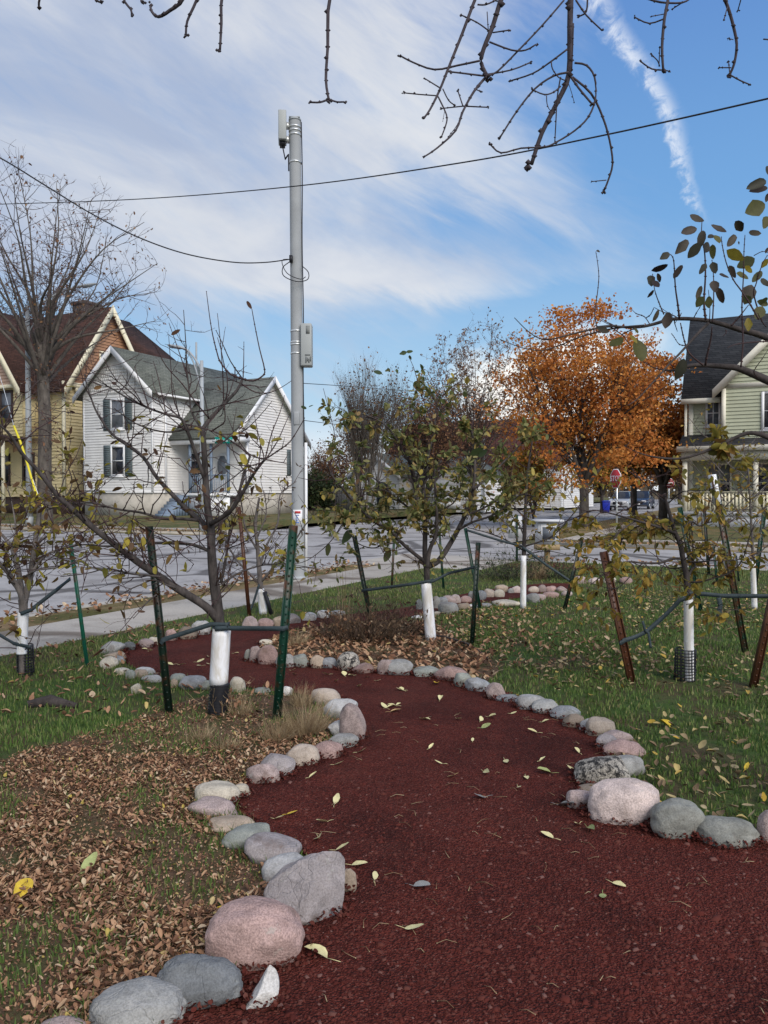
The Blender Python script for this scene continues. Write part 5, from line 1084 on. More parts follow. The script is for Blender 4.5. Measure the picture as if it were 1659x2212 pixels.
# ------------------------------------------------------------------ cars
M['car_silver'] = plain('car_silver', (.42, .43, .44), .3, 1, .05, .5, 0, metal=.3); M['car_blue'] = plain('car_blue', (.02, .035, .07), .25, 1, .05, .6, 0); M['car_white'] = plain('car_white', (.72, .73, .75), .3, 1, .03, .5, 0)
M['car_red'] = plain('car_red', (.3, .02, .03), .3, 1, .05, .5, 0); M['tyre'] = plain('tyre', (.02, .02, .02), .8, 8, .2); M['lamp_glass'] = plain('lamp_glass', (.65, .66, .68), .15, 2, .05, .6, 0); M['car_mid'] = plain('car_mid', (.06, .11, .2), .3, 1, .05, .5, 0)
def car(name, label, u, v, paint, heading=-1, L=4.6, wd=1.85, h=1.7, pickup=False, z=None, turn=0.0):
    z = H(u, 0)-.1 if z is None else z; o = W(u, v, z); t = thing(name, label, 'car', o, 'parked cars')
    f = (UVc*heading); f = Vector((f.x*math.cos(turn)-f.y*math.sin(turn), f.x*math.sin(turn)+f.y*math.cos(turn), 0)); s = Vector((f.y, -f.x, 0)); B_ = lambda a, c, zz: o+f*a+s*c+ZV*zz
    hw = wd/2; prof = [(-L/2, .45), (-L/2, .95), (-L/2+.1, 1.05), (L/2-1.2, 1.05), (L/2-.15, .92), (L/2, .7), (L/2, .35), (L/2-.2, .25), (-L/2+.2, .25)]
    def loft(pr, inset_top, mat, nm, par):
        zmax = max(p[1] for p in pr); mb = MB(); n = len(pr); V = []
        for sd in (-1, 1):
            for a, zz in pr: V.append(B_(a, sd*(hw-inset_top*max(0, (zz-.5)/(zmax-.5+1e-6))), zz))
        mb.add(V, [tuple(range(n)), tuple(range(2*n-1, n-1, -1))]+[(i, n+i, n+(i+1) % n, (i+1) % n) for i in range(n)]); return mb.build(nm, mat, par, bevel=.05)
    bd = loft(prof, .08, paint, 'body', t)
    cb = [(-L/2+.12, 1.05), (-L/2+.5, h-.04), (-L/2+.9, h), (L/2-2.1, h-.02), (L/2-1.25, 1.05)] if not pickup else [(-.6, 1.05), (-.45, h), (L/2-2.0, h), (L/2-1.25, 1.05)]
    zz0 = 1.05; mb = MB(); n = len(cb); V = []
    for sd in (-1, 1):
        for a, zz in cb: V.append(B_(a, sd*(hw-.1-.22*(zz-zz0)/(h-zz0)), zz))
    mb.add(V, [tuple(range(n)), tuple(range(2*n-1, n-1, -1))]+[(i, n+i, n+(i+1) % n, (i+1) % n) for i in range(n)]); mb.build('cabin_glass', M['dark_glass'], t, bevel=.03)
    a0 = cb[1][0]; a1 = cb[-2][0]; mb = MB(); mb.obox(o, f, s, ZV, a0+.05, a1, -hw+.33, hw-.33, h-.03, h+.035); mb.build('roof', paint, t, bevel=.03)
    for a in (-L/2+.85, L/2-.85):
        for sd in (-1, 1):
            c = B_(a, sd*(hw-.1), .34); mb = MB(); mb.tube([c-s*.11, c+s*.11], .34, 20); w_ = mb.build('wheel', M['tyre'], t)
            mb = MB(); c2 = c+s*sd*.1; mb.tube([c2-s*.02, c2+s*.025], .2, 14); mb.build('rim', M['steel'], w_)
    for sd in (-1, 1):
        mb = MB(); mb.obox(o, f, s, ZV, L/2-.22, L/2+.02, sd*(hw-.42)-.22, sd*(hw-.42)+.2, .66, .84); mb.build('headlight', M['lamp_glass'], t, bevel=.02)
        mb = MB(); mb.obox(o, f, s, ZV, L/2-1.5, L/2-1.35, sd*(hw+.02), sd*(hw+.17), 1.05, 1.2); mb.build('wing_mirror', paint, t)
    mb = MB(); mb.obox(o, f, s, ZV, L/2-.1, L/2+.03, -.42, .42, .52, .78); mb.obox(o, f, s, ZV, L/2-.1, L/2+.03, -.8, .8, .28, .42); mb.build('grille', M['black_plastic'], t)
    mb = MB(); mb.obox(o, f, s, ZV, L/2, L/2+.045, -.17, .17, .44, .54); mb.build('number_plate', M['white_trim'], t)
    return t
def at_uv(px, v):                       # where the sight line through column px crosses the street line v
    k = (px-CX)/F; u = v*(-k*CU-CV)/(CU-k*CV)*1.0
    return u
car('parked_car', 'silver grey car facing us behind the trunk in the side street', at_uv(1344, -12.6), -12.6, M['car_silver'])
car('parked_car', 'dark blue car facing us right of the silver grey one', at_uv(1383, -11.6)+1, -11.6, M['car_blue'])
car('parked_car', 'white pickup truck facing us in front of the long white house', at_uv(1092, -24.5), -24.5, M['car_white'], h=1.95, L=5.2, wd=2.0, pickup=True, z=H(64, -30)+.05, turn=.35)
car('parked_car', 'blue car seen over the lawn right of the white corner house', 52, -31.5, M['car_mid'], h=1.5, z=H(52, -30)+.02, turn=1.35)
# ------------------------------------------------------------------ small cell pole by the sidewalk
pb = G(648, 1251); pt_ = P(637, 262, pb.y); pb0 = Vector((pt_.x*.6+pb.x*.4-0.03, pb.y, 0)); ph = pt_.z; pxm = P(637, 600, pb.y).x
pole = thing('utility_pole', 'tall grey steel pole carrying an antenna and a grey box', 'pole', (pxm, pb.y, 0))
wx = lambda d: d/F*pb.y
axp = lambda z: Vector((P(645, 1250, pb.y).x+(pt_.x-P(645, 1250, pb.y).x)*(z/ph), pb.y, z)); r0 = wx(13.2)
mb = MB(); mb.tube([axp(0), axp(2.2), axp(4.5), axp(ph)], [r0*1.06, r0, r0*.97, r0*.93], 24); sh_ = mb.build('shaft', M['pole_paint'], pole, smooth=False)
sh_.data.polygons.foreach_set('use_smooth', np.ones(len(sh_.data.polygons), bool)); sh_.data.set_sharp_from_angle(angle=math.radians(40))
mb = MB(); c = axp(ph); mb.tube([c, c+ZV*.03], r0*1.02, 20); mb.obox(c, Vector((1, 0, 0)), Vector((0, 1, 0)), ZV, -.1, .1, -.1, .1, .03, .05); mb.build('pole_cap', M['galv'], pole)
zy = lambda y, Y=None: P(637, y, pb.y).z
for y in (276, 284, 293, 352, 716, 740, 745, 764):
    mb = MB(); c = axp(zy(y)); mb.tube([c-ZV*.016, c+ZV*.016], r0*1.03, 20); mb.build('clamp_band', M['steel'], pole)
# antenna panel on brackets, left of the top
c = axp(zy(277)); L_ = Vector((-1, -.12, 0)).normalized(); fw = Vector((.12, -1, 0)).normalized()
mb = MB(); a = P(610, 245, pb.y); b2 = P(610, 308, pb.y); mb.obox(Vector((a.x, pb.y, b2.z)), L_, fw, ZV, -wx(8.5), wx(8.5), -.16, .16, 0, a.z-b2.z); an = mb.build('antenna', M['box_paint'], pole, bevel=.015)
mb = MB()
for y in (272, 302): cc = axp(zy(y)); mb.tube([cc, Vector((a.x, pb.y, cc.z))], .02, 8); mb.obox(Vector((a.x+wx(9), pb.y, cc.z)), Vector((1, 0, 0)), Vector((0, 1, 0)), ZV, -.02, .05, -.05, .05, -.05, .05)
mb.build('bracket', M['steel'], pole)
mb = MB(); mb.obox(Vector((a.x, pb.y, b2.z-.07)), L_, fw, ZV, -.05, .05, -.09, .09, 0, .07); mb.build('connector', M['black_plastic'], an)
mb = MB(); e = Vector((a.x, pb.y, b2.z-.06))
for k in (-.03, 0, .03): mb.tube([e+fw*k, e+Vector((.05, k, -.25)), axp(zy(345))+Vector((-r0-.01, k*.5, .1)), axp(zy(370))+Vector((-r0-.005, -.02+k*.4, 0))], .011, 6)
mb.tube([axp(zy(y))+Vector((r0+wx(1.2)*(1+.6*math.sin(y*.021)), -.02, 0)) for y in range(265, 1240, 24)], .011, 5)
mb.tube(*crom([P(625, 566, pb.y-.1), P(611, 578, pb.y-.15), P(613, 596, pb.y-.2), P(640, 608, pb.y-.25), P(664, 604, pb.y-.15), P(666, 588, pb.y-.1), P(652, 574, pb.y-.12)], [.009]*7), 5)
mb.tube(*crom([P(628, 560, pb.y-.1), P(609, 563, pb.y-.15), P(620, 590, pb.y-.22), P(648, 603, pb.y-.2), P(660, 598, pb.y-.12)], [.008]*5), 5); mb.build('cable', M['black_cable'], pole)
mb = MB(); c = P(629, 560, pb.y-r0); mb.obox(c, Vector((1, 0, 0)), Vector((0, 1, 0)), ZV, -.03, .03, -.06, .04, -.06, .06); mb.build('insulator', M['black_plastic'], pole)
a = P(651, 702, pb.y); b2 = P(675, 793, pb.y); mb = MB(); mb.obox(Vector(((a.x+b2.x)/2, pb.y, b2.z)), Vector((1, 0, 0)), Vector((0, 1, 0)), ZV, -(b2.x-a.x)/2, (b2.x-a.x)/2, -.17, .1, 0, a.z-b2.z); bx = mb.build('radio_box', M['box_paint'], pole, bevel=.02)
mb = MB(); oc = Vector(((a.x+b2.x)/2, pb.y-.172, b2.z)); X1 = Vector((1, 0, 0)); Y1_ = Vector((0, -1, 0)); mb.obox(oc, X1, Y1_, ZV, .0, .07, 0, .004, a.z-b2.z-.2, a.z-b2.z-.05); mb.build('vent', plain('grey_vent', (.2, .21, .2), .7), bx)
mb = MB(); [mb.obox(oc, X1, Y1_, ZV, -.01+i*.028, .008+i*.028, 0, .004, .05+.03*(i % 2), .17-.02*(i % 3)) for i in range(4)]; mb.obox(oc, X1, Y1_, ZV, -.02, .08, 0, .004, .19, .21); mb.build('marking', plain('grey_print', (.12, .13, .13), .7), bx)
mb = MB(); c = axp(zy(905)); mb.obox(c, X1, Y1_, ZV, -.06, .06, r0*.7, r0+.012, -.13, .13); mb.build('access_cover', M['pole_paint'], pole, bevel=.05)
mb = MB(); c = axp(zy(1118)); mb.obox(c, X1, Y1_, ZV, -.08, .09, r0*.6, r0+.006, -.15, .15); st_ = mb.build('notice', M['white_trim'], pole)
mb = MB(); mb.obox(c, X1, Y1_, ZV, -.05, .06, r0+.006, r0+.009, .08, .125); mb.build('red_band', plain('red_print', (.5, .05, .05), .6), st_)
mb = MB(); [mb.obox(c, X1, Y1_, ZV, -.04+k*.005, .035-k*.008, r0+.006, r0+.009, -.1+i*.035, -.083+i*.035) for i, k in enumerate((0, 2, 1, 3, 0))]; mb.build('blue_print', plain('blue_print', (.08, .18, .5), .6), st_)
mb = MB(); c = axp(0); mb.tube([c, c+ZV*.06], r0*1.35, 20); mb.build('base_flange', M['galv'], pole)
mb = MB(); mb.tube([Vector((axp(0).x+r0+.03, pb.y-.02, 0)), Vector((axp(0).x+r0+.03, pb.y-.02, 2.6))], .03, 8); mb.build('conduit', M['white_trim'], pole)
# ------------------------------------------------------------------ street lamps
def lamp(label, base, h, armdir, reach, rise, rb):
    t = thing('street_lamp', label, 'street lamp', base, 'street lamps on the far corner'); b = Vector(base); a = Vector(armdir).normalized()
    mb = MB(); mb.tube([b, b+ZV*h*.5, b+ZV*h], [rb, rb*.85, rb*.62], 14); mb.tube([b, b+ZV*.5], rb*1.15, 14); mb.build('pole', M['galv'], t)
    top = b+ZV*h; mb = MB()
    for z1, k in ((-.45, 0), (-1.5, 1)):
        mb.tube([top+ZV*(z1)+a*(reach*.75*s if k else reach*s)+ZV*((rise+.45) if not k else rise+1.3)*(1-(1-s)**2) for s in np.linspace(0, 1, 12)], .05 if not k else .035, 8)
    mb.build('arm', M['galv'], t)
    e = top+a*reach+ZV*rise; mb = MB(); sd = Vector((-a.y, a.x, 0))
    prof = [(-.15, .05), (.0, .13), (.35, .17), (.7, .14), (.85, .05)]; V = []
    for s, w_ in prof:
        for q in range(10): an_ = 2*math.pi*q/10; V.append(e+a*s+sd*(w_*math.cos(an_))+ZV*(.075*math.sin(an_)*(w_/.15)**.5))
    mb.add(V, [(i*10+j, i*10+(j+1) % 10, (i+1)*10+(j+1) % 10, (i+1)*10+j) for i in range(4) for j in range(10)]+[tuple(range(9, -1, -1)), tuple(range(40, 50))]); hd = mb.build('lamp_head', M['galv'], t, smooth=True)
    mb = MB(); mb.obox(e, a, sd, ZV, .15, .65, -.11, .11, -.1, -.06); mb.build('lens', M['grey_glass'], hd)
    return t
b = W(27.0, -34.3, .0); lamp('grey street lamp with long arm in front of the yellow house', b, P(62, 660, b.y).z, P(185, 640, b.y+1)-P(62, 660, b.y), 2.6, .55, .17)
b = W(27.0, -22.9, .0); ht = P(458, 779, b.y).z; l2 = lamp('grey street lamp curving left above the white house', b, ht, P(395, 765, b.y+1.0)-P(458, 775, b.y), 1.35, .45, .12)
b = W(36, -24.0, .1); pb_ = P(1010, 855, b.y); lb = W(58, -18.0, .1); k = lb.y
lamp('distant street lamp showing only its arm before the domed tree', (P(1045, 900, k).x, k, .2), P(1045, 858, k).z-.2, (-1, 0.1, 0), 1.6, .25, .1)
# street name sign beside the lamp
def text_obj(name, s, size, mat, parent, o, ex, up, ext=.002, align='CENTER'):
    cu = bpy.data.curves.new(name, 'FONT'); cu.body = s; cu.size = size; cu.align_x = align; cu.align_y = 'CENTER'; cu.extrude = ext; cu.resolution_u = 3
    tmp = bpy.data.objects.new(name+'_tmp', cu); link(tmp); bpy.context.view_layer.update()
    me = bpy.data.meshes.new_from_object(tmp.evaluated_get(bpy.context.evaluated_depsgraph_get())); me.name = name
    COL.objects.unlink(tmp); bpy.data.objects.remove(tmp)
    nz = ex.cross(up); off = root_loc(parent)
    for v in me.vertices: p = o+ex*v.co.x+up*v.co.y+nz*v.co.z-off; v.co = p
    me.materials.clear(); me.materials.append(mat); ob = bpy.data.objects.new(name, me); link(ob); ob.parent = parent; return ob
M['sign_green'] = plain('sign_green', (.0, .22, .17), .5, 2, .06, .4, 0); M['sign_white'] = plain('sign_white', (.78, .78, .78), .5, 2, .04, .4, 0); M['sign_red'] = plain('sign_red', (.42, .02, .03), .5, 2, .08, .4, 0)
def sgn_axes(nrm): n = Vector(nrm).normalized(); ex = ZV.cross(n).normalized(); return n, ex
b = W(27.0, -22.9); Yb = b.y-.25; a, c = P(464, 944, Yb), P(502, 958, Yb)
sg = thing('street_sign', 'green street name sign in front of the white house porch', 'sign', (a.x, Yb, c.z)); mb = MB(); mb.box(a.x, c.x, Yb-.015, Yb+.015, c.z, a.z); mb.build('plate', M['sign_green'], sg)
n, ex = sgn_axes((0, -1, 0)); text_obj('lettering', 'N Palmer St', .155, M['sign_white'], sg, Vector(((a.x+c.x)/2, Yb-.017, (a.z+c.z)/2-.01)), ex, ZV)
mb = MB(); mb.box(a.x-.12, a.x+.02, Yb-.02, Yb+.27, c.z+.08, c.z+.14); mb.build('bracket', M['galv'], sg)
# stop sign and no entry sign
def octo(c, ex, r, nv, t, sides=8, rot=math.pi/8): return [c+ex*(r*math.cos(rot+2*math.pi*i/sides))+ZV*(r*math.sin(rot+2*math.pi*i/sides)) for i in range(sides)]
sb = G(1323, 1160); n, ex = sgn_axes((-.965, -.26, 0)); c = P(1329, 1034, sb.y); c.x += .02
ss = thing('stop_sign', 'red octagonal stop sign on a pale post at the far corner', 'sign', (sb.x, sb.y, 0)); mb = MB(); pc_ = c-n*.055; mb.tube([Vector((pc_.x, pc_.y, -.1)), Vector((pc_.x, pc_.y, c.z+.3))], .035, 8); mb.build('post', M['steel'], ss)
mb = MB(); mb.prism(octo(c, ex, .40, 8, 0), n*.012); mb.build('rim', M['sign_white'], ss); mb = MB(); mb.prism(octo(c+n*.012, ex, .37, 8, 0), n*.004); pl_ = mb.build('plate', M['sign_red'], ss)
text_obj('lettering', 'STOP', .30, M['sign_white'], pl_, c+n*.018-ZV*.0, ex, ZV)
uu = at_uv(1445, -6.4); sb = W(uu, -6.4, .2); n, ex = sgn_axes((-CU, -CV, 0)); c = P(1445, 1044, sb.y)
ns = thing('no_entry_sign', 'round red do not enter sign down the side street', 'sign', sb); mb = MB(); mb.tube([sb-ZV*.2, Vector((sb.x, sb.y+.05, c.z+.4))], .05, 8); mb.build('post', M['steel'], ns)
rr = 11/F*sb.y*.95; mb = MB(); mb.prism(octo(c, ex, rr*1.1, 0, 0, 24), n*.012); mb.build('rim', M['sign_white'], ns); mb = MB(); mb.prism(octo(c+n*.012, ex, rr, 0, 0, 24), n*.004); pl_ = mb.build('plate', M['sign_red'], ns)
mb = MB(); mb.obox(c+n*.017, ex, n, ZV, -rr*.75, rr*.75, 0, .004, -rr*.2, rr*.2); br_ = mb.build('bar', M['sign_white'], pl_)
text_obj('lettering', 'DO NOT', rr*.34, M['sign_white'], pl_, c+n*.019+ZV*rr*.48, ex, ZV); text_obj('lettering', 'ENTER', rr*.34, M['sign_white'], pl_, c+n*.019-ZV*rr*.5, ex, ZV)
# little library box and a blank board at the lawn edge
Yl = G(1178, 1213).y; sc_ = Yl/F; a = P(1160, 1127, Yl); c = P(1203, 1175, Yl)
lib = thing('library_box', 'white roofed box on a wooden post at the lawn edge', 'library box', (P(1182, 1213, Yl).x, Yl, 0)); cx_ = P(1182, 1213, Yl).x
mb = MB(); mb.box(cx_-.06, cx_+.06, Yl-.05, Yl+.07, -.1, c.z-.03); mb.build('post', M['wood'], lib); mb = MB(); mb.box(a.x-.03, c.x+.03, Yl-.2, Yl+.24, c.z-.14, c.z-.005); mb.build('shelf', M['wood'], lib)
mb = MB(); mb.box(a.x, c.x, Yl-.2, Yl+.22, c.z, a.z); bx = mb.build('box', M['box_white'], lib); mb = MB(); mb.box(a.x+.05, c.x-.05, Yl-.215, Yl-.2, c.z+.05, a.z-.06); mb.build('door', M['grey_leafy'] if 'grey_leafy' in M else M['white_trim'], bx); mb = MB(); mb.box(a.x+.09, c.x-.09, Yl-.22, Yl-.214, c.z+.12, a.z-.12); mb.build('pane', M['grey_glass'], bx)
mb = MB(); mb.prism([Vector((a.x-.11, Yl-.30, a.z+.0)), Vector((c.x+.10, Yl-.30, a.z+.0)), Vector((c.x+.10, Yl+.32, a.z+.0)), Vector((a.x-.11, Yl+.32, a.z+.0))], Vector((0, 0, .055))); mb.build('roof', M['box_white'], lib)
Yl = G(1115, 1213).y; a = P(1098, 1115, Yl); c = P(1127, 1163, Yl); sg = thing('notice_board', 'blank white board on a dark green stake by the library box', 'board', (P(1115, 1213, Yl).x, Yl, 0)); px_ = P(1116, 1213, Yl).x
mb = MB(); mb.box(a.x, c.x, Yl-.012, Yl+.012, c.z, a.z); mb.build('board', M['box_white'], sg); mb = MB(); mb.box(px_-.025, px_+.025, Yl-.05, Yl-.013, -.1, a.z+.03); mb.build('post', M['green_post'], sg)
# blue wheeled bin
bu = at_uv(1308, -18.5); o = W(bu, -18.5, H(bu, 0)-.1); o = Vector((P(1308, 1080, 62).x, 62, .12)); bn = thing('recycling_bin', 'blue wheeled bin left of the stop sign', 'bin', o)
mb = MB(); V = []
for z, k in ((.1, .24), (.5, .27), (.95, .31)): V += [o+Vector((x*k, y*k, z)) for x, y in ((-1, -1), (1, -1), (1, 1), (-1, 1))]
mb.add(V, [(3, 2, 1, 0)]+[(i*4+j, i*4+(j+1) % 4, i*4+4+(j+1) % 4, i*4+4+j) for i in (0, 1) for j in range(4)]+[(8, 9, 10, 11)]); M['bin_blue'] = plain('bin_blue', (.01, .025, .32), .45, 2, .1); mb.build('body', M['bin_blue'], bn, bevel=.02)
mb = MB(); mb.prism([o+Vector((-.34, -.36, .96)), o+Vector((.34, -.36, .96)), o+Vector((.34, .36, 1.04)), o+Vector((-.34, .36, 1.04))], ZV*.05); mb.build('lid', M['bin_blue'], bn, bevel=.02)
for s in (-.25, .25): mb = MB(); mb.tube([o+Vector((s-.03, .24, .1)), o+Vector((s+.03, .24, .1))], .1, 14); mb.build('wheel', M['tyre'], bn)
# ------------------------------------------------------------------ overhead wires
def wire(name, pts_, r, label):
    V = [P(*p) for p in pts_]; mb = MB(); Q = []
    for i in range(len(V)-1):                        # Catmull-Rom between the measured points
        p0, p1_, p2_, p3_ = V[max(i-1, 0)], V[i], V[i+1], V[min(i+2, len(V)-1)]
        for j in range(8):
            t = j/8; Q.append(0.5*((2*p1_)+(p2_-p0)*t+(2*p0-5*p1_+4*p2_-p3_)*t*t+(3*p1_-p0-3*p2_+p3_)*t**3))
    Q.append(V[-1]); mb.tube(Q, r, 6); return tag(mb.build(name, M['black_cable'], None, V[0]), label, 'wire', 'overhead wires')
wire('overhead_wire', [(-260, 447, 24), (0, 441, 21), (300, 430, 17.5), (640, 402, 14.2), (1000, 351, 11.3), (1300, 293, 9.6), (1659, 213, 8.2), (1900, 155, 7.4)], .010, 'thin wire rising across the whole sky to the right')
wire('overhead_wire', [(-160, 258, 11.5), (0, 341, 12), (100, 402, 12.4), (200, 463, 12.8), (300, 513, 13.2), (400, 548, 13.7), (500, 566, 14.1), (570, 567, 14.4), (626, 560, 14.6)], .011, 'sagging service wire from upper left to the grey pole')
wire('overhead_wire', [(655, 828, 40), (760, 835, 52), (900, 846, 70)], .02, 'faint distant wire right of the grey pole, upper'); wire('overhead_wire', [(655, 908, 42), (720, 916, 55), (800, 925, 70)], .02, 'faint distant wire right of the grey pole, lower')
mb = MB(); gp = [P(30, 920, 31), P(46, 960, 30.6), P(60, 1005, 30.2), P(76, 1060, 29.8), P(92, 1094, 29.5)]; mb.tube(*crom(gp, [.045]*5), 8)
M['yellow_plastic'] = plain('yellow_plastic', (.62, .52, .03), .5, 3, .1); tag(mb.build('guy_guard', M['yellow_plastic'], None, gp[-1]), 'yellow plastic cable guard slanting beside the left street lamp', 'cable guard')
mb = MB(); mb.tube([P(94, 1098, 29.5), gp[-1], gp[0], P(8, 840, 31.6), P(-120, 420, 34)], .012, 5); tag(mb.build('guy_wire', M['steel'], None, gp[-1]), 'thin steel stay wire running through the yellow guard', 'wire')
# ------------------------------------------------------------------ trees
class Tree:
    """limbs traced on the photograph as 3-D polylines, each with its own depth; twigs and leaves grow from them"""
    def __init__(s, Y0, fr, seed=1): s.Y0 = Y0; s.fr = fr; s.limbs = []; s.tw = []; s.nodes = []; s.r = random.Random(seed)
    def br(s, p, r0, r1, d0=0.0, d1=0.0, fr=None, k=4, dm=None):
        fr = fr or s.fr; n = len(p); V, R = [], []
        for i, (x, y) in enumerate(p):
            t = i/(n-1); d = d0+(d1-d0)*t+(0 if dm is None else dm*4*t*(1-t)); px, py = fr(x, y); Y = s.Y0+d; V.append(P(px, py, Y)); R.append((r0+(r1-r0)*t)/F*Y)
        s.limbs.append(crom(V, R, k)); return s
    def twig(s, p, r0, r1, d0=0, d1=0, fr=None):
        s.br(p, r0, r1, d0, d1, fr, 3); q = s.limbs.pop(); s.tw.append(q); return s
    def sprout(s, per_m, L0, L1, r, up=0.5, sub=0.5, src=None, rmax=.03, flat=1.0, min_t=0.15):
        R = s.r
        for Q, S in (src or list(s.limbs)):
            L = sum((Q[i+1]-Q[i]).length for i in range(len(Q)-1)); n = int(L*per_m+R.random())
            for _ in range(n):
                t = R.uniform(min_t, 1.0)*(len(Q)-1.001); i = int(t)
                if S[i] > rmax: continue
                p = Q[i].lerp(Q[i+1], t-i); d = (Q[i+1]-Q[i]).normalized()
                rd = Vector((R.gauss(0, 1), R.gauss(0, 1)*flat, R.gauss(0, .7))).normalized()
                d = (d*R.uniform(.1, .7)+rd*.9+Vector((0, 0, up*R.uniform(.2, 1.4)))).normalized(); s._grow(p, d, R.uniform(L0, L1), min(r, S[i]*.7), up, sub)
        return s
    def _grow(s, p, d, L, r, up, sub, lev=0):
        R = s.r; k = 5; Q = [p]; S = [r]
        for i in range(k):
            d = (d+Vector((R.gauss(0, .16), R.gauss(0, .16), R.gauss(0, .14)+up*.10))).normalized(); p = p+d*(L/k); Q.append(p); S.append(r*(1-.55*(i+1)/k))
            s.nodes.append((p, d.copy(), 0.5 if i < 2 else 1.0))
            if lev < 2 and R.random() < sub*.5: s._grow(p, (d*.5+Vector((R.gauss(0, 1), R.gauss(0, 1), R.gauss(0, .6)+up))*.7).normalized(), L*R.uniform(.3, .55), r*.6, up, sub*.6, lev+1)
        s.tw.append((Q, S))
    def build(s, name, label, loc, bark, twigm, cat='tree', group=None, leaf=None, leafm=None, extra=None, tn=8, knots=0.0, more=None):
        t = thing(name, label, cat, loc, group); R = s.r
        mb = MB(); [mb.tube(Q, S, tn) for Q, S in s.limbs]; mb.build('trunk', bark, t, smooth=True)
        mb = MB(); [mb.tube(Q, S, 5 if S[0] > .003 else 4) for Q, S in s.tw]
        for Q, S in s.tw:
            if knots and len(Q) > 3:
                for i in range(1, len(Q), 1):
                    if R.random() < knots: mb.ball(Q[i], S[i]*1.75+.0006)
        if more: more(mb)
        if s.tw: mb.build('crown', twigm, t, smooth=True)
        Vs, Ps, n0 = [], [], 0
        if leaf:
            cnt, L0, L1, droop = leaf; nd = s.nodes; wts = [w for _, _, w in nd]
            ch = R.choices(nd, wts, k=int(cnt)) if nd else []
            if ch:
                Pn = np.array([tuple(p) for p, _, _ in ch]); Dn = np.array([tuple(d) for _, d, _ in ch]); n = len(ch)
                D = Dn*.5+rng.normal(0, .75, (n, 3)); D[:, 2] -= droop; U = rng.normal(0, .6, (n, 3)); U[:, 2] += .8; L = rng.uniform(L0, L1, n)
                Dn_ = D/np.linalg.norm(D, axis=1, keepdims=True)
                V, pl = leaf_geo(Pn+Dn_*.012, D, U, L, L*rng.uniform(.36, .62, n), rng.uniform(-.25, .35, n), rng.uniform(0, .8, n)); mb = MB(); mb.addnp(V, pl)
                mb.build('leaves', leafm, t, smooth=True)
        if extra: extra(t)
        return t
def traced_leaf(mb, fr, x0, y0, x1, y1, Y, wk=.45, curl=.1, face=0.6, seed=0):
    a, b2 = P(*fr(x0, y0), Y), P(*fr(x1, y1), Y+random.uniform(-.03, .03)); d = b2-a; L = d.length; r = np.random.default_rng(seed+int(x0*3+y0))
    U = np.array([[r.normal(0, .4), -face-r.uniform(0, .5), r.normal(0, .5)]])
    V, pl = leaf_geo(np.array([tuple(a)]), np.array([tuple(d)]), U, np.array([L]), np.array([L*wk]), np.array([curl]), np.array([r.uniform(.0, .5)])); mb.addnp(V, pl)
# ---- nearest bare pear tree
FT = frame(300, 1100, .633); GA = 'young trees planted along the path'
T = Tree(Y1, FT, 3); k = .347
T.br([(885, 2360), (893, 2200), (880, 2050), (855, 1850), (842, 1700), (838, 1550), (820, 1450), (805, 1250), (795, 1050), (785, 925)], 13.6, 5.2)
T.limbs[-1] = (T.limbs[-1][0], [s_*f_ for s_, f_ in zip(T.limbs[-1][1], np.interp(np.linspace(0, 1, len(T.limbs[-1][1])), [0, .2, .5, 1], [.9, 1.0, .95, 1.0]))])
T.br([(886, 2120), (800, 2030), (640, 1930), (520, 1850), (400, 1770), (320, 1710), (240, 1650), (100, 1540), (0, 1450)], 9.5, 6.0, 0, -.45)
T.br([(0, 1450), (-110, 1350), (-230, 1200), (-330, 1090), (-410, 970), (-480, 900)], 6.0, 2.0, -.45, -.75)
T.br([(785, 935), (830, 870), (920, 775), (1000, 690), (1035, 618)], 5.0, 2.6, 0, .25)
T.br([(835, 1570), (770, 1500), (690, 1430), (600, 1340), (500, 1230), (420, 1110), (330, 1040), (220, 960), (130, 830), (80, 700), (50, 590)], 6.4, 1.1, .05, .55)
T.br([(812, 1280), (770, 1160), (735, 1060), (690, 940), (650, 865), (560, 840), (450, 800), (340, 750), (240, 690), (170, 650)], 4.6, 1.2, 0, -.3)
T.br([(838, 1520), (890, 1490), (960, 1440), (1010, 1370), (1085, 1240), (1140, 1160), (1175, 1120)], 5.5, 2.6, -.05, -.4)
T.br([(850, 1540), (930, 1480), (1000, 1370), (1045, 1200), (1082, 1100)], 4.6, 2.4, .1, .3)
T.br([(830, 1690), (720, 1650), (600, 1640), (480, 1640), (330, 1650), (200, 1662), (50, 1650), (-60, 1668)], 3.8, 1.2, 0, .35)
T.br([(770, 1500), (660, 1490), (540, 1488), (400, 1450), (260, 1430), (100, 1390), (-40, 1390), (-160, 1330)], 3.8, 1.2, .05, -.3)
T.br([(905, 1900), (955, 1860), (1050, 1810), (1180, 1775), (1320, 1770)], 3.0, .9, 0, .1)
T.br([(900, 1890), (930, 1740), (945, 1620), (960, 1500)], 3.6, 1.6, .1, .2)
T.br([(785, 930), (700, 930), (560, 950), (400, 910), (300, 850), (235, 800)], 2.6, .8, 0, -.2)
T.br([(785, 935), (720, 830), (705, 720), (690, 560), (682, 400), (668, 190)], 2.6, .7, 0, .1)
T.br([(530, 1850), (430, 1840), (330, 1830), (200, 1800), (60, 1830), (-100, 1850)], 2.6, .8, -.3, -.5)
T.br([(620, 1920), (560, 1900), (480, 1870), (400, 1900), (330, 1930), (270, 1965), (260, 1940)], 2.4, .7, -.2, -.5)
T.br([(500, 1960), (440, 2010), (400, 2060), (355, 2110)], 1.8, .6, -.35, -.5)
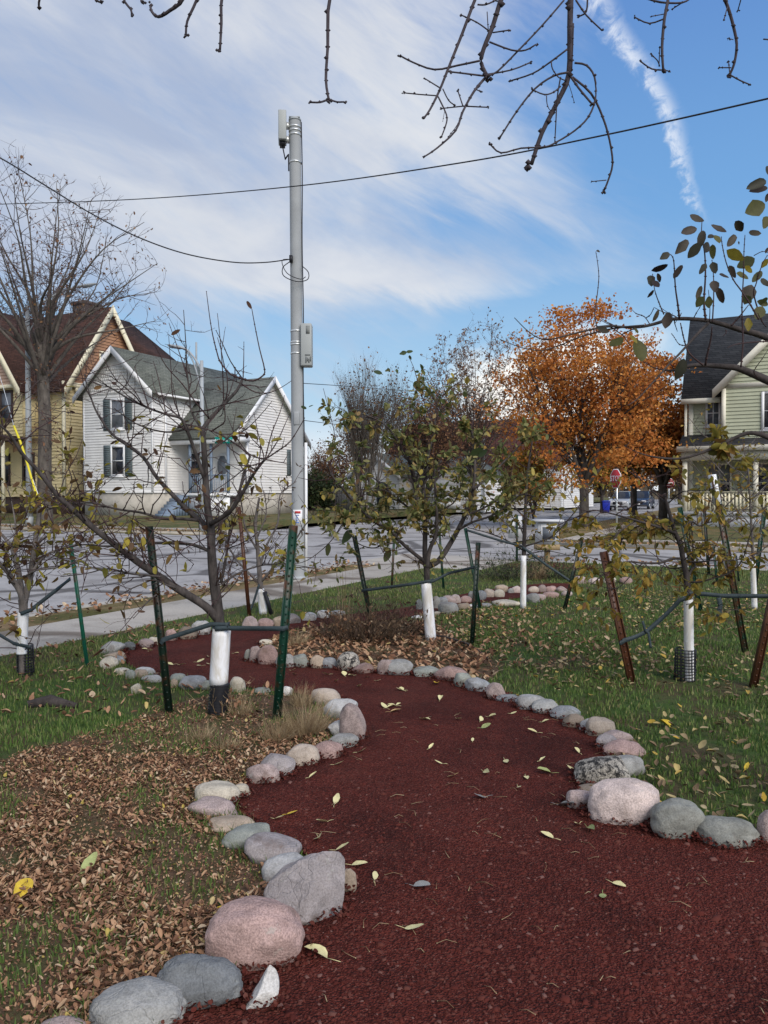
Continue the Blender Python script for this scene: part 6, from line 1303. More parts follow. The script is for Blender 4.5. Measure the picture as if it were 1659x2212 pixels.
tw = [([(1035, 618), (1100, 632), (1160, 600), (1172, 560), (1140, 430), (1110, 280), (1093, 185)], 2.2, .8), ([(1035, 618), (960, 590), (900, 520), (880, 470), (850, 350), (830, 230), (810, 75)], 2.2, .7), ([(1030, 612), (960, 510), (910, 400), (870, 318)], 1.5, .7),
  ([(1038, 610), (1042, 500), (1043, 390)], 1.4, .6), ([(1030, 650), (1110, 700), (1200, 705), (1280, 670), (1340, 630)], 1.6, .6), ([(918, 778), (912, 600), (898, 400), (878, 210)], 1.6, .6), ([(650, 868), (600, 720), (590, 560), (575, 350)], 1.5, .6), ([(640, 860), (600, 640)], 1.0, .6), ([(690, 600), (650, 480), (615, 380), (577, 270)], 1.4, .6),
  ([(560, 838), (530, 700), (505, 590), (480, 510)], 1.4, .6), ([(830, 868), (740, 760), (660, 650), (560, 540), (500, 430), (465, 378)], 1.8, .6), ([(450, 800), (420, 700), (385, 610), (365, 540)], 1.3, .6), ([(825, 868), (800, 740), (760, 640)], 1.2, .6), ([(1175, 1120), (1250, 1070), (1330, 1010), (1400, 900), (1422, 860)], 2.0, .7), ([(1175, 1120), (1100, 1100), (1050, 1060), (985, 960), (940, 850)], 1.8, .6),
  ([(1082, 1100), (1000, 1030), (900, 965), (840, 940)], 1.9, .8), ([(1175, 1118), (1215, 960), (1270, 820), (1296, 720)], 1.6, .6), ([(1175, 1125), (1250, 1010), (1300, 900), (1325, 845)], 1.6, .6), ([(980, 970), (1060, 930), (1150, 840), (1220, 755)], 1.4, .6), ([(1160, 1080), (1130, 950), (1105, 830)], 1.2, .6), ([(840, 945), (880, 920), (925, 880), (920, 780)], 1.8, 1.2), ([(340, 1040), (360, 900), (365, 700), (365, 600)], 1.2, .5),
  ([(500, 1230), (540, 1080), (570, 960)], 1.3, .5), ([(600, 1640), (630, 1780), (620, 1880)], 1.1, .5), ([(100, 1390), (150, 1250), (210, 1180)], 1.2, .5), ([(-110, 1350), (-60, 1200), (0, 1100), (40, 990)], 1.3, .5), ([(770, 1700), (765, 1560), (760, 1330), (800, 1180)], 1.0, .5)]
for p, a, c in tw: T.twig(p, a, c, T.r.uniform(-.15, .15), T.r.uniform(-.3, .3))
T.sprout(13, .12, .52, .0052, .25, .65, None, .04)
T.sprout(1.5, .05, .16, .003, .2, .2, T.tw[:27], .02)
T.nodes = [n for n in T.nodes if n[0].z < 2.2]
def lv(t):
    mb = MB()
    for l in ((1060, 135, 1095, 185), (590, 345, 645, 310), (900, 690, 880, 655), (220, 640, 255, 655), (110, 680, 165, 668)): traced_leaf(mb, FT, *l, Y1, .42)
    mb.build('leaves', M['leaf_brownred'], t, smooth=True)
T.build('pear_tree', 'nearest bare young tree with wide white guard and long low left limb', (G(472, 1541).x, Y1, 0), M['bark_pear'], M['twig_red'], group=GA, leaf=(280, .045, .09, .5), leafm=M['leaf_pear'], extra=lv, tn=10, knots=.35)
# ---- leafy middle apple tree
FA = frame(1150, 1350, .6028); T = Tree(Y2, FA, 5)
T.br([(905, 1880), (885, 1650), (880, 1500), (868, 1380), (870, 1200), (865, 1050), (850, 850), (840, 700)], 7.6, 3.2)
T.br([(880, 1470), (900, 1350), (940, 1250), (945, 1100), (935, 960), (930, 830), (980, 770)], 5.0, 2.2, -.15, -.1)
T.br([(885, 1460), (960, 1420), (1040, 1300), (1110, 1170), (1150, 1070), (1190, 900), (1190, 700), (1170, 560)], 7.0, 2.0, .1, .5)
T.br([(870, 1430), (790, 1370), (710, 1300), (640, 1230), (540, 1170), (440, 1080), (340, 960), (270, 880), (230, 800)], 4.4, 1.4, 0, -.5)
T.br([(1090, 1220), (1180, 1170), (1300, 1130), (1420, 1050), (1500, 990), (1600, 1010)], 3.0, 1.0, .1, -.3)
T.br([(1120, 1130), (1250, 1080), (1380, 1000), (1450, 950), (1560, 860)], 2.6, 1.0, .1, .4)
T.br([(1180, 960), (1290, 870), (1400, 760), (1510, 645)], 3.0, 1.4, .3, .8)
T.br([(855, 880), (740, 740), (690, 640), (600, 530), (480, 470)], 3.2, 1.2, 0, -.3)
T.br([(560, 1180), (440, 1060), (460, 960), (600, 960), (720, 1040)], 1.8, .8, -.2, .2)
T.br([(850, 1150), (740, 1060), (640, 980), (560, 900), (480, 860)], 2.6, .9, .1, .6)
T.br([(560, 660), (500, 570), (400, 565), (300, 540)], 1.7, .7, -.1, -.3)
T.br([(860, 900), (900, 700), (930, 560), (940, 430), (960, 330)], 2.6, .8, 0, .2)
T.br([(950, 1100), (1050, 1050), (1090, 970), (1130, 860)], 1.8, .7, -.1, -.4)
T.br([(700, 1300), (600, 1320), (520, 1340), (420, 1300), (330, 1180)], 1.8, .8, -.2, -.6)
T.br([(400, 1050), (330, 1180), (240, 1310), (100, 1420), (-20, 1450)], 1.6, .6, -.3, -.7)
for p in ([(930, 560), (860, 380), (830, 280), (790, 150), (760, 90)], [(270, 880), (250, 760), (280, 620), (240, 440), (205, 300)], [(300, 880), (160, 900), (40, 880)], [(1170, 560), (1200, 440), (1260, 330)], [(940, 450), (1010, 420), (1100, 500)]): T.twig(p, 1.4, .5, 0, .2)
T.sprout(9.5, .14, .55, .0046, .3, .6, None, .035)
zt, xt = P(900, 985, Y2), 0
T.nodes = [(p, d, w*(1.0 if p.z > 1.0 else .35)*(1.0 if abs(p.x-zt.x) < .6 else 1.25)) for p, d, w in T.nodes]
def lv(t):
    mb = MB()
    for l in ((750, 60, 700, 75), (745, 60, 790, 55), (765, 80, 780, 110), (590, 200, 530, 190), (640, 170, 605, 185), (680, 170, 690, 200), (640, 190, 625, 165), (830, 190, 800, 185), (1160, 735, 1250, 680), (1215, 745, 1275, 700), (800, 280, 850, 310), (95, 430, 60, 415), (110, 420, 140, 410), (500, 400, 495, 375), (240, 1310, 230, 1390), (390, 1220, 330, 1310), (640, 1340, 600, 1430)): traced_leaf(mb, FA, *l, Y2, .5)
    mb.build('leaves', M['leaf_green'], t, smooth=True)
T.build('apple_tree', 'leafy young apple tree in the middle with curled olive leaves', (G(931, 1384).x, Y2, 0), M['bark_pear'], M['twig_red'], group=GA, leaf=(3600, .045, .095, .45), leafm=M['leaf_apple'], extra=lv, tn=9, knots=.2)
# ---- leftmost tree
F7 = frame(0, 1700, .4746); T = Tree(Y3, F7, 8)
T.br([(183, 2020), (186, 1700), (193, 1480), (190, 1390)], 6.5, 10.0)
T.br([(195, 1480), (175, 1350), (120, 1250), (60, 1160), (0, 1100), (-120, 1000), (-250, 820)], 7.5, 2.5, 0, -.2)
T.br([(190, 1400), (160, 1200), (130, 1060), (90, 950), (30, 870), (-60, 780)], 7.0, 2.0, .05, .4)
T.br([(200, 1420), (235, 1270), (260, 1150), (285, 960), (310, 800), (330, 660), (345, 640)], 7.4, 3.6, 0, .2)
T.br([(255, 1180), (360, 1040), (480, 980), (620, 940), (760, 870), (880, 800), (1020, 720)], 3.2, 1.0, 0, .4)
T.br([(290, 930), (400, 860), (500, 760), (640, 680), (720, 560), (850, 410)], 2.8, .8, .1, .2)
T.br([(210, 1200), (300, 1150), (450, 1130), (620, 1090), (760, 1000), (900, 960)], 2.4, .7, 0, -.3)
T.br([(120, 1260), (60, 1190), (150, 1080), (300, 1040)], 2.0, .8, -.1, -.4)
T.br([(345, 640), (420, 640), (530, 560), (600, 420), (560, 260), (590, 60)], 2.2, .6, .2, .3)
T.br([(110, 960), (130, 800), (100, 600), (60, 450)], 2.4, .7, .2, .4)
T.sprout(11, .12, .55, .005, .28, .65, None, .04)
T.build('pear_tree', 'leftmost young tree with forked grey trunk over black netting', (G(47, 1461).x, Y3, 0), M['bark_young'], M['twig_red'], group=GA, leaf=(460, .05, .10, .5), leafm=M['leaf_pear'], tn=10, knots=.25)
# water sprout sapling by the leftmost tree
T = Tree(Y3+.15, F7, 9); T.br([(290, 1880), (310, 1750), (345, 1600), (370, 1400), (400, 1240)], .9, .4); T.br([(300, 1800), (330, 1700), (280, 1630)], .6, .3); T.sprout(3, .05, .15, .001, .2, 0)
T.build('sapling', 'hair thin leafless sapling right of the leftmost trunk', (P(137, 1420, Y3).x, Y3+.15, 0), M['twig_bare'], M['twig_bare'], tn=5)
# ---- small bare tree by the sidewalk
F4 = frame(650, 1600, .3617); Y4 = G(569, 1326).y; T = Tree(Y4, DD, 12)
T.br([(567, 1324), (563, 1270), (560, 1230), (556, 1180), (552, 1130), (560, 1075)], 7.0, 2.4)
for p, a, c, d in (([(562, 1262), (530, 1230), (505, 1200), (480, 1150), (470, 1090)], 3, 1, .2), ([(563, 1258), (600, 1215), (630, 1180), (655, 1140), (680, 1110)], 3, 1, -.2), ([(560, 1230), (575, 1180), (600, 1130), (605, 1070), (640, 1040)], 3, 1, .3), ([(557, 1190), (530, 1140), (520, 1080), (500, 1040)], 2.6, .9, -.3), ([(560, 1240), (600, 1235), (650, 1225), (690, 1230)], 2, .8, 0), ([(556, 1160), (575, 1110), (570, 1060)], 2, .8, .1), ([(560, 1250), (520, 1255), (480, 1230)], 1.8, .8, .1)): T.br(p, a, c, 0, d)
T.sprout(10, .14, .5, .0048, .3, .6)
T.build('pear_tree', 'small bare young tree behind the nearest one, beside the sidewalk', (G(569, 1326).x, Y4, 0), M['bark_young'], M['twig_red'], group=GA, leaf=(150, .05, .09, .5), leafm=M['leaf_pear'], tn=8, knots=.2)
# ---- thin tree by the far path
T = Tree(Y5, DD, 15)
T.br([(1130, 1318), (1131, 1220), (1133, 1150), (1136, 1080), (1140, 1020), (1150, 950)], 6.0, 1.4)
for p, a, c, d in (([(1132, 1190), (1090, 1165), (1050, 1150), (1010, 1140)], 1.8, .7, .2), ([(1134, 1180), (1190, 1160), (1230, 1120), (1260, 1080), (1300, 1030)], 2, .7, -.2), ([(1135, 1120), (1100, 1080), (1080, 1030), (1070, 970)], 1.8, .6, .3), ([(1136, 1090), (1170, 1050), (1200, 1010), (1260, 940)], 1.8, .6, -.3), ([(1133, 1160), (1110, 1120), (1060, 1100)], 1.6, .6, -.2), ([(1133, 1200), (1180, 1190), (1230, 1200)], 1.4, .6, .1)): T.br(p, a, c, 0, d)
T.sprout(9, .14, .5, .0046, .25, .6)
T.build('apple_tree', 'thin young tree with reddish bare twigs beside the far path', (G(1130, 1316).x, Y5, 0), M['bark_dark'], M['twig_red'], group=GA, leaf=(260, .05, .09, .5), leafm=M['leaf_yellow'], tn=8, knots=.3)
# ---- right tree with yellow leaves
F6 = frame(2324, 1800, .4294); T = Tree(Y6, F6, 18)
T.br([(900, 2060), (900, 1400), (890, 1180), (880, 1080), (850, 930), (825, 800), (775, 680), (740, 560), (700, 420), (680, 330)], 8.0, 2.8)
T.limbs[-1] = (T.limbs[-1][0], [min(s_, .03) for s_ in T.limbs[-1][1]])
T.br([(890, 1110), (930, 1030), (960, 1000), (940, 920), (940, 800), (930, 600)], 3.0, 1.5, 0, .2)
T.br([(790, 700), (680, 660), (560, 620), (420, 580), (280, 540), (140, 505), (0, 490), (-150, 560)], 3.4, .9, 0, -.5)
T.br([(830, 930), (740, 935), (640, 970), (480, 970), (380, 960), (280, 970), (180, 1020), (80, 1110), (0, 1170)], 3.0, .8, 0, -.4)
T.br([(850, 1010), (740, 1020), (620, 980)], 1.8, .7, 0, .3)
T.br([(900, 960), (1000, 960), (1120, 950), (1250, 950), (1400, 930), (1560, 870)], 2.2, .8, 0, -.3)
T.br([(860, 640), (930, 590), (1000, 630), (1080, 600), (1220, 560), (1340, 490), (1480, 480)], 2.2, .8, 0, .3)
T.br([(900, 1140), (1000, 1145), (1130, 1110), (1280, 1060), (1390, 950), (1440, 800), (1480, 680), (1560, 560)], 2.0, .7, .05, -.3)
T.br([(420, 580), (300, 660), (220, 740), (180, 850)], 1.6, .6, -.2, -.4)
T.br([(560, 620), (420, 640), (330, 720), (200, 800), (60, 770), (-60, 800)], 1.8, .6, .1, .4)
T.br([(700, 420), (600, 340), (500, 240), (380, 110)], 1.8, .6, 0, .3)
T.br([(480, 970), (360, 1100), (250, 1200), (120, 1190), (0, 1150)], 1.4, .5, -.1, -.3)
T.br([(880, 1350), (1000, 1340), (1120, 1380), (1260, 1400), (1500, 1380)], 1.0, .5, -.1, -.4)
T.br([(720, 420), (820, 330), (900, 310), (1080, 300), (1160, 270)], 1.6, .6, 0, -.3)
T.sprout(9.5, .12, .42, .0045, .12, .6, None, .03)
pxy = lambda p: (CX+F*p.x/p.y, 1070-F*(p.z-EYE)/p.y)
T.nodes = [(p, d, w*(1.4 if p.x < P(1480, 1000, Y6).x else 1.0)*(.06 if 1285 < pxy(p)[0] < 1450 and pxy(p)[1] < 1112 else 1)) for p, d, w in T.nodes]
T.build('apple_tree', 'right young tree with slit white guard and hanging yellow leaves', (G(1489, 1471).x, Y6, 0), M['bark_dark'], M['twig_red'], group=GA, leaf=(1050, .045, .09, .75), leafm=M['leaf_yellow'], tn=9, knots=.3)
# ---- thin trees farther right
for (bx, by, tx, ty, wv, sd, lb) in ((1630, 1318, 1618, 985, 4.6, 21, 'slim grey young tree with pale guard at the right edge'), (1569, 1249, 1556, 1000, 3.2, 22, 'distant slim young tree behind the white topped post')):
    Yt = G(bx, by).y; T = Tree(Yt, DD, sd); T.br([(bx, by), (bx-2, by-80), (tx+6, (by+ty)/2), (tx, ty+60), (tx-4, ty)], wv, 1.0)
    for i in range(8):
        y = by-110-i*22; s_ = (-1)**i; T.br([(bx-3, y), (bx+s_*30, y-32), (bx+s_*55, y-50), (bx+s_*82, y-84)], 1.5, .5, 0, T.r.uniform(-.4, .4))
    T.sprout(8, .15, .6, .005, .3, .6); T.build('pear_tree', lb, (G(bx, by).x, Yt, 0), M['bark_young'], M['twig_bare'], group=GA, leaf=(190, .055, .10, .4), leafm=M['leaf_yellow'], tn=7)
# ---- big apple tree outside the right edge reaching into the sky
FH = frame(2350, 600, .4067); FR = frame(1900, 1200, .6775); YH = 3.5; T = Tree(YH, FH, 25)
T.br([(2610, 6600), (2600, 5200), (2580, 4200), (2500, 3300), (2300, 2500), (2050, 2050), (1659, 1800), (1400, 1720), (1200, 1660), (1050, 1625), (850, 1610), (700, 1620), (560, 1660), (420, 1690), (250, 1690), (130, 1680), (0, 1690)], 32, 2.2, .3, 0, None)
Q, S = T.limbs[-1]; n = len(S); T.limbs[-1] = (Q, [float(np.interp(i/n, [0, .25, .37, .53, 1], [.08, .06, .016, .010, .004])) for i in range(n)])
T.br([(780, 120), (650, 140), (520, 170), (400, 200), (330, 195), (260, 150), (185, 75)], 2.2, .8, 0, -.1, FR)
T.br([(940, 120), (820, 130), (700, 150), (560, 190), (450, 235), (350, 265), (230, 250), (100, 200)], 2.2, .7, 0, .2, FR)
T.br([(2450, 3200), (2200, 2650), (1950, 2330), (1659, 2210), (1500, 2140), (1350, 2085), (1200, 2070), (1040, 2060), (900, 2065), (760, 2110), (660, 2110)], 12, 2.0, .2, .1)
T.br([(660, 2110), (540, 2080), (430, 2010)], 1.6, .6, .1, .2)
T.br([(1080, 1655), (990, 1740), (900, 1840), (800, 1950), (700, 2050), (620, 2140), (540, 2230), (400, 2380), (300, 2450)], 3.4, 1.0, 0, -.2)
T.br([(2500, 2000), (2100, 1150), (1820, 860), (1659, 770), (1560, 745), (1470, 772), (1330, 838), (1160, 893), (1000, 885), (900, 858)], 8, 1.1, .2, .3, FR)
tw = [([(1055, 1620), (1038, 1450), (1052, 1200), (1045, 980), (1015, 800), (1020, 650)], 2.6, .8), ([(800, 1610), (785, 1480), (760, 1300), (745, 1050), (715, 990)], 2.4, .8), ([(650, 1570), (600, 1450), (560, 1330), (540, 1180)], 1.5, .7), ([(1120, 1640), (1132, 1400), (1130, 1200), (1115, 1045)], 1.7, .7), ([(1090, 1640), (1095, 1500), (1080, 1330)], 1.2, .6),
  ([(1395, 2080), (1415, 1850), (1405, 1500), (1420, 1200), (1425, 960), (1435, 800)], 2.0, .8), ([(1570, 1620), (1490, 1480), (1400, 1340), (1320, 1230), (1250, 1060), (1215, 900), (1205, 820)], 2.0, .8), ([(1600, 1640), (1520, 1380), (1540, 1280), (1600, 1090), (1650, 1000)], 1.8, .8), ([(1300, 1680), (1380, 1590), (1470, 1475)], 2.2, .9), ([(1050, 2060), (1070, 1950), (1105, 1800), (1115, 1690)], 2.6, 1.2), ([(1030, 2060), (900, 1950), (850, 1830), (810, 1650)], 2.2, 1.2),
  ([(510, 1660), (460, 1590), (380, 1560), (335, 1515)], 1.4, .6), ([(480, 1600), (520, 1570), (555, 1500)], 1.3, .7), ([(880, 1870), (800, 1860), (750, 1790), (720, 1750)], 1.2, .6), ([(1659, 1830), (1480, 1840), (1340, 1860), (1270, 1890)], 1.6, .7), ([(1560, 2180), (1520, 2120), (1600, 2000), (1657, 1910)], 1.4, .6), ([(1250, 1720), (1250, 1750), (1220, 1780)], 1.2, .6), ([(420, 1690), (330, 1720), (250, 1760)], 1.5, .8), ([(1520, 1000), (1600, 960), (1657, 970)], 1, .6), ([(1640, 1690), (1600, 1640), (1560, 1560)], 1.4, .6), ([(0, 1690), (-20, 1560), (5, 1370), (20, 1200), (5, 1050), (-10, 960)], 1.3, .6)]
for p, a, c in tw: T.twig(p, a, c, T.r.uniform(-.05, .05), T.r.uniform(-.12, .12))
T.sprout(2.6, .06, .22, .0030, .1, .35, [q for q in T.limbs], .012, min_t=.3)
T.nodes = [n for n in T.nodes if n[0].z < 1.93 and not (1285 < CX+F*n[0].x/n[0].y < 1400)]
DL = [(900, 605, 1000, 690), (970, 735, 800, 800), (885, 850, 765, 980), (705, 975, 615, 1030), (690, 1085, 535, 1165), (830, 1090, 740, 1220), (520, 1190, 530, 1300), (585, 1170, 615, 1260), (550, 1330, 490, 1410), (1000, 880, 880, 1025), (1030, 755, 1000, 890), (1130, 800, 1055, 860), (1080, 870, 1010, 985), (1105, 700, 1212, 805), (1345, 800, 1240, 930), (1340, 665, 1425, 770), (1470, 775, 1575, 790), (1280, 1095, 1345, 1215), (1280, 1210, 1170, 1225), (1640, 275, 1445, 355), (1657, 345, 1478, 360), (1657, 395, 1620, 480), (1060, 1075, 995, 1175), (1120, 1060, 1150, 1200), (1130, 1240, 1145, 1375), (1170, 1310, 1225, 1460), (1015, 1290, 935, 1425), (1500, 1280, 1440, 1460), (0, 1700, 120, 1740), (600, 1520, 555, 1640), (700, 1545, 660, 1710), (1657, 130, 1645, 240), (845, 1995, 770, 2200), (545, 1240, 600, 1320), (30, 960, 0, 950), (0, 1050, 20, 1050), (1590, 1220, 1657, 1310), (1657, 920, 1630, 980), (1370, 860, 1380, 890)]
OL = [(1120, 890, 1118, 1035), (1140, 800, 1190, 880), (1255, 945, 1420, 1035), (1530, 1025, 1355, 1115), (1435, 1100, 1505, 1165), (1350, 1170, 1475, 1215), (1600, 1150, 1505, 1255), (1630, 500, 1438, 585), (1657, 620, 1605, 750), (1030, 1395, 960, 1500), (1085, 1390, 1085, 1510), (1420, 1390, 1500, 1460), (1550, 1440, 1657, 1480), (1605, 1490, 1545, 1610), (1465, 1600, 1465, 1735), (250, 1790, 130, 1900), (320, 1770, 390, 1850), (390, 1810, 405, 2040), (370, 1700, 390, 1760), (1657, 1420, 1560, 1450), (1657, 1030, 1590, 1120)]
def lv(t):
    mb = MB(); [traced_leaf(mb, FH, *l, YH+random.uniform(-.1, .1), .46 if i % 3 else .6, random.uniform(-.35, .45), .8) for i, l in enumerate(DL)]; mb.build('leaves', M['leaf_dark'], t, smooth=True)
    mb = MB(); [traced_leaf(mb, FH, *l, YH+random.uniform(-.1, .1), .66 if i % 2 else .52, random.uniform(-.1, .2), .9) for i, l in enumerate(OL)]; mb.build('leaves', M['leaf_olive'], t, smooth=True)
T.build('apple_tree', 'dark limbs with big curled leaves reaching in from the right edge', (P(1860, 2700, YH).x, YH+.3, 0), M['bark_dark'], M['twig_red'], group=GA, leaf=(80, .04, .075, .6), leafm=M['leaf_yellow'], extra=lv, tn=8, knots=.45)
# ---- tree overhead: bare knobbly branches hanging into the top of the view
FT_ = frame(1500, 0, .9186); FU = frame(0, 0, .9042); YO = 4.4; T = Tree(YO, FT_, 31); q = .504
def OB(p, r0, r1, fr=FT_, d=None): T.br(p, r0*q, r1*q, 0, T.r.uniform(-.25, .25) if d is None else d, fr, 3)
OB([(900, -700), (830, -300), (815, -60), (810, 120), (805, 320), (760, 430), (690, 570), (645, 705)], 15, 8, d=.1)
OB([(780, -500), (640, -250), (530, -40), (480, 110), (440, 210), (430, 270), (455, 325)], 11, 8, d=0); OB([(455, 325), (400, 390), (350, 480), (320, 560), (240, 635), (185, 672)], 6, 3)
OB([(640, -300), (500, -200), (415, -30), (350, 140), (290, 290), (250, 390), (210, 470), (185, 505)], 8, 4)
OB([(900, -650), (1050, -350), (1180, -150), (1230, -30), (1215, 80), (1205, 200), (1210, 300)], 9, 5); OB([(1000, -500), (1250, -300), (1400, -150), (1465, -20), (1490, 40), (1510, 110), (1525, 190), (1515, 270), (1495, 320)], 8, 5)
OB([(1000, -520), (300, -700), (-600, -650), (-1500, -400), (-2100, 600), (-2300, 2500), (-2330, 4700)], 45, 120, d=-2.0)
Q, S = T.limbs[-1]; n = len(S); T.limbs[-1] = (Q, [.03+.15*(i/n)**2 for i in range(n)])
OB([(300, -700), (100, -450), (-100, -250), (-215, -30), (-228, 200), (-236, 340), (-224, 425)], 10, 5); OB([(-100, -680), (-400, -400), (-620, -200), (-680, -20), (-684, 100), (-690, 212)], 9, 5, FT_)
OB([(-400, -660), (-650, -350), (-760, -100), (-790, 0), (-830, 90), (-836, 150)], 8, 4.5, FT_); OB([(-600, -640), (-780, -250), (-840, -20), (-905, 45), (-955, 72), (-982, 50), (-988, 28)], 9, 5, FT_)
OB([(-700, -630), (-1000, -250), (-1100, -30), (-1072, 40), (-1068, 65)], 7, 4, FT_); OB([(-900, -600), (-1250, -200), (-1230, -20), (-1200, 10)], 7, 4, FT_); OB([(-1000, -600), (-1400, -250), (-1460, -20), (-1466, 28)], 7, 4, FT_); OB([(-800, -620), (-1000, -250), (-1028, -20), (-1018, 12)], 6, 4, FT_)
main_n = len(T.limbs)
S_ = [([(825, 100), (822, 200), (818, 300)], 3, 2.5), ([(830, 270), (880, 280), (915, 330), (920, 420), (890, 500), (830, 560), (750, 610), (700, 630), (600, 635), (515, 655), (470, 620)], 4.5, 3.5), ([(805, 310), (740, 325), (660, 380), (580, 480), (510, 590)], 4.8, 3.6), ([(820, 330), (900, 400), (950, 500), (980, 600), (993, 700), (975, 770), (955, 820)], 5, 4), ([(965, 772), (905, 778)], 2.4, 2), ([(815, 330), (850, 380), (900, 440)], 5, 4.5), ([(800, 210), (720, 270), (650, 315), (560, 345)], 4, 3.2),
  ([(730, 265), (735, 295), (760, 330), (790, 345)], 3, 2.4), ([(770, 370), (740, 395), (700, 405), (650, 385)], 3.4, 2.8), ([(710, 410), (712, 445), (725, 472), (745, 468)], 2.2, 1.8), ([(785, 0), (690, 110), (590, 215), (500, 305), (455, 325)], 3.8, 4.2), ([(770, 330), (755, 420), (750, 520), (745, 610)], 3.2, 2.4), ([(465, 180), (560, 215), (620, 215), (665, 190)], 4, 3.2), ([(480, 140), (545, 130)], 3, 3), ([(455, 50), (460, 130)], 2, 2), ([(460, 130), (410, 95), (345, 65)], 3.2, 2.8),
  ([(425, 260), (330, 280), (230, 298), (140, 268), (85, 240)], 4.5, 3.6), ([(450, 320), (560, 300), (640, 268)], 3.6, 3), ([(440, 325), (360, 315), (300, 308)], 4, 3.4), ([(350, 455), (455, 460)], 3.2, 2.8), ([(350, 455), (260, 465)], 2.8, 2.4), ([(350, 450), (330, 390)], 3, 2.6), ([(400, 380), (430, 393)], 2.6, 2.4), ([(345, 480), (330, 530), (290, 585)], 2, 1.6), ([(250, 375), (190, 338)], 3, 2.6), ([(240, 410), (170, 405), (100, 398)], 2.8, 2.6), ([(245, 415), (280, 490), (280, 530), (260, 585)], 3.6, 3), ([(265, 380), (290, 430), (315, 450)], 2.8, 2.6), ([(415, 20), (450, 20), (495, 0)], 3.6, 3.4), ([(272, 480), (265, 520)], 1.2, .8),
  ([(1215, 80), (1150, 100), (1090, 75)], 3.4, 2.8), ([(1215, 60), (1160, 70)], 2, 2), ([(1210, 300), (1160, 295), (1115, 265)], 3.4, 3), ([(1195, 285), (1185, 260), (1160, 235)], 2.6, 2.4), ([(1210, 300), (1235, 305)], 2.6, 2.4), ([(1192, 285), (1195, 205)], 2.4, 2), ([(1130, -10), (1200, 10), (1290, 12), (1330, -10)], 4.5, 3.6), ([(1290, 12), (1250, 38)], 2.8, 2.4), ([(1495, 320), (1540, 345), (1580, 362)], 3.4, 2.8), ([(1500, 290), (1450, 290)], 2.6, 2.4), ([(1495, 315), (1490, 265)], 2.6, 2.2), ([(1545, -10), (1530, 45)], 2.6, 2.4), ([(1485, 30), (1470, 85)], 2.6, 2.2), ([(1510, 170), (1490, 165)], 2, 2), ([(1640, 168), (1665, 170)], 3, 3),
  ([(835, 0), (880, 65), (945, 128)], 4, 3), ([(885, -10), (880, 50), (850, 70)], 4, 3.4), ([(-224, 425), (-260, 438), (-300, 438)], 4.5, 4), ([(-224, 425), (-190, 437), (-158, 437)], 4.2, 3.6), ([(-870, 8), (-850, -20)], 3, 3), ([(805, 360), (818, 400), (828, 438)], 2, 1.5)]
for p, a, c in S_: T.br(p, a*q, c*q, 0, T.r.uniform(-.12, .12), FT_, 3); T.tw.append(T.limbs.pop())
def buds(mb):
    R = random.Random(4)
    for Q, S in T.tw+T.limbs[:main_n]:
        if len(Q) < 4 or S[-1] > .03: continue
        e = Q[-1]; d = (Q[-1]-Q[-2]).normalized()
        for _ in range(5): mb.ball(e+Vector((R.gauss(0, 1), R.gauss(0, 1), R.gauss(0, 1)))*S[-1]*.9+d*S[-1], S[-1]*R.uniform(1.2, 1.9))
        acc = 0
        for i in range(1, len(Q)-1):
            acc += (Q[i]-Q[i-1]).length
            if acc > .055: acc = 0; mb.ball(Q[i]+Vector((R.gauss(0, 1), R.gauss(0, 1), R.gauss(0, 1)))*S[i]*.5, S[i]*R.uniform(1.15, 1.6)+.0022)
T.build('bare_tree', 'knobbly bare branches hanging down from a tree overhead', (-4.6, 1.9, 0), M['bud'], M['bud'], more=buds, tn=8)
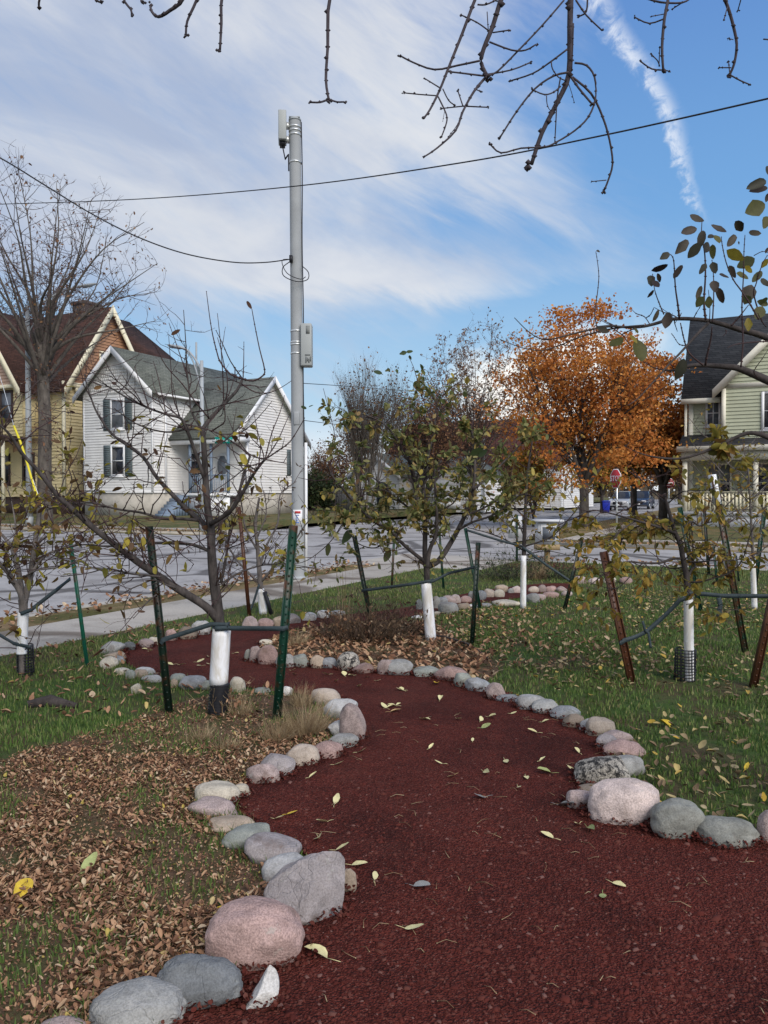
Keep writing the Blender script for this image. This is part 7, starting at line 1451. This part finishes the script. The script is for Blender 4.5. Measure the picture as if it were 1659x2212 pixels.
# ------------------------------------------------------------------ street trees, grown
def grow_tree(name, label, base, H_, crown_r, r0, mats, seed, levels=5, first=.3, spread=.75, up=.35, leaf=None, leafm=None, group=None, split=(4, 6), nchild=(3, 5), shape=None, droop=0.0, cat='tree', multi=1, leaf_jit=.25, crad=1.0, lean=(0, 0), fill=0, fz=.25, epi=0, ncl=600):
    R = random.Random(seed); b = Vector(base); segs = []; tips = []
    def g(p, d, L, r, lev):
        Q, S = [p], [r]; k = 4 if lev < 3 else 3
        for i in range(k):
            d = (d+Vector((R.gauss(0, .10), R.gauss(0, .10), R.gauss(0, .07)+up*.10-droop*.08*lev))).normalized(); p = p+d*(L/k); Q.append(p); S.append(r*(1-.42*(i+1)/k))
        segs.append((Q, S, lev))
        if lev >= levels-2: tips.extend((Q[j], d, lev) for j in range(1, len(Q)))
        if lev >= levels: return
        for _ in range(R.randint(*nchild)):
            i = R.randint(1, k) if lev else R.randint(k-1, k); a = R.uniform(0, 6.283); e = Vector((math.cos(a), math.sin(a), 0)); e = (e-d*e.dot(d)).normalized()
            nd = (d*(1-spread*.5)+e*spread*R.uniform(.45, 1.0)+Vector((0, 0, up*.35))).normalized()
            q = Q[i]; s = (q-b); hz = s.z/H_; lim = crown_r*(shape(hz) if shape else 1.0)
            nl = L*R.uniform(.52, .80)
            e2 = q+nd*nl-b
            if math.hypot(e2.x, e2.y) > lim*1.05 or e2.z > H_*1.02: nl *= .55
            g(q, nd, nl, S[i]*R.uniform(.55, .72), lev+1)
        nd = (d+Vector((R.gauss(0, .15), R.gauss(0, .15), .05))).normalized()
        if lev < levels-1: g(Q[-1], nd, L*R.uniform(.62, .78), S[-1]*.9, lev+1)
    t = thing(name, label, cat, b, group)
    for m_ in range(multi):
        th = H_*first; d0 = Vector((lean[0]+(R.gauss(0, .25) if multi > 1 else 0), lean[1]+(R.gauss(0, .2) if multi > 1 else 0), 1)).normalized(); p = b-ZV*.3
        Q = [p, p+d0*th*.35, p+d0*th*.7, p+d0*th]; segs.append((Q, [r0*1.3, r0, r0*.93, r0*.88], 0))
        for i in range(R.randint(*split)):
            a = 6.283*i/split[1]*1.3+R.random(); e = Vector((math.cos(a), math.sin(a), 0)); g(Q[-1]-d0*R.uniform(0, th*.15), (e*spread*R.uniform(.5, 1.0)+ZV*(.55+up)).normalized(), (H_-th)*R.uniform(.28, .4)*crad, r0*R.uniform(.45, .6), 1)
        g(Q[-1], d0, (H_-th)*.36, r0*.7, 1)
    for _ in range(epi):
        h = R.uniform(.16, .62)*H_; a_ = R.uniform(0, 6.283); d_ = Vector((math.cos(a_), math.sin(a_), R.uniform(-.5, .5))); q_ = b+ZV*h+Vector((R.gauss(0, .3), R.gauss(0, .3), 0)); L_e = R.uniform(.5, 1.5); e1 = q_+d_*L_e*.5; segs.append(([q_, e1, e1+(d_+ZV*R.uniform(-.6, .6))*L_e*.5], [.02, .013, .006], 5))
        for _k in range(3): e2 = q_.lerp(e1, R.random()); segs.append(([e2, e2+Vector((R.gauss(0, .4), R.gauss(0, .4), R.gauss(0, .35)))], [.01, .005], 5))
    mb = MB(); [mb.tube(Q, S, 9) for Q, S, l in segs if l <= 1]; mb.build('trunk', mats[0], t, smooth=True)
    mb = MB(); [mb.tube(Q, S, 5 if l < 4 else 3, 0, False) for Q, S, l in segs if l > 1]; mb.build('branches', mats[1], t, smooth=True)
    if leaf:
        cnt, L0, L1, quad = leaf; n = int(cnt); ch = [tips[R.randrange(len(tips))] for _ in range(n)]
        Pn = np.array([tuple(c[0]) for c in ch])+rng.normal(0, leaf_jit, (n, 3))
        if fill:                                   # leaf clumps through the crown's volume
            hz = rng.uniform(fz, 1.0, ncl); rr = np.array([crown_r*shape(h) for h in hz])*rng.uniform(0.1, 1.0, ncl)**.5; aa = rng.uniform(0, 6.283, ncl)
            ctr = np.stack([b.x+rr*np.cos(aa), b.y+rr*np.sin(aa), b.z+hz*H_+rng.normal(0, .2, ncl)], 1); k_ = rng.integers(0, ncl, fill); Pf = ctr[k_]+rng.normal(0, 1, (fill, 3))*np.array([.40, .40, .15])
            Pn = np.concatenate([Pn, Pf]); n = len(Pn)
        D = rng.normal(0, 1, (n, 3)); D[:, 2] -= .3; U = rng.normal(0, .7, (n, 3)); U[:, 2] += .7; L = rng.uniform(L0, L1, n)
        D /= np.linalg.norm(D, axis=1, keepdims=True); S = np.cross(U, D); S /= np.linalg.norm(S, axis=1, keepdims=True)+1e-9
        Wv = S*(L*rng.uniform(.3, .5, n))[:, None]; Lv = D*L[:, None]; N_ = np.cross(D, S)*(L*.15)[:, None]
        V = np.stack([Pn, Pn+Lv*.45+Wv+N_, Pn+Lv, Pn+Lv*.45-Wv+N_], 1).reshape(-1, 3); i = np.arange(n)[:, None]*4
        mb = MB(); mb.addnp(V, [i+np.array([[0, 1, 2]]), i+np.array([[0, 2, 3]])]); mb.build('crown', leafm, t)
    return t
def fan_tree(name, label, base, fork, cz, rx, rz, nl, r0, mats, seed, per_m, L0, L1, rt, sub, leaf, leafm, low=-.35, epi=0):
    """wide crown: limbs fan out from the fork to the whole outer surface of the crown, then twigs along them"""
    R_ = random.Random(seed); b_ = Vector(base); T = Tree(1.0, None, seed); top = b_+Vector((R_.gauss(0, .1), R_.gauss(0, .1), fork))
    T.limbs.append(crom([b_-ZV*.3, b_+ZV*fork*.35, b_+ZV*fork*.7+Vector((.05, 0, 0)), top, top+ZV*(cz-fork)*.6], [r0*1.25, r0, r0*.92, r0*.85, r0*.4], 4))
    for i in range(nl):
        zz = low+(1-low)*((i+.5)/nl); a = i*2.39996+R_.gauss(0, .2); rad = math.sqrt(max(0, 1-zz*zz)); k = R_.uniform(.82, 1.03)
        end = b_+Vector((rx*rad*k*math.cos(a), rx*rad*k*math.sin(a), cz+rz*zz*k)); st = top+ZV*R_.uniform(-.12, .35)*(cz-fork); d_ = end-st
        m1 = st+d_*.3+ZV*d_.length*.07; m2 = st+d_*.65+ZV*d_.length*.05+Vector((R_.gauss(0, .2), R_.gauss(0, .2), R_.gauss(0, .15))); m1 += Vector((R_.gauss(0, .15), R_.gauss(0, .15), R_.gauss(0, .1)))
        T.limbs.append(crom([st, m1, m2, end], [r0*R_.uniform(.26, .42), r0*.2, r0*.09, .012], 4))
    for _ in range(epi): p = b_+Vector((R_.gauss(0, .2), R_.gauss(0, .2), R_.uniform(.3, 1.15)*fork)); T._grow(p, Vector((R_.gauss(0, 1), R_.gauss(0, 1), R_.gauss(-.1, .5))).normalized(), R_.uniform(.6, 1.7), .016, 0, .7)
    T.sprout(per_m, L0, L1, rt, .35, sub, None, r0*.3, min_t=.25); T.nodes = [q for q in T.nodes if q[2] > .6]
    return T.build(name, label, b_, mats[0], mats[1], leaf=leaf, leafm=leafm, tn=8)
dome = lambda h: max(.25, math.sin(math.pi*min(1, max(0, (h-.05)/.97)))**.6) if h < .99 else .2
cone = lambda h: max(.12, (1.15-h)*1.05) if h > .32 else .9
b = W(27.0, -33.6, .0); k = b.y; b.x = P(97, 1100, k).x
fan_tree('shade_tree', 'huge bare street tree before the yellow house, few withered leaves', b, 7.6, 12.3, 5.9, 6.0, 34, .36, (M['bark_street'], M['twig_bare']), 41, 1.9, .7, 2.1, .017, .85, (1500, .10, .19, .6), M['leaf_rust'], -.30, 120)
b = Vector((P(1262, 1100, 37.5).x, 37.5, .05))
wide = lambda h: (.8+.9*(h-.2) if h < .45 else max(.12, 1.03-.62*(h-.45)-1.5*max(0, h-.72)))
grow_tree('maple_tree', 'bright orange maple filling the corner beyond the crossing', b, P(1258, 668, 37.5).z, 4.2, .24, (M['bark_street'], M['bark_dark']), 43, 5, .24, .8, .45, (13000, .10, .20, 1), M['leaf_maple'], split=(6, 7), nchild=(3, 4), shape=wide, leaf_jit=.22, fill=11000, fz=.2, ncl=170)
b = Vector((P(1432, 1115, 46).x, 46, .05))
grow_tree('maple_tree', 'second orange maple with dark trunk beside the sage house', b, P(1410, 775, 46).z, 3.6, .25, (M['bark_street'], M['bark_dark']), 47, 5, .26, .8, .35, (8000, .14, .27, 1), M['leaf_maple'], split=(5, 6), nchild=(3, 4), shape=dome, leaf_jit=.26, fill=8000, fz=.26, ncl=150)
b = Vector((P(1369, 1119, 48).x, 48, .1))
grow_tree('maple_tree', 'smaller golden maple on the verge before the parked cars', b, P(1369, 900, 48).z, 3.0, .2, (M['bark_street'], M['bark_dark']), 53, 5, .5, .8, .2, (7000, .12, .22, 1), M['leaf_gold'], split=(5, 6), nchild=(3, 4), shape=dome, leaf_jit=.3)
b = Vector((P(1012, 1100, 58).x, 58, .2))
fan_tree('shade_tree', 'round domed tree of fine twigs with sparse rusty leaves', b+Vector((.3, 0, 0)), 2.6, 8.4, 4.6, 6.1, 34, .24, (M['bark_street'], M['twig_bare']), 59, 2.8, .6, 1.8, .020, .9, (7000, .11, .20, .4), M['leaf_rust'], -.55)
b = Vector((P(790, 1095, 50).x, 50, .2))
grow_tree('shade_tree', 'tall shrubby tree of upright bare shoots behind the middle tree', b, P(800, 765, 50).z, 3.3, .10, (M['bark_street'], M['bark_street']), 61, 5, .16, .42, .8, (1900, .10, .18, 1), M['leaf_brownred'], split=(4, 5), nchild=(3, 4), shape=dome, multi=4, leaf_jit=.08)
b = Vector((P(905, 1095, 54).x, 54, .2))
grow_tree('shade_tree', 'dense rusty brown tree between the shrubby and the domed ones', b, P(905, 800, 54).z, 3.0, .16, (M['bark_dark'], M['bark_dark']), 67, 5, .2, .6, .5, (8000, .10, .2, 1), M['leaf_rust'], split=(5, 6), nchild=(3, 4), shape=dome, multi=2, leaf_jit=.3)
b = Vector((P(1152, 1095, 40).x, 40, .1))
grow_tree('columnar_tree', 'narrow golden olive tree left of the orange maple', b, P(1150, 930, 40).z, .95, .07, (M['bark_dark'], M['bark_dark']), 71, 4, .14, .5, .6, (5000, .08, .16, 1), M['leaf_gold'], split=(6, 7), nchild=(3, 4), leaf_jit=.18)
b = Vector((P(1300, 1100, 62).x, 62, .25))
grow_tree('shade_tree', 'yellow leaved tree far behind the stop sign', b, P(1300, 930, 62).z, 2.6, .14, (M['bark_dark'], M['bark_dark']), 73, 5, .25, .7, .3, (6500, .14, .28, 1), M['leaf_gold'], split=(5, 6), nchild=(3, 4), shape=dome, leaf_jit=.35)
b = Vector((P(1468, 1090, 95).x, 95, .5))
grow_tree('shade_tree', 'brown tree far down the street behind the do not enter sign', b, P(1468, 955, 95).z, 3.8, .2, (M['bark_dark'], M['twig_bare']), 79, 5, .25, .7, .3, (5200, .2, .4, 1), M['leaf_rust'], split=(5, 6), nchild=(3, 4), shape=dome, leaf_jit=.4)
for (px, py, Y, w_, top, mt, lb, sd) in ((1102, 1080, 72, 3.6, 955, 'leaf_brownred', 'dark reddish bush in front of the long white house', 81), (690, 1075, 57, 1.8, 1008, 'leaf_green', 'dark evergreen bush right of the white corner house', 83), (735, 1075, 75, 4.5, 905, 'leaf_brownred', 'brown tree behind the garages', 85), (655, 1075, 88, 4.5, 935, 'twig', 'bare grey tree far behind the corner house', 87), (990, 1090, 62, 2.0, 1010, 'leaf_maple', 'low orange bush beside the low white garage', 89)):
    b = Vector((P(px, py, Y).x, Y, .3))
    grow_tree('shade_tree' if top < 970 else 'bush', lb, b, P(px, top, Y).z, w_, .12, (M['bark_dark'], M['twig_bare']), sd, 5, .12, .8, .3, None if mt == 'twig' else (5200, .12, .26, 1), None if mt == 'twig' else M[mt], split=(5, 6), nchild=(3, 4), shape=dome, leaf_jit=.35, multi=2 if top > 970 else 1, cat='tree' if top < 970 else 'bush')
# far line of trees closing the street
mb = MB(); n = 26000; th = rng.uniform(-.75, .75, n); dist = rng.uniform(150, 230, n); hh = 7+3*np.sin(th*23)+2.4*np.sin(th*61+1)+1.5*np.sin(th*140)
z = 1+rng.uniform(0, 1, n)**.8*np.maximum(hh-1, 2); Pn = np.stack([np.sin(th)*dist, np.cos(th)*dist, z], 1); L = rng.uniform(.4, 1.0, n); a = rng.normal(0, 1, (n, 3)); a /= np.linalg.norm(a, axis=1, keepdims=True); c = np.cross(a, rng.normal(0, 1, (n, 3))); c /= np.linalg.norm(c, axis=1, keepdims=True)
V = np.stack([Pn-a*L[:, None], Pn+c*(L*.6)[:, None], Pn+a*L[:, None], Pn-c*(L*.6)[:, None]], 1).reshape(-1, 3); mb.addnp(V, [np.arange(n)[:, None]*4+np.array([[0, 1, 2, 3]])])
M['leaf_far'] = island('leaf_far', [(0, (.06, .045, .035)), (.5, (.13, .10, .075)), (1, (.17, .14, .08))], .8, .1)
tag(mb.build('treeline', M['leaf_far']), kind='stuff')
# ------------------------------------------------------------------ dry plants, tufts, shrubs
def tuft(name, label, c, n, h, r, mat, wdt=.004, lean=1.0, cat='dry grass', grp=None, seed=1, curve=.5):
    q = np.random.default_rng(seed); a = q.uniform(0, 6.283, n); k = q.uniform(.05, 1, n)**.7*lean; L = h*q.uniform(.45, 1.1, n); br_ = q.uniform(0, r*.45, n); bx = np.stack([np.cos(a)*br_, np.sin(a)*br_, 0*a], 1)
    dr = np.stack([np.cos(a)*k*.8, np.sin(a)*k*.8, np.ones(n)], 1); dr /= np.linalg.norm(dr, axis=1, keepdims=True); s = np.stack([-np.sin(a+1), np.cos(a+1), 0*a], 1)*wdt/2; rows = []
    for i, t in enumerate((0, .35, .7, 1.0)):
        p = bx+dr*(L*t)[:, None]; p[:, 2] -= curve*L*k*t*t*.6; p += q.normal(0, .012*t, (n, 3)); p[:, 2] = np.maximum(p[:, 2], .004); w_ = 1-.8*t; rows += [p-s*w_, p+s*w_]
    V = np.stack(rows, 1).reshape(-1, 3); i = np.arange(n)[:, None]*8; me = fast_mesh(name, V, [i+np.array([[j*2, j*2+1, j*2+3, j*2+2]]) for j in range(3)]); me.materials.append(mat); o = link(bpy.data.objects.new(name, me)); o.location = c; return tag(o, label, cat, grp)
for (px, py, n, h, r, sd, lb) in ((660, 1590, 650, .30, .22, 1, 'tallest straw coloured grass tuft beside the green post and stones'), (600, 1600, 350, .20, .18, 2, 'smaller straw tuft in front of the green post'), (650, 1525, 260, .22, .13, 3, 'straw tuft right behind the green post'), (430, 1600, 200, .14, .2, 4, 'low straw tuft on leaf litter in front of the dark green post'), (490, 1620, 180, .13, .2, 5, 'low straw tuft midway between the two green posts'), (520, 1545, 160, .16, .16, 6, 'straw tuft by the ribbed black pipe'), (640, 1395, 260, .22, .22, 7, 'pale grass clump at the left of the island bed')):
    tuft('grass_tuft', lb, G(px, py), n, h, r, M['straw'], .0034, 1.1, 'dry grass', 'straw tufts in the beds', sd)
def weed(name, label, c, n, h, r, seed, bark, lf=None, nl=0, cat='dry plant'):
    R = random.Random(seed); mb = MB(); nodes = []; c = Vector(c)
    for _ in range(n):
        a = R.uniform(0, 6.283); k = R.uniform(0, 1)**.6; p = c+Vector((math.cos(a), math.sin(a), 0))*r*.5*k; d = Vector((math.cos(a)*k*.9, math.sin(a)*k*.9, 1)).normalized(); L = h*R.uniform(.4, 1.1); Q = [p]
        for i in range(5):
            d = (d+Vector((R.gauss(0, .25), R.gauss(0, .25), R.gauss(0, .15)))).normalized(); p = p+d*L/5; p.z = max(p.z, .01); Q.append(p); nodes.append((p.copy(), d.copy()))
            if R.random() < .6:
                e = (d+Vector((R.gauss(0, .8), R.gauss(0, .8), R.gauss(0, .4)))).normalized(); mb.tube([p, p+e*L*.15, p+e*L*.28+ZV*.01], [.0016, .0012, .0008], 3); nodes.append((p+e*L*.25, e))
        mb.tube(Q, [.0026, .0022, .002, .0016, .0012, .0008], 4)
    o = thing(name, label, cat, c); mb.build('stems', bark, o)
    if nl:
        ch = [R.choice(nodes) for _ in range(nl)]; Pn = np.array([tuple(x[0]) for x in ch]); D = rng.normal(0, 1, (nl, 3)); D[:, 2] -= .4; U = rng.normal(0, 1, (nl, 3)); L = rng.uniform(.025, .06, nl); V, pl = leaf_geo(Pn, D, U, L, L*rng.uniform(.3, .6, nl), rng.uniform(-.2, .6, nl), rng.uniform(0, .9, nl)); m2 = MB(); m2.addnp(V, pl); m2.build('leaves', lf, o)
    return o
weed('dried_perennial', 'tangled brown dead perennial round the foot of the leaning post', G(800, 1385), 150, .52, .55, 1, M['drybrown'], M['drybrown'], 260)
weed('dried_perennial', 'second brown dead perennial left of the leaning post', G(745, 1378), 110, .40, .5, 2, M['drybrown'], M['litter'], 160)
weed('dried_perennial', 'dead stalks with curled dark leaves left of the middle white guard', G(868, 1372), 70, .55, .35, 3, M['drybrown'], M['drybrown'], 160)
tuft('tall_grass', 'thin tall pale grass stalks rising left of the leaning post', G(748, 1365), 26, .95, .16, M['straw'], .006, .14, 'dry grass', None, 11, .1)
weed('shrub', 'dark bare leafed shrub behind the far row of stones', G(1095, 1252), 150, .62, .95, 5, M['bark_dark'], M['leaf_green'], 650, 'shrub')
weed('shrub', 'dark shrub under the white roofed box', G(1195, 1250), 110, .5, .7, 6, M['bark_dark'], M['leaf_green'], 420, 'shrub')
tuft('grass_tuft', 'dry ornamental grass mound between the two dark shrubs', G(1160, 1252), 420, .42, .4, M['straw'], .006, .9, 'dry grass', 'straw tufts in the beds', 12)
weed('shrub', 'low red leaved bush at the stop sign', G(1345, 1158), 120, 1.0, 1.3, 8, M['bark_dark'], M['leaf_brownred'], 600, 'shrub')
weed('weed_stalks', 'dry broken stalks round the ribbed black pipe', G(500, 1535), 26, .22, .45, 9, M['straw'], M['litter'], 20)
mb = MB(); mb.tube([G(905, 1375)+ZV*.03, G(960, 1385)+ZV*.05, G(1010, 1398)+ZV*.035, G(1040, 1415)+ZV*.02, G(1060, 1432)+ZV*.015], [.009, .011, .014, .012, .006], 6); tag(mb.build('fallen_branch', M['bark_dark'], None, G(1000, 1395)), 'dark fallen branch lying right of the middle white guard', 'branch')
mb = MB(); mb.tube([G(60, 1528)+ZV*.02, G(110, 1524)+ZV*.035, G(165, 1530)+ZV*.02], [.03, .05, .02], 8); tag(mb.build('dark_log', M['bark_dark'], None, G(110, 1526)), 'dark flattened log lying in the left grass', 'log')
